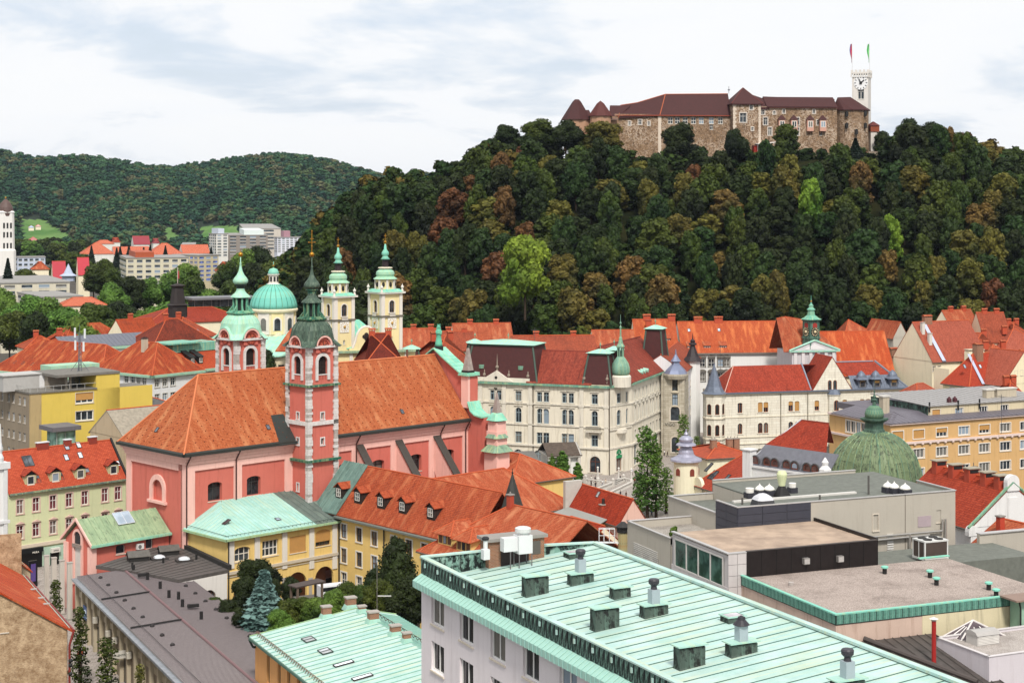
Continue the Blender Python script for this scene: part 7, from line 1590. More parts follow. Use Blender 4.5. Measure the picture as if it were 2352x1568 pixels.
 m=MB();m.slab([(WX(632,Y-20),Y-20,Z(786)),(WX(668,Y-20),Y-20,Z(786)),(WX(676,Y-15),Y-15,Z(738)),(WX(668,Y-15),Y-15,Z(740))],.3);tag(m.build('orange_valley_roof',TILE1()),'steep orange roof fragment beside the dark green bell roof','roof')
 G=Fr(811,Y-4,75);C=G.E('cathedral_gable','curved baroque gable with a quatrefoil window between the cathedral towers','gable wall');Lg=G.S(872);zb,zt=G.Z(800),G.Zp(842,750);gm=MB()
 pts=[(-1,zb-14),(Lg+1,zb-14),(Lg+1,zb)]+[(Lg*.5+Lg*.5*cos(k*pi/12)*(1.0 if k in (0,12) else .82),zb+(zt-zb)*sin(k*pi/12)**.8) for k in range(0,13)]+[(-1,zb)]
 gm.vprism(pts,0,1).build('wall',ym,C);m=MB();A=pts[3:16];[m.tube((p[0],.3,p[1]),(q[0],.3,q[1]),.4,6) for p,q in zip(A,A[1:])];m.build('coping',wh,C)
 m=MB();[m.vprism([(Lg*.5+dx*.55+.6*cos(k*pi/5),(zb+zt)/2+dz*.55+.2+.6*sin(k*pi/5)) for k in range(10)],-.08,.05) for dx,dz in ((0,1),(0,-1),(1,0),(-1,0))];m.build('quatrefoil',flat('#2c2220'),C)
 m=MB();m.box(-7,Lg+10,-1.0,.0,zb-1.2,zb-.6);m.build('cornice',copper('#8fa890','#758e78',.1,.2),C);MB().box(-7,Lg+10,.01,3,0,zb-1).build('wall',ym,C)
 for x in (-6,-1,Lg+3,Lg+7):MB().box(x,x+.9,-.3,0,0,zb-1.2).build('pilaster',wh,C)
 MB().slab([(-2,1,zb),(Lg+4,1,zb),(Lg*.55,14,zt+1),(Lg*.2,14,zt+1)],.3).slab([(-8,3,zb+3),(0,3,zb+3),(-3,10,zt+3),(-8,10,zt+3)],.3).build('copper_roof',cp,C)
cathedral()
# ================================================================ cream palace with corner dome, centre
MAN=flat('#4a201e',.7,name='mansard_slate',var=.4);CRM=plaster('#dcd4c2',.75,stain='#857558');TRIM=plaster('#d6cfc0',.5);GRN=copper('#6f9f8c','#587f70',.05,.3);TOPC=copper('#9fcfc0','#86b8aa',.05,.03)
def mansard(C,x0,x1,y0,y1,z0,z1,ins,label='mansard'):
 i=ins;B=[(x0,y0,z0),(x1,y0,z0),(x1,y1,z0),(x0,y1,z0)];T_=[(x0+i,y0+i,z1),(x1-i,y0+i,z1),(x1-i,y1-i,z1),(x0+i,y1-i,z1)]
 m=MB();m.hexa(B+T_);m.build('mansard_roof',MAN,C);m=MB();[m.tube(B[k],T_[k],.3,5) for k in range(4)];m.box(x0+i-.25,x1-i+.25,y0+i-.25,y1-i+.25,z1,z1+.5);m.build('mansard_hip',flat('#43574c'),C)
 e=.7;c=((x0+x1)/2,(y0+y1)/2);t=.22;T2=[(c[0]+(p[0]-c[0])*t,c[1]+(p[1]-c[1])*t,z1+1.5) for p in T_];T1=[(p[0]+(e if p[0]>c[0] else -e),p[1]+(e if p[1]>c[1] else -e),z1+.5) for p in T_]
 MB().hexa(T1+T2).build('copper_top',TOPC,C);MB().tube((c[0],c[1],z1+1.4),(c[0],c[1],z1+3.4),.08,5).ball((c[0],c[1],z1+2.7),.28,6,5).build('finial',GRN,C)
def palace():
 fr=Fr(1426,461.0,20);C=fr.E('cream_palace','large ornate cream corner palace with red roofs, dark mansards and a green corner dome','palace');tc,sc=fr.T(1399),fr.S(1451)
 W=fr.T(1066);L=fr.S(1537);ze=fr.Zq(1366,886);Z=lambda y:fr.Zq(1366,y)
 bl=flat('#5f7480');ws=dict(nx=2,fw=.16,trim=.28,tm=TRIM,fm=flat('#8a9aa0'),d=.35,tz=.66);wa=dict(ws,arch=1,hood=0);wh3=dict(wa);gl=glass('#1c242a')
 xb=[-fr.T(p) for p in (1090,1133,1145,1191,1240.5,1254,1298,1311,1366)]
 xg=[-fr.T(p) for p in (1135,1190,1236,1300)];z1,z2,z3=Z(928),Z(978),Z(1025)
 facade(C,'b',-W,-tc,0,ze,[(xb,z1,1.75,Z(905)-z1,dict(ws,hood=1)),(xb,z2,1.75,Z(943)-z2,dict(wa,hood=1)),(xb,z3,1.85,Z(999)-z3,dict(ws,trim=.15)),([-fr.T(1367)],.6,3.0,Z(1044)-1,dict(ws,arch=1,nx=2,trim=.6,fm=flat('#5a3020'),d=.5)),(xg,2.8,2.6,3.0,dict(ws,arch=1,trim=.5,nx=2))],CRM,0,.35)
 xa=[fr.S(p) for p in (1459,1468,1477,1485,1494,1500,1508,1515,1523,1530)]
 facade(C,'a',sc,L,0,ze,[(xa,z1,1.5,Z(905)-z1,ws),(xa,z2,1.5,Z(943)-z2,dict(wa,hood=3)),(xa,z3,1.5,Z(999)-z3,ws),(xa[::2],1,2.6,6.5,dict(ws,arch=1,nx=1,trim=.5))],CRM,0,.35)
 # chamfer
 ln=sqrt(tc*tc+sc*sc);rzc=atan2(-tc,sc)
 H_=obj('corner_bay',None,C,(0,tc,0),rzc)
 def chf(specs):
  hs=[(x,z,w,h,s.get('arch',0)) for x,z,w,h,s in specs];wallm(0,ln,0,ze+.4,hs,.35).build('wall',CRM,H_)
  for x,z,w,h,s in specs:fm,pm=winmesh(w,h,dict(s,d=.35));q=obj('window',fm,H_,(x,0,z));q2=obj('pane',pm,q);
 chf([(ln*.42,z1,2.0,Z(905)-z1,ws),(ln*.78,z1,1.0,Z(905)-z1,dict(ws,nx=1)),(ln*.42,z2,2.0,Z(943)-z2,wa),(ln*.78,z2,1.0,Z(943)-z2,dict(wa,nx=1)),(ln*.42,.6,2.6,Z(1043)-.8,dict(wa,trim=.7,fm=flat('#7a4428')))])
 MB().vprism([(-1.25,0),(1.25,0)]+arcpts(0,.0,1.25,8),-.12,.3).build('green_fanlight',flat('#1f7a4c',.5),H_,(ln*.42,0,5.3));MB().box(ln*.42-1.3,ln*.42+1.3,-.25,.1,4.2,5.0).build('green_awning',flat('#2a8a58',.5),H_)
 txt(H_,'i',ln*.42,-.14,5.35,1.1,0,flat('#e4e8e0',.5,var=.02))
 m=MB();m.lathe([(.2,Z(1030)),(.8,Z(1012)),(1.6,Z(1002)),(2.3,Z(996)),(2.3,Z(988))],12,ln*.5,.6);m.build('oriel_base',TRIM,H_);m=MB();m.box(.2,ln-.2,-.3,0,Z(988),Z(985)).build('sill_band',TRIM,H_)
 for zz,hh,oo in ((ze-.5,.6,.9),(Z(934),.35,.3),(Z(983),.3,.3),(Z(1031),.5,.45)):
  MB().prism([(L,-oo),(sc,-oo),(-oo,tc),(-oo,W),(.2,W),(.2,tc+.2),(sc+.2,.2),(L,.2)][::-1],zz,zz+hh).build('cornice',TRIM if zz<ze-1 else GRN,C)
  # pilasters, balcony, pediment
 for px in (1218,1336,1393,1158,1104):x=-fr.T(px);MB().box(x-.6,x+.6,-.3,0,Z(1030),ze-.6).box(x-.8,x+.8,-.42,0,Z(936),Z(930)).build('pilaster',TRIM,C,(0,0,0),-pi/2)
 for px in (1218,1393):x=-fr.T(px);MB().tube((x+.9,-.2,0),(x+.9,-.2,ze-.5),.12,6).build('downpipe',flat('#4a3e34'),C,(0,0,0),-pi/2)
 x=-fr.T(1366);o=MB().box(x-2.2,x+2.2,-1.3,0,z2-1.6,z2-1.3).build('balcony',TRIM,C,(0,0,0),-pi/2);m=MB();[m.tube((x-2.1+i*.3,-1.2,z2-1.3),(x-2.1+i*.3,-1.2,z2-.2),.05,4) for i in range(15)];m.box(x-2.2,x+2.2,-1.28,-1.15,z2-.25,z2-.1).build('balcony_rail',flat('#4a4640'),o)
 for s_ in (-1.6,1.6):MB().xprism([(0,z2-1.6),(-1.1,z2-1.6),(0,z2-3.6)],x+s_-.25,x+s_+.25).build('bracket',TRIM,o)
 P=-fr.T(1141);m=MB();m.vprism([(P-5,ze+.2),(P+5,ze+.2),(P,ze+3.2)],-.6,.4).build('pediment',TRIM,C,(0,0,0),-pi/2)
 MB().vprism([(P+.45*cos(k),ze+1.3+.45*sin(k)) for k in range(6)],-.66,-.5).build('round_window',DARK(),C,(0,0,0),-pi/2)
 MB().box(-W+.2,-fr.T(1217),-.2,.2,ze+.1,ze+1.3).build('balustrade',TRIM,C,(0,0,0),-pi/2)
 for px,h in ((1112,3.2),(1141,5.4),(1168,3.2),(1212,3.0),(1341,3.2),(1394,3.0)):MB().lathe([(.35,0),(.35,.8),(.15,1.0),(.5,1.5),(.45,1.9),(.15,2.2),(.2,2.5),(.02,h)],8,0,0).build('urn',flat('#8f8274',.9),C,(.3,fr.T(px),ze+.3+(2.2 if px == 1141 else 0)))
 # roofs
 rt=tile('#9c4836','#7f3426','#3a1812',.4,.5,.34,.35,None,.5);zr=Z(815);D=9
 yA,yB=fr.T(1225),fr.T(1343)
 P1=[[(-.5,yB-2,ze+.3),(-.5,yA+2,ze+.3),(D,yA+2,zr),(D,yB-2,zr)],[(D,yA+2,zr),(D,yB-2,zr),(2*D+1,yB-2,ze),(2*D+1,yA+2,ze)]];roof(C,P1,rt,.3,flat('#7c2c20'))
 P2=[[(3,-.6,ze+.3),(L,-.6,ze+.3),(L,D,zr+1),(9,D,zr+1.5)],[(9,D,zr+1.5),(L,D,zr+1),(L,2*D,ze),(9,2*D,ze)],[(9,D,zr+1.5),(9,2*D+3,ze),(3,-.6,ze+.3)]];roof(C,P2,rt,.3,flat('#7c2c20'))
 mansard(C,-.2,13,fr.T(1234),W,ze+.3,Z(803),1.9)
 mansard(C,-.1,6.6,fr.T(1404),fr.T(1343)+.6,ze+.3,Z(816),1.3)
 mansard(C,5.4,10.5,1.5,7,ze+.8,Z(812),1.0);mansard(C,L-8,L-1,-.4,6.5,ze+.2,Z(786),1.2)
 for px in (1104,1212-18):x=fr.T(px);MB().lathe([(.85,-.8),(.85,.2),(.6,.25),(.5,.0)],10).build('round_dormer',GRN,C,(.9,x,ze+4.4),0)
 # corner dome
 cx,cy=sc*.42,tc*.42;z0=ze+2.0;MB().lathe([(2.9,z0-2.4),(2.9,z0+.4),(2.5,z0+.8)],20,cx,cy).build('dome_base',TRIM,C)
 MB().lathe([(2.3,z0+.8),(2.6,z0+1.6),(2.55,z0+2.8),(2.2,z0+4.0),(1.5,z0+5.1),(.95,z0+5.8)],20,cx,cy).build('dome',copper('#7aa592','#587f6e',.05,.35),C,smooth=True)
 for i in range(6):a=i*pi/3;MB().tube((cx+.8*cos(a),cy+.8*sin(a),z0+5.7),(cx+.8*cos(a),cy+.8*sin(a),z0+8.4),.15,5).build('lantern_post',GRN,C)
 MB().lathe([(1.1,z0+8.3),(1.2,z0+8.6),(.7,z0+9.4),(.45,z0+10.6),(.5,z0+10.8),(.25,z0+11.3),(.2,z0+13.6),(.35,z0+13.8),(.08,z0+14.3),(.05,z0+17.3)],12,cx,cy).ball((cx,cy,z0+15),.3,8,5).build('lantern_spire',GRN,C)
 for k,px in enumerate((1478,1484,1490)):x=fr.S(px);MB().tube((x,.1,ze+1.7),(x,2.4,ze+2.0),.6,10).build('round_dormer',TOPC,C)
palace()
def bank():
 """white town house with centre gable, right of the street"""
 fr=Fr(1655,508.0,76);C=fr.E('cream_gabled_house','cream stone house with a red roof, centre gable and a grey-spired corner turret','house');L=fr.S(2085);ze=fr.Zp(1764,901);Z=lambda y:fr.Zp(1760,y)
 sm=ashlar('#e4dfd0','#dbd4c4',2.4,.8,'#c4bba8');tb=plaster('#ddd4c0',.2);w1=dict(WBR,nx=2,arch=1,trim=.25,d=.3,tz=0);w0=dict(WBR,arch=2,trim=.25,d=.3,tz=0,nx=2);X=lambda ps:[fr.S(p) for p in ps]
 px=(1699.5,1746,1759,1816,1830.5,1876,1940,1980,1993.5,2038.5,2052)
 za,zb=Z(946),Z(994);bl=lambda k:(0,.95,.55,.4,.95,.6,.95,.95,.95,.95,.9)[k % 11]
 facade(C,'a',0,L,0,ze,[(X(px),za,1.5,Z(923)-za,w0,bl),(X(px[:6]),zb,1.5,Z(970)-zb,w1,lambda k:(0,.0,.0,.0,.25,0)[k % 6])],sm,0,.3)
 W=15;MB().box(0,.05,0,W,0,ze).box(0,L,W-.1,W,0,ze).build('wall',sm,C)
 # turret bay
 m=MB();T0=fr.S(1637);m.lathe([(3.2,0),(3.2,ze+.3)],8,T0+.6,.4,pi/8,cap=True);m.build('turret',sm,C)
 for zz,hh,s in ((za,Z(923)-za,dict(w1,nx=1)),(zb,Z(970)-zb,dict(w1,nx=1))):
  for a in (-pi/2-.55-.3,-pi/2+.24-.3,-pi/2+1.0-.3):
   fm,pm=winmesh(1.35,round(hh*1.05,2),dict(s,d=.05));r=3.02;o=obj('window',fm,C,(T0+.6+r*cos(a),.4+r*sin(a),zz),a+pi/2);obj('pane',pm,o);MB().box(-.7,.7,-.0,.04,0,hh).build('backing',DARK(),o)
 for zz in (Z(905),Z(958),Z(1005)):MB().lathe([(3.35,zz),(3.5,zz+.3),(3.5,zz+.6)],8,T0+.6,.4,pi/8).build('cornice',tb,C)
 gz=flat('#6f7888',.5,.3,name='grey_slate',var=.4);MB().lathe([(3.9,ze+.2),(3.0,ze+.8),(2.3,ze+2.2),(.15,Z(841)+1)],8,T0+.6,.4,pi/8).tube((T0+.6,.4,Z(841)),(T0+.6,.4,Z(830)),.1,5).ball((T0+.6,.4,Z(832)),.25,6,4).build('turret_spire',gz,C)
 for zz,o,hh in ((ze-.4,.5,.45),(Z(957),.15,.3),(Z(1003),.2,.3),(Z(1018),.25,.3)):MB().box(.1,L,-o,-.003,zz,zz+hh).build('cornice',tb,C)
 rt=tile('#aa4530','#8c3422','#451a12',.3,.5,.34,.25,None,.35);zr=fr.sub(0,7.5).Zp(1700,840);sl_=(zr-ze)/7.5
 g0,gp,g1=fr.S(1864),fr.S(1911),fr.S(1958)
 roof(C,[[(1,-.4,ze),(g0,-.4,ze),(g0,7.5,zr),(7,7.5,zr)],[(1,-.4,ze),(7,7.5,zr),(1,15,ze)],[(7,7.5,zr),(g0+8,7.5,zr),(g0+8,15,ze),(1,15,ze)]],rt,.3,flat('#c8a090'))
 MB().box(0,L,-.75,-.25,ze-.1,ze+.3).build('gutter',gz,C)
 zg=fr.Zp(1911,820);MB().vprism([(g0,ze-.1),(g1,ze-.1),(gp,zg)],-.15,.3).build('gable_wall',sm,C)
 for p in (1905,1917):window(C,'a',fr.S(p),fr.Zp(1911,895),1.25,3.0,dict(w1,nx=1,d=.02,trim=.3),-.2)
 roof(C,[[(g0,-.3,ze),(gp,-.3,zg+.2),(gp,12,zg+.2),(g0,12,ze)],[(g1,-.3,ze),(gp,-.3,zg+.2),(gp,12,zg+.2),(g1,12,ze)]],rt,.25)
 MB().tube((g0,.2,ze+.3),(g0-.0,7.5,zr+.3),.3,5).build('valley_sheet',ZINC(),C)
 zm=ze+(zr-ze)*.55;roof(C,[[(g1,2.9,zm),(L-4.2,2.9,zm),(L-8,7.5,zr+.3),(g1-5,7.5,zr+.3)]],rt,.25);n=22
 for i in range(n):a_,b_=g1+(L-g1)*i/n,g1+(L-g1)*(i+1)/n-.05;k=.78;MB().slab([(a_,-.4,ze),(b_,-.4,ze),(min(b_,L-4.2)-.0,2.9,zm),(min(a_,L-4.3),2.9,zm)],.15).build('zinc_sheet',gz,C)
 MB().tube((L,-.3,ze+.2),(L-7.5,7.5,zr+.5),.35,5).tube((g1-5,7.5,zr+.4),(L-8,7.5,zr+.4),.25,5).build('zinc_verge',ZINC(),C)
 for p in (1981,2014,2053):
  x=fr.S(p);o=MB().box(-1.35,1.35,-.6,3.5,0,2.7).build('dormer',gz,C,(x,.5,ze+.5));MB().lathe([(2.1,2.6,6),(1.4,3.2,4),(1.25,3.9,3),(.7,4.7,3),(.1,5.2)],16,0,.4,pi/16).build('dormer_roof',gz,o);q=MB().box(-.85,.85,-.68,-.6,.4,2.2).build('window',flat('#8f8270'),o);MB().box(-.72,.72,-.72,-.68,.5,2.1).build('pane',glass(),q);MB().box(-.72,.72,-.75,-.72,1.5 if p>1990 else 2.0,2.15).build('blind',flat('#c49a58'),q)
 o=fr.S(1914);MB().lathe([(1.9,Z(1025)),(1.9,Z(912)),(2.1,Z(911)),(2.0,Z(909))],8,o,-.3,pi/8).build('oriel',sm,C);MB().lathe([(2.2,Z(909)),(1.3,Z(898))],8,o,-.3,pi/8).build('oriel_roof',gz,C);window(C,'a',o,Z(946),1.6,3.2,dict(w1,d=.02,trim=.2),-2.15,.8,flat('#b98a4e'))
 for p,zz in ((1793,0),(1855,0),(2070,0)):MB().tube((fr.S(p),-.2,0),(fr.S(p),-.2,ze),.12,5).build('downpipe',flat('#6a604c'),C)
bank()
def street_houses():
# grey turreted corner and white street front behind the palace
 fr=Fr(1541,497.0,14);C=fr.E('turret_house','narrow grey stone house with a slate corner dome at the street behind the palace','house');st=ashlar('#bdb5a4','#a79e8c',1.6,.6,'#8c8474');Z=fr.Z;W=8;ws=dict(WDK,nx=2,d=.3)
 facade(C,'b',-2,4,0,Z(858),[([1.2],Z(898),1.7,3.4,ws),([1.2],Z(932),1.7,3.6,dict(ws,hood=3)),([1.2],Z(966),2.8,4.4,dict(arch=1,nx=1,tz=0,fw=.1,d=.6,trim=.3)),([1.2],1,2.2,4.6,dict(arch=1,nx=1,tz=0,fw=.1,d=.6,trim=.3))],st,0,.3);MB().box(.5,8,-4,3,0,Z(858)).build('wall',st,C)
 txt(C,'VIGO',-.1,.2,Z(978),1.3,-pi/2,DARK());gz=flat('#8088a0',.4,.4,name='grey_slate')
 MB().lathe([(3.6,Z(858)),(2.9,Z(850)),(1.3,Z(838)),(1.1,Z(832)),(1.6,Z(830)),(1.0,Z(824)),(.3,Z(815)),(.1,Z(803))],8,1.5,-1.2,pi/8).build('turret_dome',gz,C);MB().lathe([(3.3,Z(870)),(3.7,Z(862)),(3.7,Z(858))],12,1.5,-1.2).build('cornice',st,C)
 o=house('white_street_house','long white street front with many windows and a red roof, seen at a sharp angle',1572,854,ZY(854,500),12,1608,None,5,plaster('#dcdcdc',.15),TILE2(),'gable',Wm=14,Y=500.0,fa=[([1576+i*4.6 for i in range(7)],(1590,y,y+12),1.3,dict(WPL,trim=.15)) for y in (868,890,911,934)])
 # white building with three dormers under orange roof
 P=(1613,1634,1655,1669);ws=dict(WDK,nx=2,arch=0,trim=.28,tm=flat('#6f6a62'),hood=3,tz=.5,fm=flat('#c9c6c0'))
 o=house('white_civic_house','white house with black-trimmed windows under a broad orange roof with three shed dormers',1567,811,ZY(811,545),84,1815,None,9.5,plaster('#dddcd8',.12),tile('#c4603a','#ab4c28','#7a3420',.2,.34,.22,.08,'#e08a50',.15),'gable',Wm=16,Y=545.0,fa=[(P,(1640,824,842),1.9,ws),(P,(1640,856,875),1.9,ws)])
 for p in (1585,1623,1660):dormer(o.C,o.fr,o.fr.S(p,2),1.2,o.ze+.6,2.2,1.7,4,o.sl,plaster('#8f8d88'),TILE1(),'shed','a')
 for p,z in ((1603,.6),(1650,.6)):chimney_roofed(o.C,o.fr.S(p,8),8,o.zr-.6,o.zr+.9,2.6,1)
 for p,yy in ((1583,5.4),(1652,5.4)):skylight(o.C,o.fr.S(p,yy),yy,rz_(o,yy),.9,1.2,o.sl)
 MB().box(-.3,o.L,-.5,0,o.ze-.5,o.ze).build('cornice',flat('#6f6a62'),o.C)
 o=house('orange_house','tall steep orange roof with two shed dormers, left of the three-dormer roof',1464,832,ZY(832,538),84,1562,None,13,CREAM,tile('#c4603a','#ab4c28','#7a3420',.2,.34,.22,.08,'#e08a50',.15),'gable',Wm=17,Y=538.0)
 for p in (1510,1531):dormer(o.C,o.fr,o.fr.S(p,5),4.2,o.ze+5.6,2.3,1.6,3,o.sl,DARK(),TILE1(),'shed','a')
 for p in (1486,1543):chimney_roofed(o.C,o.fr.S(p,8),8.5,o.zr-.6,o.zr+.9,2.3,1)
 chimney(o.C,o.fr.S(1490,5),5,o.ze+5,o.zr-.2,1.8,1.2,flat('#b0492c'),flat('#8a4028'))
 o=house('orange_house','low orange roof with a dark eave, left of the steep orange roof',1367,806,ZY(806,535),84,1463,None,6,CREAM,TILE1(),'gable',Wm=15,Y=535.0)
 f=Fr(1591,520.0,70);t=f.E('black_turret','black pointed turret roof with a bulb finial over the white street','turret');Z=f.Z;MB().lathe([(3.2,Z(828)),(2.0,Z(818)),(1.0,Z(800)),(.7,Z(793)),(1.3,Z(791)),(1.2,Z(788)),(.7,Z(786)),(.8,Z(782)),(.2,Z(778)),(.05,Z(765))],8).build('turret_roof',flat('#2a2022',.6),t);MB().lathe([(2.4,0),(2.4,Z(828))],8).build('wall',plaster('#dddcd8',.12),t)
 # town hall
 f=Fr(1812,528.0,80);C=f.E('town_hall','town hall with a white pedimented front and an orange roof behind its green clock tower','town hall');Z=f.Z;L=f.S(1928);m=plaster('#c4c2c4',.3);ze=Z(808)
 MB().box(1,L-1,0,14,0,ze).build('wall',m,C);MB().vprism([(.5,ze+.3),(L-.5,ze+.3),(L/2,Z(783))],-.5,.5).build('pediment',m,C);MB().vprism([(L*.28,ze+.7),(L*.72,ze+.7),(L/2,Z(790))],-.6,-.5).build('relief',flat('#dedcdc'),C)
 mm=MB();mm.tube((0,-.5,ze+.4),(L/2,-.5,Z(782)),.35,5).tube((L,-.5,ze+.4),(L/2,-.5,Z(782)),.35,5).box(0,L,-.8,.2,ze-.1,ze+.4);mm.build('pediment_cornice',TOPC,C)
 for i in range(6):MB().box(1.5+i*(L-4)/5,2.5+i*(L-4)/5,-.5,0,0,ze-.2).build('pilaster',flat('#d4d2d2'),C)
 tt=TILE1();roof(C,[[(-1,2,ze),(L/2,2,ze),(L*.12,9,Z(732)),(-1,9,Z(736))],[(L+1,2,ze),(L*.5,2,ze),(L*.12,9,Z(732)),(L*.5,9,Z(740))],[(-1,9,Z(736)),(L*.12,9,Z(732)),(L*.5,9,Z(740)),(L+1,16,ze),(-1,16,ze)]],tt,.3,RIDGE())
 T_=Fr(1863,531.0,62);C=T_.E('clock_tower','slim green copper town hall clock tower with red louvres and a spire','clock tower');s=3.7;Z=T_.Z;gc=copper('#456a5c','#2f4c42',.08,.6,'#7f9e88');z0=Z(800);k=-s/2
 MB().box(k,s/2,k,s/2,z0,Z(733)).build('shaft',gc,C)
 for rz in (0,-pi/2):
  g_=obj('tower_face',None,C,(0,0,0),rz)
  d=MB().vprism([(1.45*cos(a*pi/10),Z(761)+1.45*sin(a*pi/10)) for a in range(20)],k-.15,k).build('clock_face',flat('#2c2a24'),g_)
  mm=MB();[mm.tube((.9*cos(a*pi/6),k-.2,Z(761)+.9*sin(a*pi/6)),(1.35*cos(a*pi/6),k-.2,Z(761)+1.35*sin(a*pi/6)),.1,4) for a in range(12)];mm.ball((0,k-.1,Z(761)),.5,8,4);mm.build('hour_marks',flat('#d9c9a0',.5),d)
  MB().vprism([(-.8,Z(753)),(.8,Z(753)),(.8,Z(743)),(0,Z(740)),(-.8,Z(743))],k-.12,k).build('red_louvre',flat('#9c2f28'),g_)
 for zz in (Z(775),Z(735)):MB().box(k-.25,s/2+.25,k-.25,s/2+.25,zz-.2,zz+.2).build('cornice',gc,C)
 MB().lathe([(s/2+.9,Z(733),8),(s/2+.2,Z(730),6),(s/2-.5,Z(725),4),(1.1,Z(723),3),(1.0,Z(712)),(1.4,Z(711)),(.8,Z(707)),(.6,Z(704)),(.8,Z(702)),(.25,Z(697)),(.12,Z(690)),(.06,Z(678))],16,0,0,pi/16).build('spire',copper('#6fb09c','#4f8f7c',.05,.2),C)
 MB().ball((0,0,Z(692)),.3,8,5).build('gold_ball',flat('#b8842a',.3,.8),C)
street_houses()
def right_rows():
 ot,pt,dt=TILE1(),TILEP(),TILED();
 H=house;w=dict(WPL,trim=.15)
 H('orange_house','long orange roof directly right of the town hall pediment',1900,862,14,82,2056,None,13,CREAM,tile('#c9582f','#b04a24','#7a2c14',.2,.34,.22,.1,'#dd8a55',.15),'gable',Wm=20,Y=535.0)
 H('orange_house','flat-fronted orange roof at the edge of the wood above the town hall',1942,771,16,118-30,2016,None,5,plaster('#c9c2ae'),ot,'hip',Wm=13,h0=3,Y=572.0,h1=9)
 H('orange_house','small orange roof behind, second from the wood edge above the town hall',2020,772,16,80,2090,None,4.4,CREAM,TILE2(),'hip',Wm=12,Y=578.0)
 H('orange_house','small gabled orange roof left of the big cream gable',2052,775,16,66,2085,None,5,plaster('#b8b4a8'),ot,'gable','y',Wm=16,Y=560.0)
 # big cream gable
 o=H('cream_gable_house','tall cream gable wall with a wide faded red roof behind the zinc dormers',2141,830,ZY(830,525),64,2270,2052,11.5,CREAM,pt,'gable',Y=525.0,fa=[((2146,2157),(2150,840,853),1.3,w)])
 MB().slab([(o.L*.16,-.7,o.ze),(o.L*.22,-.7,o.ze),(o.L*.22,o.W/2,o.zr+.1),(o.L*.16,o.W/2,o.zr+.1)],.05).build('zinc_strip',flat('#b4bcd0',.5),o.C)
 MB().box(o.L*.16,o.L*.22,-.8,-.2,o.ze-.2,o.ze+.15).build('gutter',ZINC(),o.C)
 chimney_roofed(o.C,o.L*.26,o.W/2,o.zr-2,o.zr+1.4,3.0,1.4,BRICK())
 for x,y in ((o.L*.03,o.W*.36),(o.L*.06,o.W*.22)):chimney(o.C,x+1.2,y,rz_(o,y)-.5,rz_(o,y)+3.2,1.1,1.0,flat('#cfcac0'),flat('#a8a49c'))
 o=H('red_house','steep dark red roof running down behind the zinc roof, with a tall brick chimney',2040,901,13,62,2128,None,10.8,CREAM,tile('#93402c','#783022','#3a140f',.4,.34,.22,.5,None,.5),'gable',Wm=17,Y=545.0);chimney_roofed(o.C,o.L*.42,5.5,o.ze+6,o.zr+2.2,2.8,2,BRICK())
 for x in (-.1,.12):chimney(o.C,o.L*x+1,8,o.zr-3,o.zr+.4,3.0,1.4,flat('#a8452e'),flat('#c0bcb8'))
 H('orange_house','lower orange lean-to roof at the foot of the cream gable',2120,903,16,62,2186,None,4.5,CREAM,TILE2(),'gable',Wm=11,Y=532.0)
 H('orange_house','small pinkish hipped roof behind the white flat-roofed block',2107,908,16,60,2162,None,3,CREAM,pt,'hip',Wm=8,Y=505.0)
 H('orange_house','bright red corrugated-looking lean-to behind the ochre block',2085,922,14,80,2126,None,2.2,CREAM,TILE3(),'gable',Wm=6,Y=498.0)
 # cream house right
 o=H('cream_house','cream house with a red hipped roof, zinc strip and brick chimney above the ochre block',2226,884,ZY(884,478),56,2302,2166,8,plaster('#e6d9ae',.25),tile('#b5472f','#a03a24','#5a1c10',.12,.42,.3,.06,None,.12),'hip',Y=478.0,h0=7.5,h1=.1,fa=[((2243,2262,2286),(2262,892,908),1.4,w)],fb=[((2187,2209),(2209,893,909),1.4,dict(w,trim=.25))])
 MB().slab([(o.L*.34,-.6,o.ze+.1),(o.L*.42,-.6,o.ze+.1),(o.L*.42,o.W/2,o.zr+.1),(o.L*.34,o.W/2,o.zr+.1)],.06).build('zinc_strip',flat('#b4bcd0',.5),o.C);chimney_roofed(o.C,o.L*.62,o.W*.45,o.zr-2.5,o.zr+2.4,2.6,1.8,BRICK())
 for x,y in ((o.L*.1,2.6),(o.L*.55,2.4)):skylight(o.C,x,y,rz_(o,y)+.05,.9,1.2,o.sl)
 o=H('cream_house','cream gable-ended annex at the right edge with two small windows',2304,884,ZY(884,470),56,2400,None,9,plaster('#e8dcba',.25),pt,'gable','y',Wm=12,Y=476.0,fa=[((2333,2346),(2340,851,862),1.2,w)])
 H('cream_wall','cream boundary wall block with two square chimneys',2180,848,ZY(838,508),64,2262,None,.1,CREAM,pt,'flat',Wm=7,Y=508.0)
 for i,px in enumerate((2228,2248)):f=Fr(px,505.0,64);t=f.E('wall_chimney',('left','right')[i]+' of the two square cream chimneys on the cream wall','chimney','cream chimneys');zt=f.Z(807);MB().box(-1.3,1.3,-1,1,12,zt).build('stack',CREAM,t);m=MB();[m.box(-1.2+j*.75,-1+j*.75,-.9,.9,zt,zt+.5) for j in range(4)];m.box(-1.4,1.4,-1.1,1.1,zt+.5,zt+.7).build('chimney_cap',flat('#c8b8a0'),t)
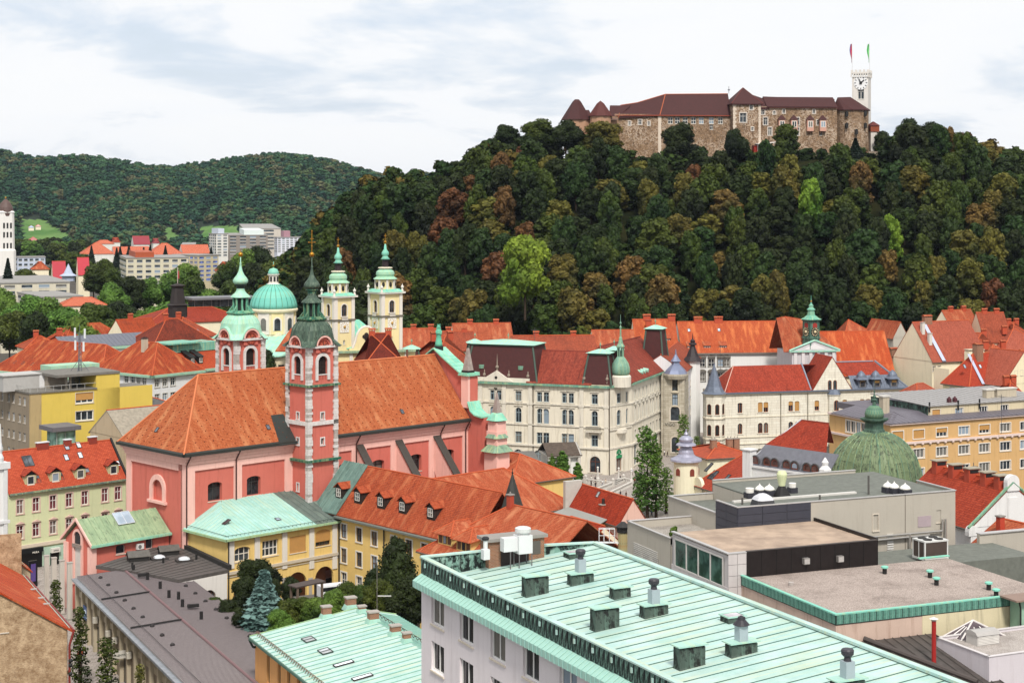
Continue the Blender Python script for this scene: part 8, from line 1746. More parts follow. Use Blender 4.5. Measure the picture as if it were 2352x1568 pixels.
 L=(('orange_house','bright orange steep roof with paired chimneys near the wood',2196,775,18,60,2262,8.5,'gable',ot,13,560),('red_house','dark stained red roof right of the paired chimneys',2262,784,16,84,2325,9,'gable',TILE2(),15,556),('orange_house','small orange roof at the top right beside the wood',2325,770,16,70,2365,4,'hip',TILE2(),10,575),
 ('orange_house','wide low orange roof right of the cream gable house',2225,812,16,84,2300,6,'hip',TILE2(),16,545),('orange_house','pale orange roof on the right edge above the shed dormer',2300,812,16,80,2420,7,'hip',pt,18,548),('orange_house','orange roof with the metal shed dormer at the right edge',2262,838,16,78,2352,5.5,'hip',TILE1(),14,515),('orange_house','orange-walled house fragment at the right edge',2330,850,16,60,2400,4,'gable',TILE1(),12,500),
 ('red_house','little red hipped roof between chimneys at the right edge',2318,910,15,70,2354,4,'hip',TILE3(),7,462),('red_house','long faded roof behind the cream palace, ridge level with the town hall eaves',1180,806,18,84,1372,4,'gable',TILE2(),14,505),
 ('orange_house','orange roof with a tall thin chimney behind the church ridge',925,796,14,84,1015,5,'gable',TILE1(),14,520),('red_house','dark rusty roof between the cathedral and the church ridge',840,836,14,76,925,7.5,'hip',tile('#7c2f20','#672416','#32100c',.6,.34,.22,.5),16,450),
 ('orange_house','red roof with two broad chimneys left of the palace mansard',1010,804,15,84,1090,5,'gable',TILE2(),14,500),('orange_house','orange roof behind the statue, below the dark wood',1045,790,15,80,1180,6,'gable',TILE1(),12,535),('red_house','sloping red roof behind the obelisk',1000,835,15,60,1085,7,'hip',TILE2(),16,478))
 for n,lab,px,py,ze,th,pu,zr,kd,mt,wm,Y in L:
  o=H(n,lab,px,py,ze,th,pu,None,zr,CREAM,mt,kd,Wm=wm,Y=float(Y),gut=False)
  for f_ in (.3,.75):chimney_roofed(o.C,o.L*f_,o.W*.5,o.zr-1.5,o.zr+.6,1.6,1.0)
 for px,py,lab in ((946,800,'dark mansard turret with a mint top behind the church roof'),(1092,792,'dark mansard turret with a flat mint top behind the statue')):
  f=Fr(px-18,485.0,84);t=f.E('mansard_turret',lab,'roof turret','mansard turrets');mansard(t,0,4.6,0,4.6,f.Z(py+30),f.Z(py+(0 if px>1000 else 6)),.5);MB().box(0,4.6,0,4.6,0,f.Z(py+30)).build('wall',CREAM,t)
  # ochre block
 om=plaster('#cba470',.4,stain='#8a6a40');fr=Fr(2046,417.0,64);C=fr.E('ochre_block','long ochre office block with rows of white-framed windows and a seamed grey roof','office building');L=fr.S(2440);W=fr.T(1905);ze=fr.Z(972);Z=lambda y:fr.Zp(2090,y)
 P=(2062,2110,2163,2214,2261,2309,2355);ws=dict(nx=3,fw=.16,trim=.22,tz=0,d=.25,fm=flat('#dedad4'),tm=flat('#e0d8cc'));xs=[fr.S(p) for p in P];z1,z2,z3=Z(1008),Z(1053),Z(1098);hh=Z(988)-z1;B=lambda k:(.9,1,.5,0,.6,0,0)[k % 7]
 facade(C,'a',0,L,0,ze,[(xs,z1,3.4,hh,ws,B),(xs,z2,3.4,hh*1.05,ws),(xs,z3,3.4,hh*1.05,ws)],om,0,.25)
 facade(C,'b',-W,0,0,ze,[([-fr.T(p) for p in (1948,1959,1971,1983)],fr.Zq(1960,994),1.7,3.0,dict(ws,nx=2))],om,0,.25)
 pk=flat('#d9c4bc',.8);MB().box(-.35,L,-.45,0,Z(1019),Z(1014)).box(-.45,0,0,W,Z(1019),Z(1014)).build('string_course',pk,C);MB().box(-.6,L,-.6,0,ze-.5,ze).box(-.6,0,0,W,ze-.5,ze).build('eaves',pk,C)
 m=MB();[m.box(x-.3,x+.3,-.5,0,Z(1022),Z(1018)) for x in [i*2.4 for i in range(int(L/2.4))]];m.build('bracket',pk,C)
 gs=flat('#6f6a72',.5,.25,name='seamed_metal',var=.3);zt=ze+1.6;k=7.0;x0=fr.S(2132,k)
 for i in range(int(L/1.5)):a_=-.8+i*1.5;MB().slab([(a_,-.8,ze),(a_+1.48,-.8,ze),(a_+1.48,k,zt) ,(a_,k,zt)] if a_>6 else [(a_,-.8,ze),(a_+1.48,-.8,ze),(a_+1.48,min(k,a_+2.2),ze+.2*(a_+2.2)),(a_,max(-.79,min(k,a_+.7)),ze+.2*(a_+.7))],.1).tube((a_,-.8,ze+.05),(a_,min(k,max(-.7,a_+.7)),ze+.18*min(8,max(0,a_+.8))),.05,4).build('roof_sheet',gs,C)
 for i in range(int(W/1.5)):a_=-.8+i*1.5;MB().slab([(-.8,a_,ze),(-.8,a_+1.48,ze),(min(8,a_+2.2),a_+1.48,ze+.2*min(8.5,a_+2.2)),(max(-.79,min(8,a_+.7)),a_,ze+.2*min(8.5,a_+.7))],.1).tube((-.8,a_,ze+.05),(min(8,a_+.7),a_,ze+.2*min(8,a_+.7)+.08),.05,4).build('roof_sheet',gs,C)
 MB().box(7,L,k,W+6,ze,zt-.05).build('roof_deck',gs,C)
 xp=fr.S(2132,3.2);zp=fr.Zp(2132,932,3.2);facade(C,'a',xp,L,zt-1.4,zp,[([fr.S(p,3.2) for p in (2150,2203,2259,2307)],zp-3.4,2.6,2.4,dict(ws,nx=3,trim=.1),lambda k:(1,0,0,0)[k])],plaster('#cdbfa0',.5),3.2,.25)
 MB().box(xp-.1,xp,3.2,26,zt-1.4,zp).build('weathered_wall',copper('#4c6a60','#2f4038',.03,.7,'#6c8a7c','#171b18',.4),C)
 n=18;yk=fr.T(2080,xp)
 for i in range(n):a_=xp-.4+(L-xp)*i/n;MB().slab([(a_,2.7,zp),(a_+(L-xp)/n-.03,2.7,zp),(a_+(L-xp)/n-.03,26,zp+.8),(a_,26,zp+.8)],.15).tube((a_,2.7,zp+.06),(a_,26,zp+.86),.06,4).build('roof_sheet',flat('#a9a6a4',.5,.3,name='pale_metal',var=.3),C)
 for px in (2134,2200,2249):MB().box(fr.S(px,3)-.15,fr.S(px,3)+.15,2.7,3.0,zt,zp+1.0).build('downpipe',DARK(),C)
 for px,py,lab in ((2180,926,'left'),(2193,924,'right')):f=fr.sub(fr.S(px,6),6);t=thing('roof_vent',lab+' of two little dark red vents on the pale metal roof','roof vent',(f.x,f.y,zp),f.rz,'little red vents');MB().lathe([(.5,0,6),(.5,1.0,6),(.05,1.6,6)],8).build('hood',flat('#4a2228'),t)
 for px,py,w,lab in ((2270,905,2.6,'pale stack with a metal cap on the pale metal roof'),(2308,902,6.5,'long concrete stack with air conditioners on the pale metal roof'),(1995+36,935,2.0,'white capped vent behind the copper finial')):
  f=fr.sub(fr.S(px,9),9);t=thing('roof_stack',lab,'chimney',(f.x,f.y,zp-2),f.rz);MB().box(-w/2,w/2,-.8,.8,0,4.2).build('stack',plaster('#b3a894',.5),t);MB().box(-w/2-.2,w/2+.2,-1,1,4.2,4.5).build('cap',flat('#c4c0b8'),t)
right_rows()
def dome_house():
 Y=330.0;X=WX(2008,Y);Z=lambda y:ZY(y,Y);gc=copper('#6c7c58','#4a5a40',.08,.6,'#94a080','#262a20',.14);dk=copper('#3f5a4c','#2c4238',.03,.6,'#6f8a72','#12181a')
 t=thing('domed_building','building with a large ribbed green square dome, bulb lantern and tall finial','building',(X,Y,0),RD(40));r=7.9;z0=Z(1112);h=Z(990)-z0
 pr=[(r*1.02*cos(k*pi/18)**.8,z0+h*sin(k*pi/18),3.4-1.2*k/8) for k in range(0,8)]+[(1.6,z0+h,2.2)]
 m=MB();m.lathe([(r*1.0,0,6),(r*1.0,z0,6)],32,rot=pi/32);m.build('wall',plaster('#d6d0c8',.3),t);MB().lathe(pr,48).build('dome',gc,t,smooth=True)
 m=MB()
 for i in range(28):
  a=2*pi*(i+.5)/28;big=abs((a % (pi/2))-pi/4)<.12;pts=[]
  for q in pr:mm=(abs(cos(a))**q[2]+abs(sin(a))**q[2])**(1/q[2]);pts.append((q[0]*1.006*cos(a)/mm,q[0]*1.006*sin(a)/mm,q[1]))
  for p,q in zip(pts,pts[1:]):m.tube(p,q,.2 if big else .08,4)
 m.build('dome_rib',copper('#5a7a66','#40604f',.03,.4),t);z1=z0+h
 MB().lathe([(1.9,z1-.3,4),(1.7,z1+.3,4),(1.5,z1+.6,4),(1.5,z1+1.7,4),(2.2,z1+2.3,6),(2.2,z1+2.6,6)],24,rot=pi/24).build('lantern',dk,t)
 MB().lathe([(1.75,z1+2.6),(1.85,z1+3.4),(1.55,z1+4.3),(.9,z1+4.9),(.3,z1+5.1)],20).build('lantern_dome',copper('#5f8a72','#2f4f42',.03,.6),t,smooth=True)
 MB().lathe([(.4,z1+5.1),(.3,z1+5.9),(.6,z1+6.1),(.3,z1+6.4),(.42,z1+6.7),(.1,z1+7.1),(.12,z1+7.8),(.03,z1+8.2),(.02,z1+10.8)],10).build('finial',dk,t)
 # left wing: orange roof over a curved row of barrel dormers
 fr=Fr(1716,308.0,78);C=fr.E('barrel_dormer_wing','white ornate wing with seven barrel-roofed dormers below a red tiled roof','building');zb=fr.Z(1118);L=fr.S(1905);wm=plaster('#d9d8d6',.3);zc=fr.Z(1080)-.4;gz=flat('#73737a',.5,.3,name='lead_sheet',var=.3)
 Y0=0;zq=lambda px,py:fr.Zp(px,py)
 f2=Fr(1716,308.0,137);L2=17.5;C.rotation_euler=(0,0,f2.rz);fr=f2;zb=ZY(1068,308);zc=zb+2.0
 L2=fr.S(1900)
 MB().box(0,L2,0,5,0,zb).build('wall',wm,C);MB().box(-.5,L2,-1.0,.1,zb-3.2,zb-2.8).build('ledge',copper('#5f7f68','#48664f',.05,.3),C)
 for i in range(22):MB().box(.2+i*L2/22,.6+i*L2/22,-.7,0,zb-3.9,zb-3.2).build('bracket',wm,C)
 MB().box(-.2,L2,-.25,0,zb-.2,zb+.15).build('cornice',wm,C);MB().box(-.6,1.2,-.6,1.2,zb-2.8,zb+2.8).box(-.8,1.4,-.8,1.4,zb+2.8,zb+3.0).build('corner_pier',wm,C)
 zm=zb+3.6;MB().slab([(0,0,zb+.1),(L2,0,zb+.1),(L2,3.4,zm),(1.5,3.4,zm)],.2).build('lead_roof',gz,C)
 roof(C,[[(1.5,3.4,zm),(fr.S(1898,3.4),3.4,zm),(fr.S(1904,9.5),9.5,zm+4.2),(5,9.5,zm+4.2)],[(5,9.5,zm+4.2),(fr.S(1904,9.5),9.5,zm+4.2),(fr.S(1904,9.5)-3,15,zm),(1.5,15,zm)]],tile('#a23e28','#8a2e1b','#3c140e',.5,.4,.3,.3,None,.3),.25,flat('#7c3a2a'));MB().tube((-.2,-.2,zb+.4),(5,9.5,zm+4.4),.14,5).build('verge',flat('#b8b8bc'),C)
 for i in range(7):
  x=L2*(.10+.80*i/6.4)+(.35 if i % 2 else -.1);o=MB().vprism(arcpts(0,.35,.95,10)+[(-.95,-.3),(.95,-.3)],0,3.0).build('barrel_dormer',gz,C,(x,.25,zb+.7));w=MB().vprism(arcpts(0,.35,.72,8)+[(-.72,-.2),(.72,-.2)],-.05,0).build('window',flat('#7a4030'),o);MB().vprism(arcpts(0,.35,.52,8)+[(-.52,0),(.52,0)],-.09,-.05).build('pane',glass('#3c2c28'),w)
  m=MB();ringm(m,1.5,1.2,-.18,.1,.22,1);m.build('dormer_hood',flat('#4c4a4a'),o,(0,0,-.1))
 MB().lathe([(.9,zb-1,6),(.9,zb+1.6,6),(.5,zb+2.2),(.6,zb+2.8),(.1,zb+3.6)],12,L2+.6,-1.4).build('attic_figure',wm,C)
 # right wing: red roof with brick chimneys and a white scrolled gable
 o=house('red_roof_wing','long red tiled roof with five brick chimneys running down to a white scrolled gable',2231,1211,23,68,2417,2056,6.0,wm,tile('#a8432a','#8f311b','#47160f',.3,.42,.32,.25,None,.3),'gable','y',Y=252.0);C,f=o.C,o.fr
 for i,y in enumerate([o.W*k for k in (.1,.27,.47,.68,.9)]):q=MB().box(-1.0,1.0,-.6,.6,-1.2,1.0).build('chimney',flat('#a8452e'),C,(o.L*.47,y,o.zr));MB().box(-1.2,1.2,-.8,.8,1.0,1.15).build('chimney_cap',flat('#9a9280'),q);m=MB();m.box(-.8,.8,-.65,-.6,.35,.85).build('flue_opening',DARK(),q)
 MB().tube((o.L/2,-.1,o.zr+.3),(-.6,-.1,o.ze),.25,5).tube((o.L/2,-.1,o.zr+.3),(o.L+.6,-.1,o.ze),.25,5).build('gable_coping',copper('#6f9f88','#587f6c',.05,.2),C);MB().vprism(arcpts(o.L/2,o.zr+.3,1.1,10)+[(o.L/2-1.1,o.zr-1),(o.L/2+1.1,o.zr-1)],-.3,.6).build('scroll_ornament',wm,C)
 MB().box(-.3,1.2,-.3,0,0,o.ze-.6).box(o.L*.44,o.L*.56,-.2,0,o.ze-2,o.zr-2).build('pilaster',wm,C);MB().vprism(arcpts(.2,o.ze-.6,.9,8)+[(-.7,o.ze-1.2),(1.1,o.ze-1.2)],-.4,.6).build('scroll_ornament',wm,C)
 o=house('red_roof_wing','small bright orange roof with a red chimney below the white gable wall',2300,1300,17,60,2400,None,4.5,wm,TILE1(),'gable','y',Lm=16,Wm=8,Y=232.0);chimney(o.C,5,5,o.zr-2,o.zr+1,.9,.8,flat('#b0402a'),flat('#8a8680'),0)
 # pavilion with white dome turret, and its orange roof with skylights
 f=Fr(1576,352.0,60);t=f.E('pavilion_turret','pale round corner turret with stacked grey lead domes beside the poplars','turret');Z=f.Z;gz2=flat('#a3a3b4',.45,.3,name='pale_lead',var=.3);cw=plaster('#e2dcc0',.3,stain='#8f8a62')
 MB().lathe([(2.6,0),(2.6,Z(1062)),(3.0,Z(1060)),(3.0,Z(1057))],24).build('wall',cw,t);MB().lathe([(3.3,Z(1057)),(3.2,Z(1053)),(2.0,Z(1047)),(1.6,Z(1042)),(1.5,Z(1036)),(1.1,Z(1024)),(1.2,Z(1022))],20).build('lower_dome',gz2,t)
 MB().lathe([(2.1,Z(1022)),(2.0,Z(1019)),(1.2,Z(1015)),(1.4,Z(1013)),(1.45,Z(1008)),(1.0,Z(1002)),(.3,Z(999)),(.5,Z(997)),(.3,Z(993)),(.15,Z(991)),(.15,Z(985))],20).build('upper_dome',gz2,t)
 for a in (-1.7,-.5,-2.9):MB().vprism([(-.5,0),(.5,0)]+arcpts(0,1.0,.5,6),-.1,.2).build('window',flat('#7c3a2c'),t,(2.55*cos(a),2.55*sin(a),Z(1089)),a+pi/2)
 rt=tile('#b04a34','#983c28','#5a2018',.2,.42,.32,.12,None,.2);o=house('secession_house','cream ornate house with a red tiled roof and four long dark roof windows',1700,1142,ZY(1142,335),65,1790,1597,6.6,cw,rt,'hip','y',Lm=15,Y=335.0,h0=.1,h1=7,fb=[((1604,1625,1650),(1625,1132,1150),1.1,WBR)])
 for px,py,w in ((1620,1083,1.0),(1630,1101,2.0),(1660,1110,1.0),(1687,1118,1.0)):x,y,z=onplane(o.fr,px,py,o.ze,o.sl);skylight(o.C,x,y,z+.05,w,2.4,o.sl,'b',glass('#2a2c30'),DARK(),nx=2 if w>1.5 else 1)
 k=-o.W+1.5;MB().vprism(arcpts(k,o.ze,1.7,10)+[(k+1.7-3.4,o.ze-2),(k+1.7,o.ze-2)],-.4,.3).build('arched_gable',cw,o.C,(0,0,0),-pi/2)
 H2=house('secession_house','flat rusty roof with chimneys behind the red roof windows',1625,1052,17,70,1730,None,2.2,cw,flat('#a8492c',.9,var=.6),'hip',Wm=14,Y=376.0);[chimney(H2.C,H2.L*a,5,H2.ze,H2.ze+3.2,1.4,1,BRICK(),None,2) for a in (.35,.7,.85)]
dome_house()
# ================================================================ left middle distance
def leftmid():
 st=tile('#b5502c','#9a3d1f','#4a1a10',.5,.34,.22,.35,'#cf8350',.55);wt=plaster('#dcdcdc',.15);mg=copper('#9cc4ae','#84ac96',.05,.05);ws=dict(WPL,trim=.18,tm=flat('#b9b4aa'),fm=flat('#dcdcd8'))
 o=house('white_orange_house','long white house with an orange hipped roof and mint gutter behind the yellow block',232,872,ZY(872,500),36,250,-20,9,wt,st,'hip','y',Lm=22,Y=500.0,fb=[((15,37,60,84,108,132,155,178),(60,893,910),1.7,ws),((15,37,60,84,108),(60,925,940),1.7,ws)]);MB().box(-1.0,.1,-1,o.W+1,o.ze-.8,o.ze-.1).box(-1,o.L,-1,.1,o.ze-.8,o.ze-.1).build('mint_eaves',mg,o.C)
 for px,z in ((32,2.2),(50,2.2),(72,2.2),(96,2.4),(130,3.6)):skylight(o.C,2.4,o.fr.T(px,2.4),o.ze+2.4*o.zr*0+2.4*(9/11),.9,1.2,9/11,'b',glass('#c4ccd4'))
 o=house('white_orange_house','white house with orange hipped roof and two wedge dormers, nearest the church apse',350,861,ZY(861,480),38,402,215,8,wt,st,'hip','y',Y=480.0,Lm=19,fb=[((290,305,318,331),(318,866,882),1.7,ws),((290,305,318,331),(318,908,924),1.7,ws)],fa=[((361,379,397),(361,871,889),1.7,ws),((361,379,397),(361,905,921),1.7,ws)]);MB().box(-1.0,.1,-1,o.W+1,o.ze-.8,o.ze-.1).box(-1,o.L,-1,.1,o.ze-.8,o.ze-.1).build('mint_eaves',mg,o.C);chimney(o.C,7,o.W*.45,o.zr-3,o.zr+1.2,1.6,1.2,plaster('#b8ab98',.4),DARK(),3)
 P=(405,424,444,464,483);o=house('white_orange_house','white wing with a flat-topped orange mansard and two small dormers beside the bright bell tower',403,852,ZY(852,492),42,530,None,7,wt,tile('#c0532f','#a84324','#5a2012',.2,.34,.22,.15,None,.2),'hip',Wm=20,Y=492.0,h0=5,h1=.1,fa=[(P,(424,861,878),1.7,ws),(P,(424,896,912),1.7,ws)]);MB().box(-1.0,o.L,-1,.1,o.ze-.8,o.ze-.1).build('mint_eaves',mg,o.C)
 MB().box(3.5,o.L,6,14,o.zr-2.4,o.zr+.1).box(1,13,4.5,14,o.zr+.1,o.zr+.5).build('copper_deck',copper('#6fae9e','#5a9686',.05,.1),o.C)
 for px in (440,459):dormer(o.C,o.fr,o.fr.S(px,2),1.6,o.ze+1.6,1.7,1.8,3,o.sl,DARK(),DARK(),'shed')
 f=Fr(150,540.0,52);gz=flat('#70727c',.5,.25,name='zinc_roof',var=.25);C=f.E('zinc_roof_hall','long low grey zinc roof with a mint gutter line between the orange roofs','hall');L=f.S(480);z=f.Z(800);n=34;MB().box(0,L,0,12,0,z).build('wall',wt,C);MB().box(-.5,L,-.9,0,z-1,z-.2).build('mint_eaves',mg,C)
 for i in range(n):a,b=L*i/n,L*(i+1)/n-.08;MB().slab([(a,-.5,z),(b,-.5,z),(b,8,z+3.2),(a,8,z+3.2)],.2).build('roof_sheet',gz,C)
 D=TILED();A=(('orange_house','low orange roof with three wedge skylights at the edge of the plane trees',150,782,17,48,285,5,'hip',st,13,590),('orange_house','orange hipped roof with dark moss patches near its ridge',290,780,17,45,372,6.5,'gable',tile('#b9522f','#9c4020','#3a1a10',.7,.34,.22,.5),13,585),('brown_roof_house','broad brown mottled hipped roof beside the bright bell tower',352,797,17,52,500,8,'hip',D,20,545),
 ('orange_house','orange roof fragment below the dark louvred turret',400,775,18,50,498,6,'hip',TILE2(),18,575),('red_house','wide red flat-pitched roof with white vents behind the louvred turret',342,742,20,62,570,4.5,'hip',tile('#a3402c','#8a3220','#4a1810',.3),22,620),('orange_house','small orange roof by the antenna mast left of the mossy roof',138,790,16,44,175,3,'hip',st,9,560),('orange_house','orange roof with a brick chimney at the far left edge of the white houses',60,800,16,60,142,3.5,'hip',st,12,560))
 for n,lab,px,py,ze,th,pu,zr,kd,mt,wm,Y in A:o=house(n,lab,px,py,ze,th,pu,None,zr,CREAM,mt,kd,Wm=wm,Y=float(Y),gut=False);chimney_roofed(o.C,o.L*.4,o.W*.5,o.zr-1,o.zr+1.2,1.6,1)
 # yellow block with roof terrace
 ym=plaster('#d2b858',.3,stain='#a08838');gy=plaster('#8f8270',.7,stain='#3a3028');fr=Fr(69,400.0,50);C=fr.E('yellow_block','yellow flat-roofed office block with a stained grey side wall and rooftop pavilion','office building');ze=fr.Z(905);L=fr.S(350);W=fr.T(-25);w3=dict(nx=3,fw=.18,trim=.12,tz=0,d=.25,fm=flat('#e4e4e2'))
 z1,h1=rowz(fr,'a',195,901,925);z2,h2=rowz(fr,'a',195,943,965)
 facade(C,'a',0,L,0,ze,[([fr.S(194)],z1,4.6,h1,w3,lambda k:.7),([fr.S(194)],z2,4.6,h2,w3)],ym,0,.25);r_=[(8,902,920),(8,942,960),(8,982,1000),(8,1022,1038)]
 facade(C,'b',-W,0,0,ze,[W_(fr,'b',(5,20,31,45,56),r,1.3,WPL) for r in r_],gy,0,.3);MB().box(-.15,2.8,-.1,.05,0,ze).build('corner_strip',plaster('#b09a70',.5),C)
 rf=flat('#77736c',.85,name='roof_felt',var=.4);MB().box(-.2,fr.S(222),-.3,W,ze,ze+.35).build('roof_slab',rf,C);xa,xb=fr.S(221),fr.S(275);zt=fr.Z(858,xa,0)
 MB().box(xa,xb,0,14,0,zt).build('stair_block',ym,C);MB().box(fr.S(104,6),xb,-.2,14,zt-.3,zt+.3).build('pavilion_roof',rf,C);MB().box(xb,L,.3,10,ze-1,ze-.3).build('roof_slab',rf,C)
 xp=fr.S(110,6);MB().box(xp,xa-5,6,13,ze,zt-.3).build('pavilion_wall',plaster('#9a9184',.5),C)
 for p in (153,162,215):MB().box(fr.S(p,2)-.25,fr.S(p,2)+.25,2,2.5,ze,zt-.3).build('pavilion_post',flat('#8f877a'),C)
 MB().box(fr.S(165,5),fr.S(188,5),5.8,6,ze+.3,zt-.8).build('glass_door',glass('#2c3436'),C);q=MB().box(fr.S(72,8)-7,fr.S(72,8)+6,8,14,ze,zt).box(fr.S(72,8)-7.3,fr.S(72,8)+6.3,7.7,14.3,zt,zt+.25).build('plant_room',flat('#b0aeaa',.6),C);MB().box(fr.S(100,7.9)-1,fr.S(100,7.9)+1,7.9,8,ze+.2,ze+3.6).build('white_door',flat('#dcdcdc'),C)
 m=MB();[m.tube((x,.2,ze+.3),(x,.2,ze+1.5),.05,4) for x in [i*2.0 for i in range(int(fr.S(222)/2))]];[m.tube((.2,y,ze+.3),(.2,y,ze+1.5),.05,4) for y in [i*2.0 for i in range(int(W/2))]];m.tube((.2,.2,ze+1.5),(fr.S(222),.2,ze+1.5),.06,4).tube((.2,.2,ze+1.5),(.2,W,ze+1.5),.06,4);m.build('railing',flat('#a9a8a4',.5),C)
 f=fr.sub(fr.S(183,6),6);t=thing('antenna_mast','lattice antenna mast with white panel antennas on the yellow block roof','antenna',(f.x,f.y,zt+.3));mt=flat('#70757a',.5,.4)
 z9=ZY(748,f.y)-zt;m=MB();[m.tube((.45*cos(a),.45*sin(a),0),(.2*cos(a),.2*sin(a),z9*.8),.08,4) for a in (0,2.1,4.2)];[m.tube((.45*cos(a),.45*sin(a),z),(.4*cos(a+2.1),.4*sin(a+2.1),z+.8),.05,4) for z in range(0,int(z9*.75)) for a in (0,2.1,4.2)];m.tube((0,0,z9*.8),(0,0,z9),.06,4);[m.tube((2.2*cos(a),2.2*sin(a),0),(0,0,3),.07,4) for a in (0,1.6,3.1,4.7)];m.build('mast',mt,t)
 for dx,z in ((-1.0,.45*z9),(1.0,.42*z9),(-1.1,.72*z9),(1.3,.7*z9)):MB().box(dx-.22,dx+.22,-.3,-.05,z,z+2.4).build('panel_antenna',flat('#d0d4d4'),t);MB().tube((dx,-.1,z+1),(0,0,z+1),.05,4).build('bracket',mt,t)
 MB().box(fr.S(125,12),fr.S(125,12)+13,14,20,zt-2,zt+1).build('mint_parapet',mg,C)
 f=Fr(130,385.0,50);t=f.E('glass_porch','small glazed stair porch with a grey canopy roof at the foot of the yellow wall','porch');MB().box(0,f.S(172),0,5,0,f.Z(990)).build('glass_wall',glass('#5a7468'),t);MB().box(-1.5,f.S(172)+1,-1.2,6,f.Z(990),f.Z(980)).build('canopy',flat('#6f6c70',.5,.2),t);[MB().box(x-.12,x+.12,-.1,0,0,f.Z(990)).build('mullion',flat('#8f9a94'),t) for x in (0,f.S(150),f.S(172))]
 # grey hall roofs between the yellow block and the church
 o=house('grey_hall','tan gravelled hall roof with a beige wall squeezed between yellow block and church',286,1007,22,48,None,207,5.5,plaster('#b8a68a',.4),flat('#9f9686',.95,name='gravel_shingle',var=.5),'gable','x',Lm=34,Y=372.0,h0=0)
 o=house('grey_hall','dark grey metal hall roof behind the tan shingle roof',300,945,20,46,420,224,3,plaster('#4a4846'),flat('#5f5d5c',.6,.2,name='dark_metal',var=.4),'hip',Y=415.0)
 f=Fr(408,600.0,50);t=f.E('louvred_turret','dark tapered rooftop turret with a flat cap and a flagpole','turret');Z=f.Z;MB().lathe([(2.8,Z(728),8),(2.8,Z(702),8),(3.4,Z(700),8),(2.3,Z(697),8),(1.6,Z(660),8),(2.2,Z(657),8),(2.2,Z(655),8),(.3,Z(651),8)],16,rot=pi/16).build('turret_shell',flat('#2f2724',.7,var=.6),t);MB().tube((0,0,Z(652)),(0,0,Z(614)),.14,5).build('flagpole',flat('#b8a8a0'),t);MB().box(.1,.6,-.05,.05,Z(640),Z(622)).build('flag',flat('#a83a3a'),t)
 f=Fr(447,640.0,62);t=f.E('glass_pavilion','flat-roofed glass rooftop pavilion above the red roof','pavilion');L=f.S(582);MB().box(0,L,0,8,f.Z(706),f.Z(690)).build('glass_wall',glass('#23282c'),t);MB().box(-1.5,L+1,-2,10,f.Z(689),f.Z(684)).build('roof',flat('#6c6c6e',.5),t);[MB().box(L*i/7-.12,L*i/7+.12,-.1,0,f.Z(706),f.Z(690)).build('mullion',flat('#6a6a6a'),t) for i in range(8)]
leftmid()
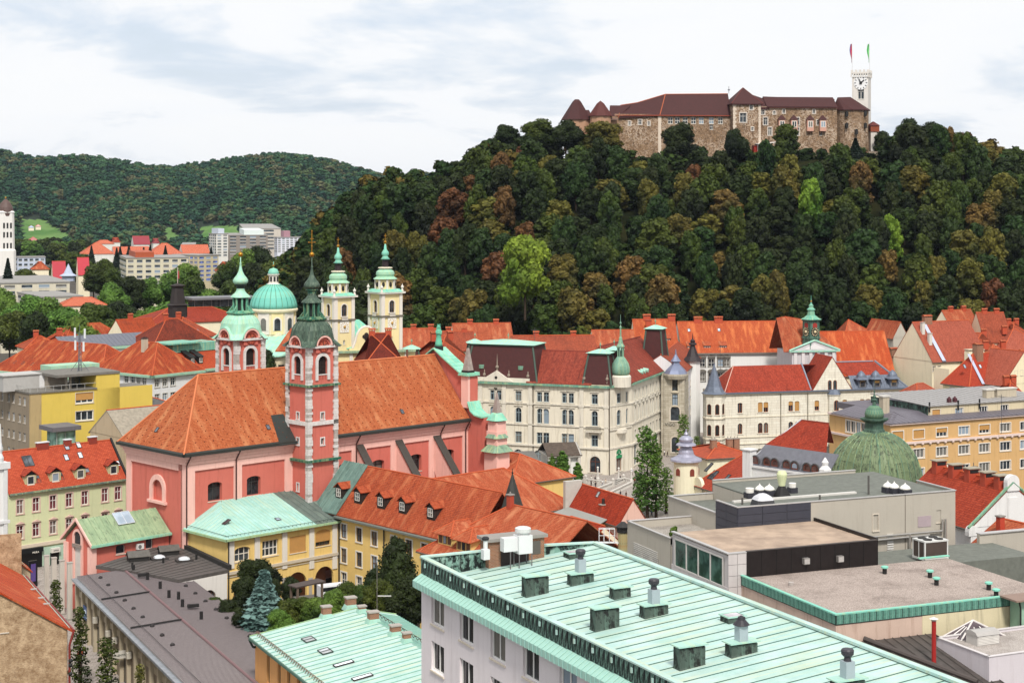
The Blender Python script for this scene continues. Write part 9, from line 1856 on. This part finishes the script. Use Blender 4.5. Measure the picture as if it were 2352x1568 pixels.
# ================================================================ far town
def far_town():
 W0=plaster('#d6d4cc',.3);def_=dict(nx=1,fw=.25,trim=0,tz=0,sill=0,d=.3)
 def block(lab,px,yt,yb,pu,pv,Y,wall,rows,nc,th=60,cat='apartment block',top=None,wst=None,name='apartment_block'):
  o=house(name,lab,px,yt,0,th,pu,pv,.1,wall,wall,'flat',Y=float(Y));C,L,W,ze=o.C,o.L,o.W,o.ze;h=ze-ZY(yb,Y);st=h/rows
  MB().box(-.3,L+.3,-.3,W+.3,ze,ze+.6).build('roof',flat('#8f8c88',.8),C)
  for f_,ln in (('a',L),('b',W)):
   n=max(1,int(nc*ln/max(L,W)));
   for r in range(rows):
    for c in range(n):
     x=ln*(c+.5)/n;w=ln/n*.62;o_=MB().box(-w/2,w/2,-.12,0,0,st*.55).build('window',wst or glass('#2f363c'),C,(x,0,ze-(r+.78)*st) if f_ == 'a' else (0,x,ze-(r+.78)*st),0 if f_ == 'a' else -pi/2);MB().box(-w/2,w/2,-.2,-.12,-.1,.25).build('frame',flat('#d8d8d4'),o_)
  if top:MB().box(L*top[0],L*top[1],1,W-1,ze+.6,ze+top[2]).build('roof_hut',flat(top[3]),C)
  return o
 block('long grey-cream apartment block with blue window strips in front of the plane trees',290,594,655,432,275,960,plaster('#cfc8b0',.3),5,9,72,top=(.15,.45,3.6,'#a8502f'))
 block('grey wing of the cream apartment block with blue windows on the right',455,588,648,502,396,1010,plaster('#c4b898',.3),6,6,40,wst=glass('#3a4a7a'));block('tall slim white tower block at the left of the far housing slab',497,538,590,524,480,1500,W0,8,4,60,top=(.2,.7,5,'#c4ccd8'))
 block('wide dark-balconied housing slab on the far side of the town',524,541,585,615,515,1520,plaster('#8c847c',.3),6,10,78,top=(.4,.9,5,'#d6e0dc'));block('beige housing slab behind the dark-balconied one',560,526,575,645,550,1600,plaster('#c4bcb0'),6,9,80);block('white tower block with stepped roof at the foot of the castle hill',637,546,580,712,630,1480,plaster('#d4d6de',.2),7,8,70,top=(.2,.4,6,'#a8808a'))
 block('low pale blue-grey building beside the white church tower',40,592,625,104,37,1050,plaster('#bcc4d4',.2),3,5,70,name='office_building',cat='building');block('long cream flat-roofed row of houses behind the left plane trees',2,652,680,160,-40,820,plaster('#cfc8b4',.4),2,9,66,name='flat_roof_row');block('cream flat-roofed house with rooftop terrace at the end of the row',95,684,700,190,40,740,plaster('#cfc8b8',.4),1,5,60,name='flat_roof_row')
 block('small white-columned block below the far hill',420,558,568,450,415,1750,W0,1,7,80,name='office_building')
 pt,rd=tile('#d0785c','#bf6448','#8a4a38',.1,.34,.22,.1,None,.1),TILE3()
 for n,lab,px,py,pu,zr,Y,wm,mt,kd in (('long_red_house','long pale red roofed school-like building below the far hill, left part',190,583,262,9,1420,24,pt,'hip'),('long_red_house','middle part of the long pale red roofed building',262,584,345,6,1425,20,pt,'gable'),('long_red_house','right part of the long pale red roofed building with a raised hip',345,584,420,9,1430,24,pt,'hip'),('long_red_house','far right end of the long pale red roofed building',420,582,482,7,1440,22,pt,'gable'),
 ('villa','white villa with dark red roof at the foot of the far hill',307,561,345,9,1900,22,flat('#8a3038'),'gable'),('villa','small red roofed house left of the white villa',258,556,276,5,1950,16,rd,'hip'),('villa','long low red roof between the trees left of the villa',218,560,262,4,1880,14,pt,'hip'),('villa','tiny reddish house on the meadow edge right of the villa',352,558,366,5,1950,14,flat('#7c3038'),'hip'),('villa','small house with pinkish roof behind the white church tower',66,552,88,4,1980,12,flat('#a86a68'),'hip'),('hut','little blue-roofed hut high on the green meadow',66,522,78,2.5,2420,8,flat('#9cb4d0'),'hip'),('hut','low pinkish garden hut on the green meadow',82,520,94,2.5,2440,7,flat('#c09a94'),'hip'),
 ('orange_house','small orange roof beside the chapel spire',75,618,112,4,960,12,TILE1(),'hip'),('red_house','steep bright red roof left of the pale chapel spire',122,640,152,9,900,12,flat('#a8303c',.7),'gable'),('red_house','steep crimson roof half hidden by trees right of the chapel spire',180,630,206,9,930,12,flat('#b0303c',.7),'gable'),('orange_house','low pinkish roof strip between the plane trees',140,702,245,3,700,12,pt,'hip'),('orange_house','orange roof seen between trees left of the bright bell tower',502,622,536,5,980,12,TILE1(),'hip')):
  house(n,lab,px,py,0,70,pu,None,zr,W0 if 'villa' in n or 'long' in n else CREAM,mt,kd,Wm=wm,Y=float(Y),gut=False,z0=max(0,ZY(py,Y)-5) if Y>2200 else 0)
  # white church tower at the left edge, chapel spire
 f=Fr(13,1000.0,60);t=f.E('white_church_tower','tall white church tower with a pointed brown dome at the left edge','church tower');Z=f.Z;wm=plaster('#e0ddd8',.15);r=4.3;MB().lathe([(r*1.3,0,9),(r*1.2,Z(575),9),(r*1.05,Z(572),9),(r,Z(490),9),(r*1.08,Z(488),9),(r*.9,Z(484),4)],16,rot=pi/16).build('shaft',wm,t);MB().lathe([(r*1.05,Z(496)),(r*1.08,Z(486)),(r*.95,Z(476)),(r*.65,Z(466)),(r*.25,Z(459)),(.1,Z(456))],16).build('pointed_dome',flat('#5a4640',.6),t);MB().ball((0,0,Z(454)),.5,6,5).build('finial',flat('#b8842a'),t)
 for z in (514,535,560):
  for k in range(3):
   for rz in (0,-pi/2):MB().box(-.5+k*2-2,.5+k*2-2,-r*1.06,-r*.9,Z(z)-2.6,Z(z)+.6).build('window',DARK(),t,(0,0,0),rz)
 f=Fr(157,880.0,60);t=f.E('chapel_spire','small pale slate spire above the garden trees','spire');Z=f.Z;MB().lathe([(3.0,Z(645),4),(3.0,Z(636),4),(4.2,Z(633),4),(2.2,Z(628),4),(.1,Z(606),4)],12).build('spire_roof',flat('#aab4c8',.5),t)
far_town()
# ================================================================ trees in the town, garden, square
def town_trees():
 def T_(px,top,Y,rad,kd,mat,lab,hgt=None,grp=None,name='broadleaf_tree',i=None):
  zt=ZY(top,Y);h=hgt or zt;tree(WX(px,Y),Y,zt-h,h,rad,kd,rng.randrange(4) if i is None else i,mat,lab,grp,name=name,zr=None if kd in ('wood','city','near') else h*.93)
 A=[(10,668,690,'at the left edge'),(62,672,680,'second from the left edge'),(22,710,640,'low at the left edge'),(108,690,660,'behind the long orange roof'),(78,722,620,'directly above the long orange roof'),(150,712,640,'left of the antenna mast'),(190,735,600,'right of the antenna mast'),(215,690,660,'left of the darkest group'),(258,655,740,'tallest left of the louvred turret'),(300,640,760,'above the mossy roof'),(345,634,780,'behind the louvred turret'),(395,625,800,'left of the cathedral, behind the turret'),(440,640,780,'above the glass pavilion'),(470,672,740,'just right of the turret'),(280,700,680,'in front of the tall group'),(330,705,670,'directly left of the turret'),(380,700,670,'hidden behind the turret'),(235,730,640,'low between the orange roofs'),(430,610,860,'in front of the cream apartment wing'),
 (560,578,900,'left of the dark green spire, tall'),(600,570,920,'above the cathedral lantern'),(650,575,850,'right of the cathedral lantern'),(690,590,780,'behind the left cathedral tower'),(590,610,820,'above the big turquoise dome'),(520,605,880,'left of the mint spire'),(700,640,700,'between dome and cathedral tower'),(820,640,600,'between the two cathedral towers'),(540,650,760,'below the mint spire')]
 for k,(px,top,Y,w) in enumerate(A):T_(px,top,Y,rng.uniform(8.5,11),'city',('plane','plane','mid','plane','dark')[k % 5] if px<500 else ('mid','plane','dark')[k % 3],'full green plane tree '+w,22)
 for px,top,Y,w in ((190,600,980,'beside the chapel spire'),(232,592,1050,'between the long roof and the cream block'),(215,612,900,'right of the chapel spire'),(60,622,900,'in front of the white church tower'),(110,612,1000,'left of the chapel spire'),(255,620,900,'left of the cream apartment block'),(180,575,1150,'before the long red roof')):T_(px,top,Y,9,'city','mid','rounded garden tree '+w,18)
 for k in range(26):px=40+k*7.6+rng.uniform(-3,3);T_(px,553+rng.uniform(-6,8)+(18 if k>20 else 0),rng.uniform(1500,1750),13,'wood',('mid','plane','dark')[k % 3],('round','low','tall')[k % 3]+' tree in the far green belt, '+('right beside the white church tower' if px<60 else 'above the pale office block' if px<100 else 'below the green meadow' if px<140 else 'left of the long red roof' if px<180 else 'above the long red roof' if px<215 else 'left of the white villa'),24,'trees in the green belt below the far hill')
 for px,Y,s in ((268,1250,9),(276,1250,10),(296,1260,10),(330,1240,11),(345,1250,12),(380,1300,9),(485,1250,9),(210,1200,10)):T_(px,560+rng.uniform(2,10),Y,5,'cone','pine','small dark conifer in front of the long red roof',18,'dark conifers before the long red roof','conifer')
 T_(18,594,860,5.5,'cone','pine','dark open cedar in front of the white church tower',20,name='cedar')
 # garden
 T_(590,1282,288,4.4,'near','dark','dense dark round tree in the cloister garden',9.5,i=0);T_(560,1326,280,3.0,'near','dark','dark bushy tree left of the blue spruce',8,i=1);T_(607,1310,262,6.6,'cone','spruce','blue-grey spruce in the cloister garden',12.5,name='blue_spruce',i=0)
 T_(912,1228,277,4.7,'egg','dark','tall dense egg-shaped dark tree beside the white hotel',19,i=0);T_(880,1330,262,3.2,'near','mid','leafy tree at the foot of the egg-shaped tree',9,i=2);T_(945,1330,258,4,'near','dark','dark tree between hotel and copper roof house',10,i=3);T_(860,1300,284,3,'egg','dark','slender dark tree left of the egg-shaped tree',11,i=1)
 for k,(px,top,Y,r,m,w) in enumerate(((492,1368,280,2.6,'mid','ivy-green bush below the white lunette wall'),(524,1376,272,2.4,'dark','dark bush beside the hall roof'),(560,1395,262,2.6,'dark','low bush at the foot of the blue spruce'),(655,1382,262,3.0,'mid','mid green shrub right of the spruce'),(690,1368,264,3.0,'mid','rounded shrub left of the first brick chimney'),(722,1372,262,2.4,'plane','fresh green bush behind the first brick chimney'),(770,1352,268,3.0,'plane','light green bush in front of the white van'),(800,1340,272,2.6,'mid','bush between the brick chimneys and the wing'),(835,1345,266,3.0,'mid','leafy bush right of the van'),(625,1330,284,2.4,'dark','dark bush under the cloister arches'),(668,1325,290,2.2,'dark','climbing bush left of the arcade pillar'),(640,1400,256,2.4,'plane','yellow-green shrub by the copper roof corner'))):T_(px,top,Y,r,'near',m,w,None and 0 or max(3.5,min(7,ZY(top,Y))),name='garden_bush',i=k % 4)
 # street trees left, poplars on the square
 for px,top,Y,r,m,w in ((128,1330,276,1.6,'dark','slim dark street tree between the pale pillars'),(184,1392,259,1.9,'mid','street tree with yellowing top beside the hall'),(247,1462,247,2.1,'dark','rounded dark street tree nearest the bottom edge'),(322,1522,240,1.2,'olive','small yellow-green sapling at the bottom edge')):T_(px,top,Y,r*1.1,'poplar','mid' if m == 'dark' else m,w,ZY(top,Y),name='street_tree')
 for px,top,bot,r,w in ((1487,975,1190,4.2,'tallest poplar on the square, left of its twin'),(1507,1010,1190,3.0,'second poplar directly beside the tallest'),(1530,1070,1180,2.5,'small poplar beside the pavilion turret'),(1470,1080,1185,2.6,'low leafy poplar left of the tall pair'),(1570,950,1062,2.6,'street tree in front of the white street house'),(1600,1000,1045,1.6,'small tree at the corner turret of the gabled house'),(1267,1038,1120,1.6,'leftmost of three slim cypresses before the palace'),(1292,1030,1125,2.3,'middle and largest of three slim cypresses before the palace'),(1327,1058,1130,1.7,'rightmost of three slim cypresses before the palace')):Y=YZ(bot);T_(px,top,Y,r*(1.05 if px>1400 else 1),'poplar' if px>1400 else 'tall','plane',w,ZY(top,Y),name='poplar',i=rng.randrange(3))
 T_(2176,905,468,3.6,'near','mid','dark green rooftop bush in front of the cream house',5,name='roof_garden_bush',i=0);T_(615,800,455,3.2,'egg','dark','dark conical tree between the bright bell tower and the cathedral',14,name='cypress',i=0)
town_trees()
def square():
 o=struct(MB().prism([(WX(1040,560),560),(WX(1200,380),380),(WX(1560,380),380),(WX(1640,560),560)],-.1,.1).build('town_square',PAVE));
 # balustraded bridge ramps
 wm=flat('#c9c4bc',.85)
 def bal(name,lab,pts):
  t=thing(name,lab,'balustrade',(*pts[0],0),0,'white bridge balustrades')
  for a,b in zip(pts,pts[1:]):
   d=Vector((b[0]-a[0],b[1]-a[1]));L=d.length;rz=atan2(d.y,d.x);loc=(a[0]-pts[0][0],a[1]-pts[0][1],.1);MB().box(0,L,-.25,.25,1.0,1.25).box(0,L,-.3,.3,0,.3).build('rail',wm,t,loc,rz)
   n=int(L/.8);m=MB();[m.lathe([(.16,.3),(.22,.55),(.1,.8),(.15,1.0)],6,.4+i*L/n,0) for i in range(n)];m.build('balusters',wm,t,loc,rz);MB().box(-.4,.4,-.4,.4,0,1.5).build('pier',wm,t,loc,rz);MB().ball((0,0,1.85),.4,8,6).build('stone_ball',wm,t,loc)
 g=lambda px,py:PZ(px,py,0)[:2]
 bal('bridge_balustrade','upper white balustrade of the bridge ramps',[g(1345,1110),g(1408,1118),g(1430,1107)]);bal('bridge_balustrade','middle white balustrade curving down the bridge',[g(1360,1136),g(1432,1108),g(1454,1112)]);bal('bridge_balustrade','lower white balustrade behind the pink gable',[g(1392,1145),g(1452,1116)]);bal('bridge_balustrade','short balustrade right of the pink gable',[g(1470,1180),g(1493,1168)])
 for px,py,lab in ((1373,1108,'left'),(1421,1110,'middle'),(1450,1112,'right')):x,y=g(px,py);t=thing('bridge_lamp',lab+' white bridge lamp on its pedestal','lamp',(x,y,0),0,'bridge lamps');MB().lathe([(.5,0),(.5,1.2),(.25,1.5),(.2,3.2),(.3,3.4),(.1,3.7)],10).build('post',wm,t);MB().ball((0,0,4.0),.3,8,6).build('globe',flat('#e0ddd6',.3),t)
 # white temple-like house, dark shed roofs
 f=Fr(1262,YZ(1120),78);t=f.E('temple_pavilion','small white pedimented pavilion with a mossy tiled roof beside the cypresses','pavilion');L=f.S(1330);z=f.Z(1049);MB().box(0,L,.6,10,0,z).build('wall',plaster('#d9d8d4',.2),t);MB().box(-.6,L+.6,-.6,10,z-.1,z+.4).build('cornice',wm,t);roof(t,[[(-.7,-.7,z+.4),(L+.7,-.7,z+.4),(L+.7,5,z+3),(-.7,5,z+3)],[(-.7,10.5,z+.4),(L+.7,10.5,z+.4),(L+.7,5,z+3),(-.7,5,z+3)]],flat('#5c5046',.95,name='mossy_tile',var=.7),.25);MB().xprism([(-.7,z+.4),(10.5,z+.4),(5,z+3)],L+.2,L+.7).build('pediment',wm,t);[MB().lathe([(.5,0),(.42,z)],10,x,0).build('column',wm,t) for x in (0,L*.33,L*.66,L)]
 f=Fr(1140,YZ(1125),80);t=f.E('market_shed','low dark grey shed roofs in front of the palace ground floor','shed');L=f.S(1235);z=f.Z(1062);MB().box(0,L,0,7,0,z).build('wall',plaster('#8f8a84'),t);MB().slab([(-.5,-.8,z),(L+.5,-.8,z),(L+.5,8,z+1.6),(-.5,8,z+1.6)],.2).build('roof',flat('#77736e',.6,.2,var=.4),t)
 # cafe parasol, lamps
 x,y=g(1546,1018);t=thing('parasol','large white cafe parasol at the street entrance','parasol',(x,y,0));MB().tube((0,0,0),(0,0,3.6),.06,6).build('pole',flat('#8a8a88'),t);MB().lathe([(2.6,3.1,6),(.1,4.0,6)],16).build('canopy',flat('#dcd8d0',.8),t)
 for px,py,lab in ((1609,992,'dark street lamp with hanging flower baskets beside the gabled house'),(1550,1045,'dark street lamp in front of the cafe')):x,y=g(px,py);t=thing('street_lamp',lab,'street lamp',(x,y,0));MB().tube((0,0,0),(0,0,5.4),.12,6).build('post',DARK(),t);MB().lathe([(.15,5.4),(.4,5.9),(.1,6.3)],8).build('lantern',DARK(),t);[MB().ball((dx,0,4.6),.4,7,5).build('flower_basket',flat('#8a2c3c'),t) for dx in (-.6,.6)]
 # people: one continuous body each, with hair and clothes as children
 def person(px,py,lab,top,leg,a=0,walk=.25,hair='#2a1c14',bag=None,Yg=0):
  x,y=g(px,py);t=thing('person',lab,'person',(x,y,.1),a,'people on the square');sk=flat('#b98a70',.7,name='skin')
  m=MB();m.lathe([(.1,.9),(.17,.95),(.16,1.1),(.19,1.35),(.17,1.45),(.06,1.5),(.055,1.55),(.09,1.6),(.1,1.68),(.08,1.76),(.02,1.8)],10)
  for s in (-1,1):m.tube((.09*s,0,.95),(.1*s,walk*s*.5,.5),.085,7,.06).tube((.1*s,walk*s*.5,.5),(.1*s,walk*s,.05),.06,7,.045).tube((.1*s,walk*s-.06,.03),(.1*s,walk*s+.16,.03),.045,5).tube((.19*s,0,1.42),(.25*s,-walk*s*.5,1.12),.05,6,.04).tube((.25*s,-walk*s*.5,1.12),(.22*s,-walk*s*.9+.08,.88),.04,6,.03).ball((.22*s,-walk*s*.9+.09,.83),.045,5,4)
  m.build('body',sk,t,smooth=True);MB().lathe([(.185,.95),(.18,1.1),(.205,1.36),(.18,1.46),(.08,1.5)],10).tube((-.19,0,1.42),(-.25,walk*.4,1.14),.065,6).tube((.19,0,1.42),(.25,-walk*.4,1.14),.065,6).build('top',flat(top,.8,var=.05),t)
  m=MB();m.lathe([(.175,.85),(.185,.98)],10);[m.tube((.09*s,0,.95),(.1*s,walk*s*.5,.5),.1,7,.08).tube((.1*s,walk*s*.5,.5),(.1*s,walk*s*.95,.12),.08,7,.065) for s in (-1,1)];m.build('trousers',flat(leg,.8,var=.05),t);MB().ball((0,-.02,1.72),.112,8,6,.95).build('hair',flat(hair),t);return t
 Pp=((1358,1168-60,'person in white beside the left bridge lamp','#d8d4cc','#2a2c34'),(1367,1109,'person in black near the left bridge lamp','#1c1c20','#1c1c20'),(1431,1108,'person in dark red leaning by the middle lamp','#7c2c30','#2c2c34'),(1424,1106,'person in dark clothes beside the one in red','#26242c','#3c3440'),(1358,1120,'person in black on the ramp, left','#1c1c20','#2a2a30'),(1368,1122,'person in black shirt on the ramp, right','#26262a','#3a3a44'),(1384,1117,'person in a white shirt on the bridge','#dcdad6','#8c8c94'),(1391,1116,'person in cream on the bridge','#c9b8a0','#b0a49c'),(1458,1113,'person with red top at the right lamp','#8c3034','#2c2c30'),(1444,1158,'man in dark clothes walking on the lower square','#3a2c2c','#1e1e24'),(1453,1160,'woman in black walking on the lower square','#16161a','#16161a'),(1461,1146,'person in olive at the poplars','#4a4434','#2c2c2c'),(1463,1163,'person in khaki near the poplar trunk','#6a6244','#3c3a34'),
 (1497,1187,'person in blue under the tall poplar','#2c5a9c','#2a3040'),(1451,1092,'person in pale blue at the palace corner','#b4bccc','#3c3c48'),(1526,1047,'person in white in the street','#d8d4d0','#2c2c30'),(1533,1050,'person in black in the street','#1c1c20','#1c1c20'),(1538,1044,'person in pink in the street','#c06a84','#2c2c34'),(1523,1040,'person in dark blue further up the street','#2c3448','#24242c'),(1530,1038,'person in grey further up the street','#6c6c70','#2c2c34'),(1518,1066,'person in black by the palace side wall','#1a1a1e','#1a1a1e'),(1614,985,'person in red beside the flower lamp','#a83440','#3c2c2c'),(180,1520,'person in red sitting group beside the street tree','#8c2c30','#2c3040'),(190,1516,'person in orange beside the street tree','#b0583c','#2c2c34'))
 for i,(px,py,lab,a,b) in enumerate(Pp):person(px,py,lab,a,b,(i*1.3) % 6.2)
 # cyclists
 for px,py,lab,c in ((1425,1145,'cyclist in dark top riding a bicycle, left of the pair','#26262c'),(1438,1147,'cyclist in brown riding a bicycle, right of the pair','#4a3428')):
  t=person(px,py,lab,c,'#2c2c30',1.2,.3);t.location.z=.35;x,y=g(px,py);b=thing('bicycle',('dark bicycle under the left cyclist','dark bicycle under the right cyclist')[px>1430],'bicycle',(x,y,.1),1.2+pi/2)
  for s in (-.55,.55):m=MB();[m.tube((s+.34*cos(k*pi/6),0,.34+.34*sin(k*pi/6)),(s+.34*cos((k+1)*pi/6),0,.34+.34*sin((k+1)*pi/6)),.035,4) for k in range(12)];m.build('wheel',DARK(),b)
  MB().tube((-.55,0,.34),(-.15,0,.85),.03,4).tube((-.15,0,.85),(.4,0,.85),.03,4).tube((.4,0,.95),(.55,0,.34),.03,4).tube((-.15,0,.85),(0,0,.34),.03,4).tube((0,0,.34),(.42,0,.8),.03,4).build('frame',DARK(),b);MB().box(-.28,0,-.08,.08,.9,.95).build('saddle',DARK(),b);MB().tube((.38,-.25,1.02),(.38,.25,1.02),.025,4).build('handlebar',DARK(),b)
  # garden pergola, van, parked car
 f=Fr(680,268.0,50);z=1.2;t=f.E('pergola','dark flat-roofed timber shelter in the cloister garden','shelter');zt=f.Z(1348);MB().slab([(0,0,zt),(5.6,0,zt+.2),(5.6,2.4,zt+.2),(0,2.4,zt)],.2).build('roof',flat('#4a403c'),t);[MB().box(x,x+.3,y,y+.3,0,zt-.1).build('post',flat('#6a5a4c'),t) for x in (.3,4.9) for y in (.1,2)]
 f=Fr(737,278.0,62);t=f.E('parked_van','white van with dark windows parked by the cloister arches','van');zc=f.Z(1372);w=flat('#dcdcde',.3,var=.04);L=5.2;m=MB();m.xprism([(0,.5),(2.0,.5),(2.0,1.4),(1.85,2.3),(.15,2.3),(0,1.4)],0,L*.82).hexa([(L*.82,0,.5),(L,.1,.5),(L,1.9,.5),(L*.82,2.0,.5),(L*.82,.15,2.2),(L*.96,.2,1.25),(L*.96,1.8,1.25),(L*.82,1.85,2.2)]);m.build('body',w,t,(0,0,zc-.5));MB().box(.3,L*.8,-.02,.03,1.4,2.05).box(L*.84,L*.93,.2,1.8,1.5,2.0).build('window',glass('#14171c'),t,(0,0,zc-.5));[MB().tube((x,y,.35),(x,y+.22,.35),.36,12).build('wheel',DARK(),t,(0,0,zc-.5)) for x in (.9,4.2) for y in (-.05,1.85)];MB().box(-3,9,-3,5,0,zc-.52).build('garden_terrace',flat('#5a564e'),None,(t.location.x,t.location.y,0),t.rotation_euler.z)['kind']='structure'
 f=Fr(667,272.0,62);t=f.E('parked_car','white car glimpsed between the garden shrubs','car');zc=f.Z(1398);m=MB();m.xprism([(0,.35),(1.7,.35),(1.7,.85),(1.5,1.4),(.2,1.4),(0,.85)],1.1,3.2).box(0,4.1,0,1.7,.35,.9);m.build('body',w,t,(0,0,0));MB().box(1.3,3.0,-.01,.0,.92,1.3).build('window',glass('#14171c'),t);[MB().tube((x,y,.32),(x,y+.2,.32),.32,12).build('wheel',DARK(),t) for x in (.8,3.3) for y in (-.02,1.52)]
 t=thing('garden_lamp_pole','thin garden pole with a horizontal light arm in front of the egg-shaped tree','pole',(WX(866,252),252,0));MB().tube((0,0,0),(0,0,ZY(1290,252)),.06,5).build('post',flat('#6a6660'),t);MB().box(.1,2.1,-.06,.06,ZY(1369,252),ZY(1369,252)+.15).build('light_arm',flat('#c4c4c0'),t)
square()
def antennas():
 m_=flat('#5a5c60',.5,.4)
 for px,py,Y,h,lab in ((1228,752,500,5,'behind the palace mansard'),(860,780,470,4,'above the dark rusty roof'),(238,770,560,4,'on the mossy roof'),(2236,1062,300,5,'above the red brick-chimney roof'),(2300,905,430,4,'on the pale metal roof'),(1655,792,530,4,'on the three-dormer roof'),(2010,880,470,5,'behind the copper finial')):
  z=ZY(py,Y);t=thing('tv_antenna','thin television antenna '+lab,'antenna',(WX(px,Y),Y,z-h),rng.uniform(0,3));MB().tube((0,0,-6),(0,0,h),.06,5).build('mast',m_,t);m=MB();m.tube((-1.1,0,h*.85),(1.1,0,h*.85),.035,4);[m.tube((x,-.5,h*.85),(x,.5,h*.85),.03,4) for x in (-1,-.6,-.2,.2,.6,1)];m.tube((-.6,0,h*.55),(.6,0,h*.55),.035,4);m.build('aerial',m_,t)
antennas()
def haze_box():
 T=NT('haze');n=T.n;n.remove(T.p);v=n.new('ShaderNodeVolumePrincipled');v.inputs['Color'].default_value=(.72,.82,1,1);v.inputs['Density'].default_value=.00002;v.inputs['Anisotropy'].default_value=.2
 T.l.new(v.outputs[0],n['Material Output'].inputs['Volume'])
 tag(MB().box(-9100,9100,-900,14100,-1.5,240).build('haze',T.m),kind='stuff')
haze_box()
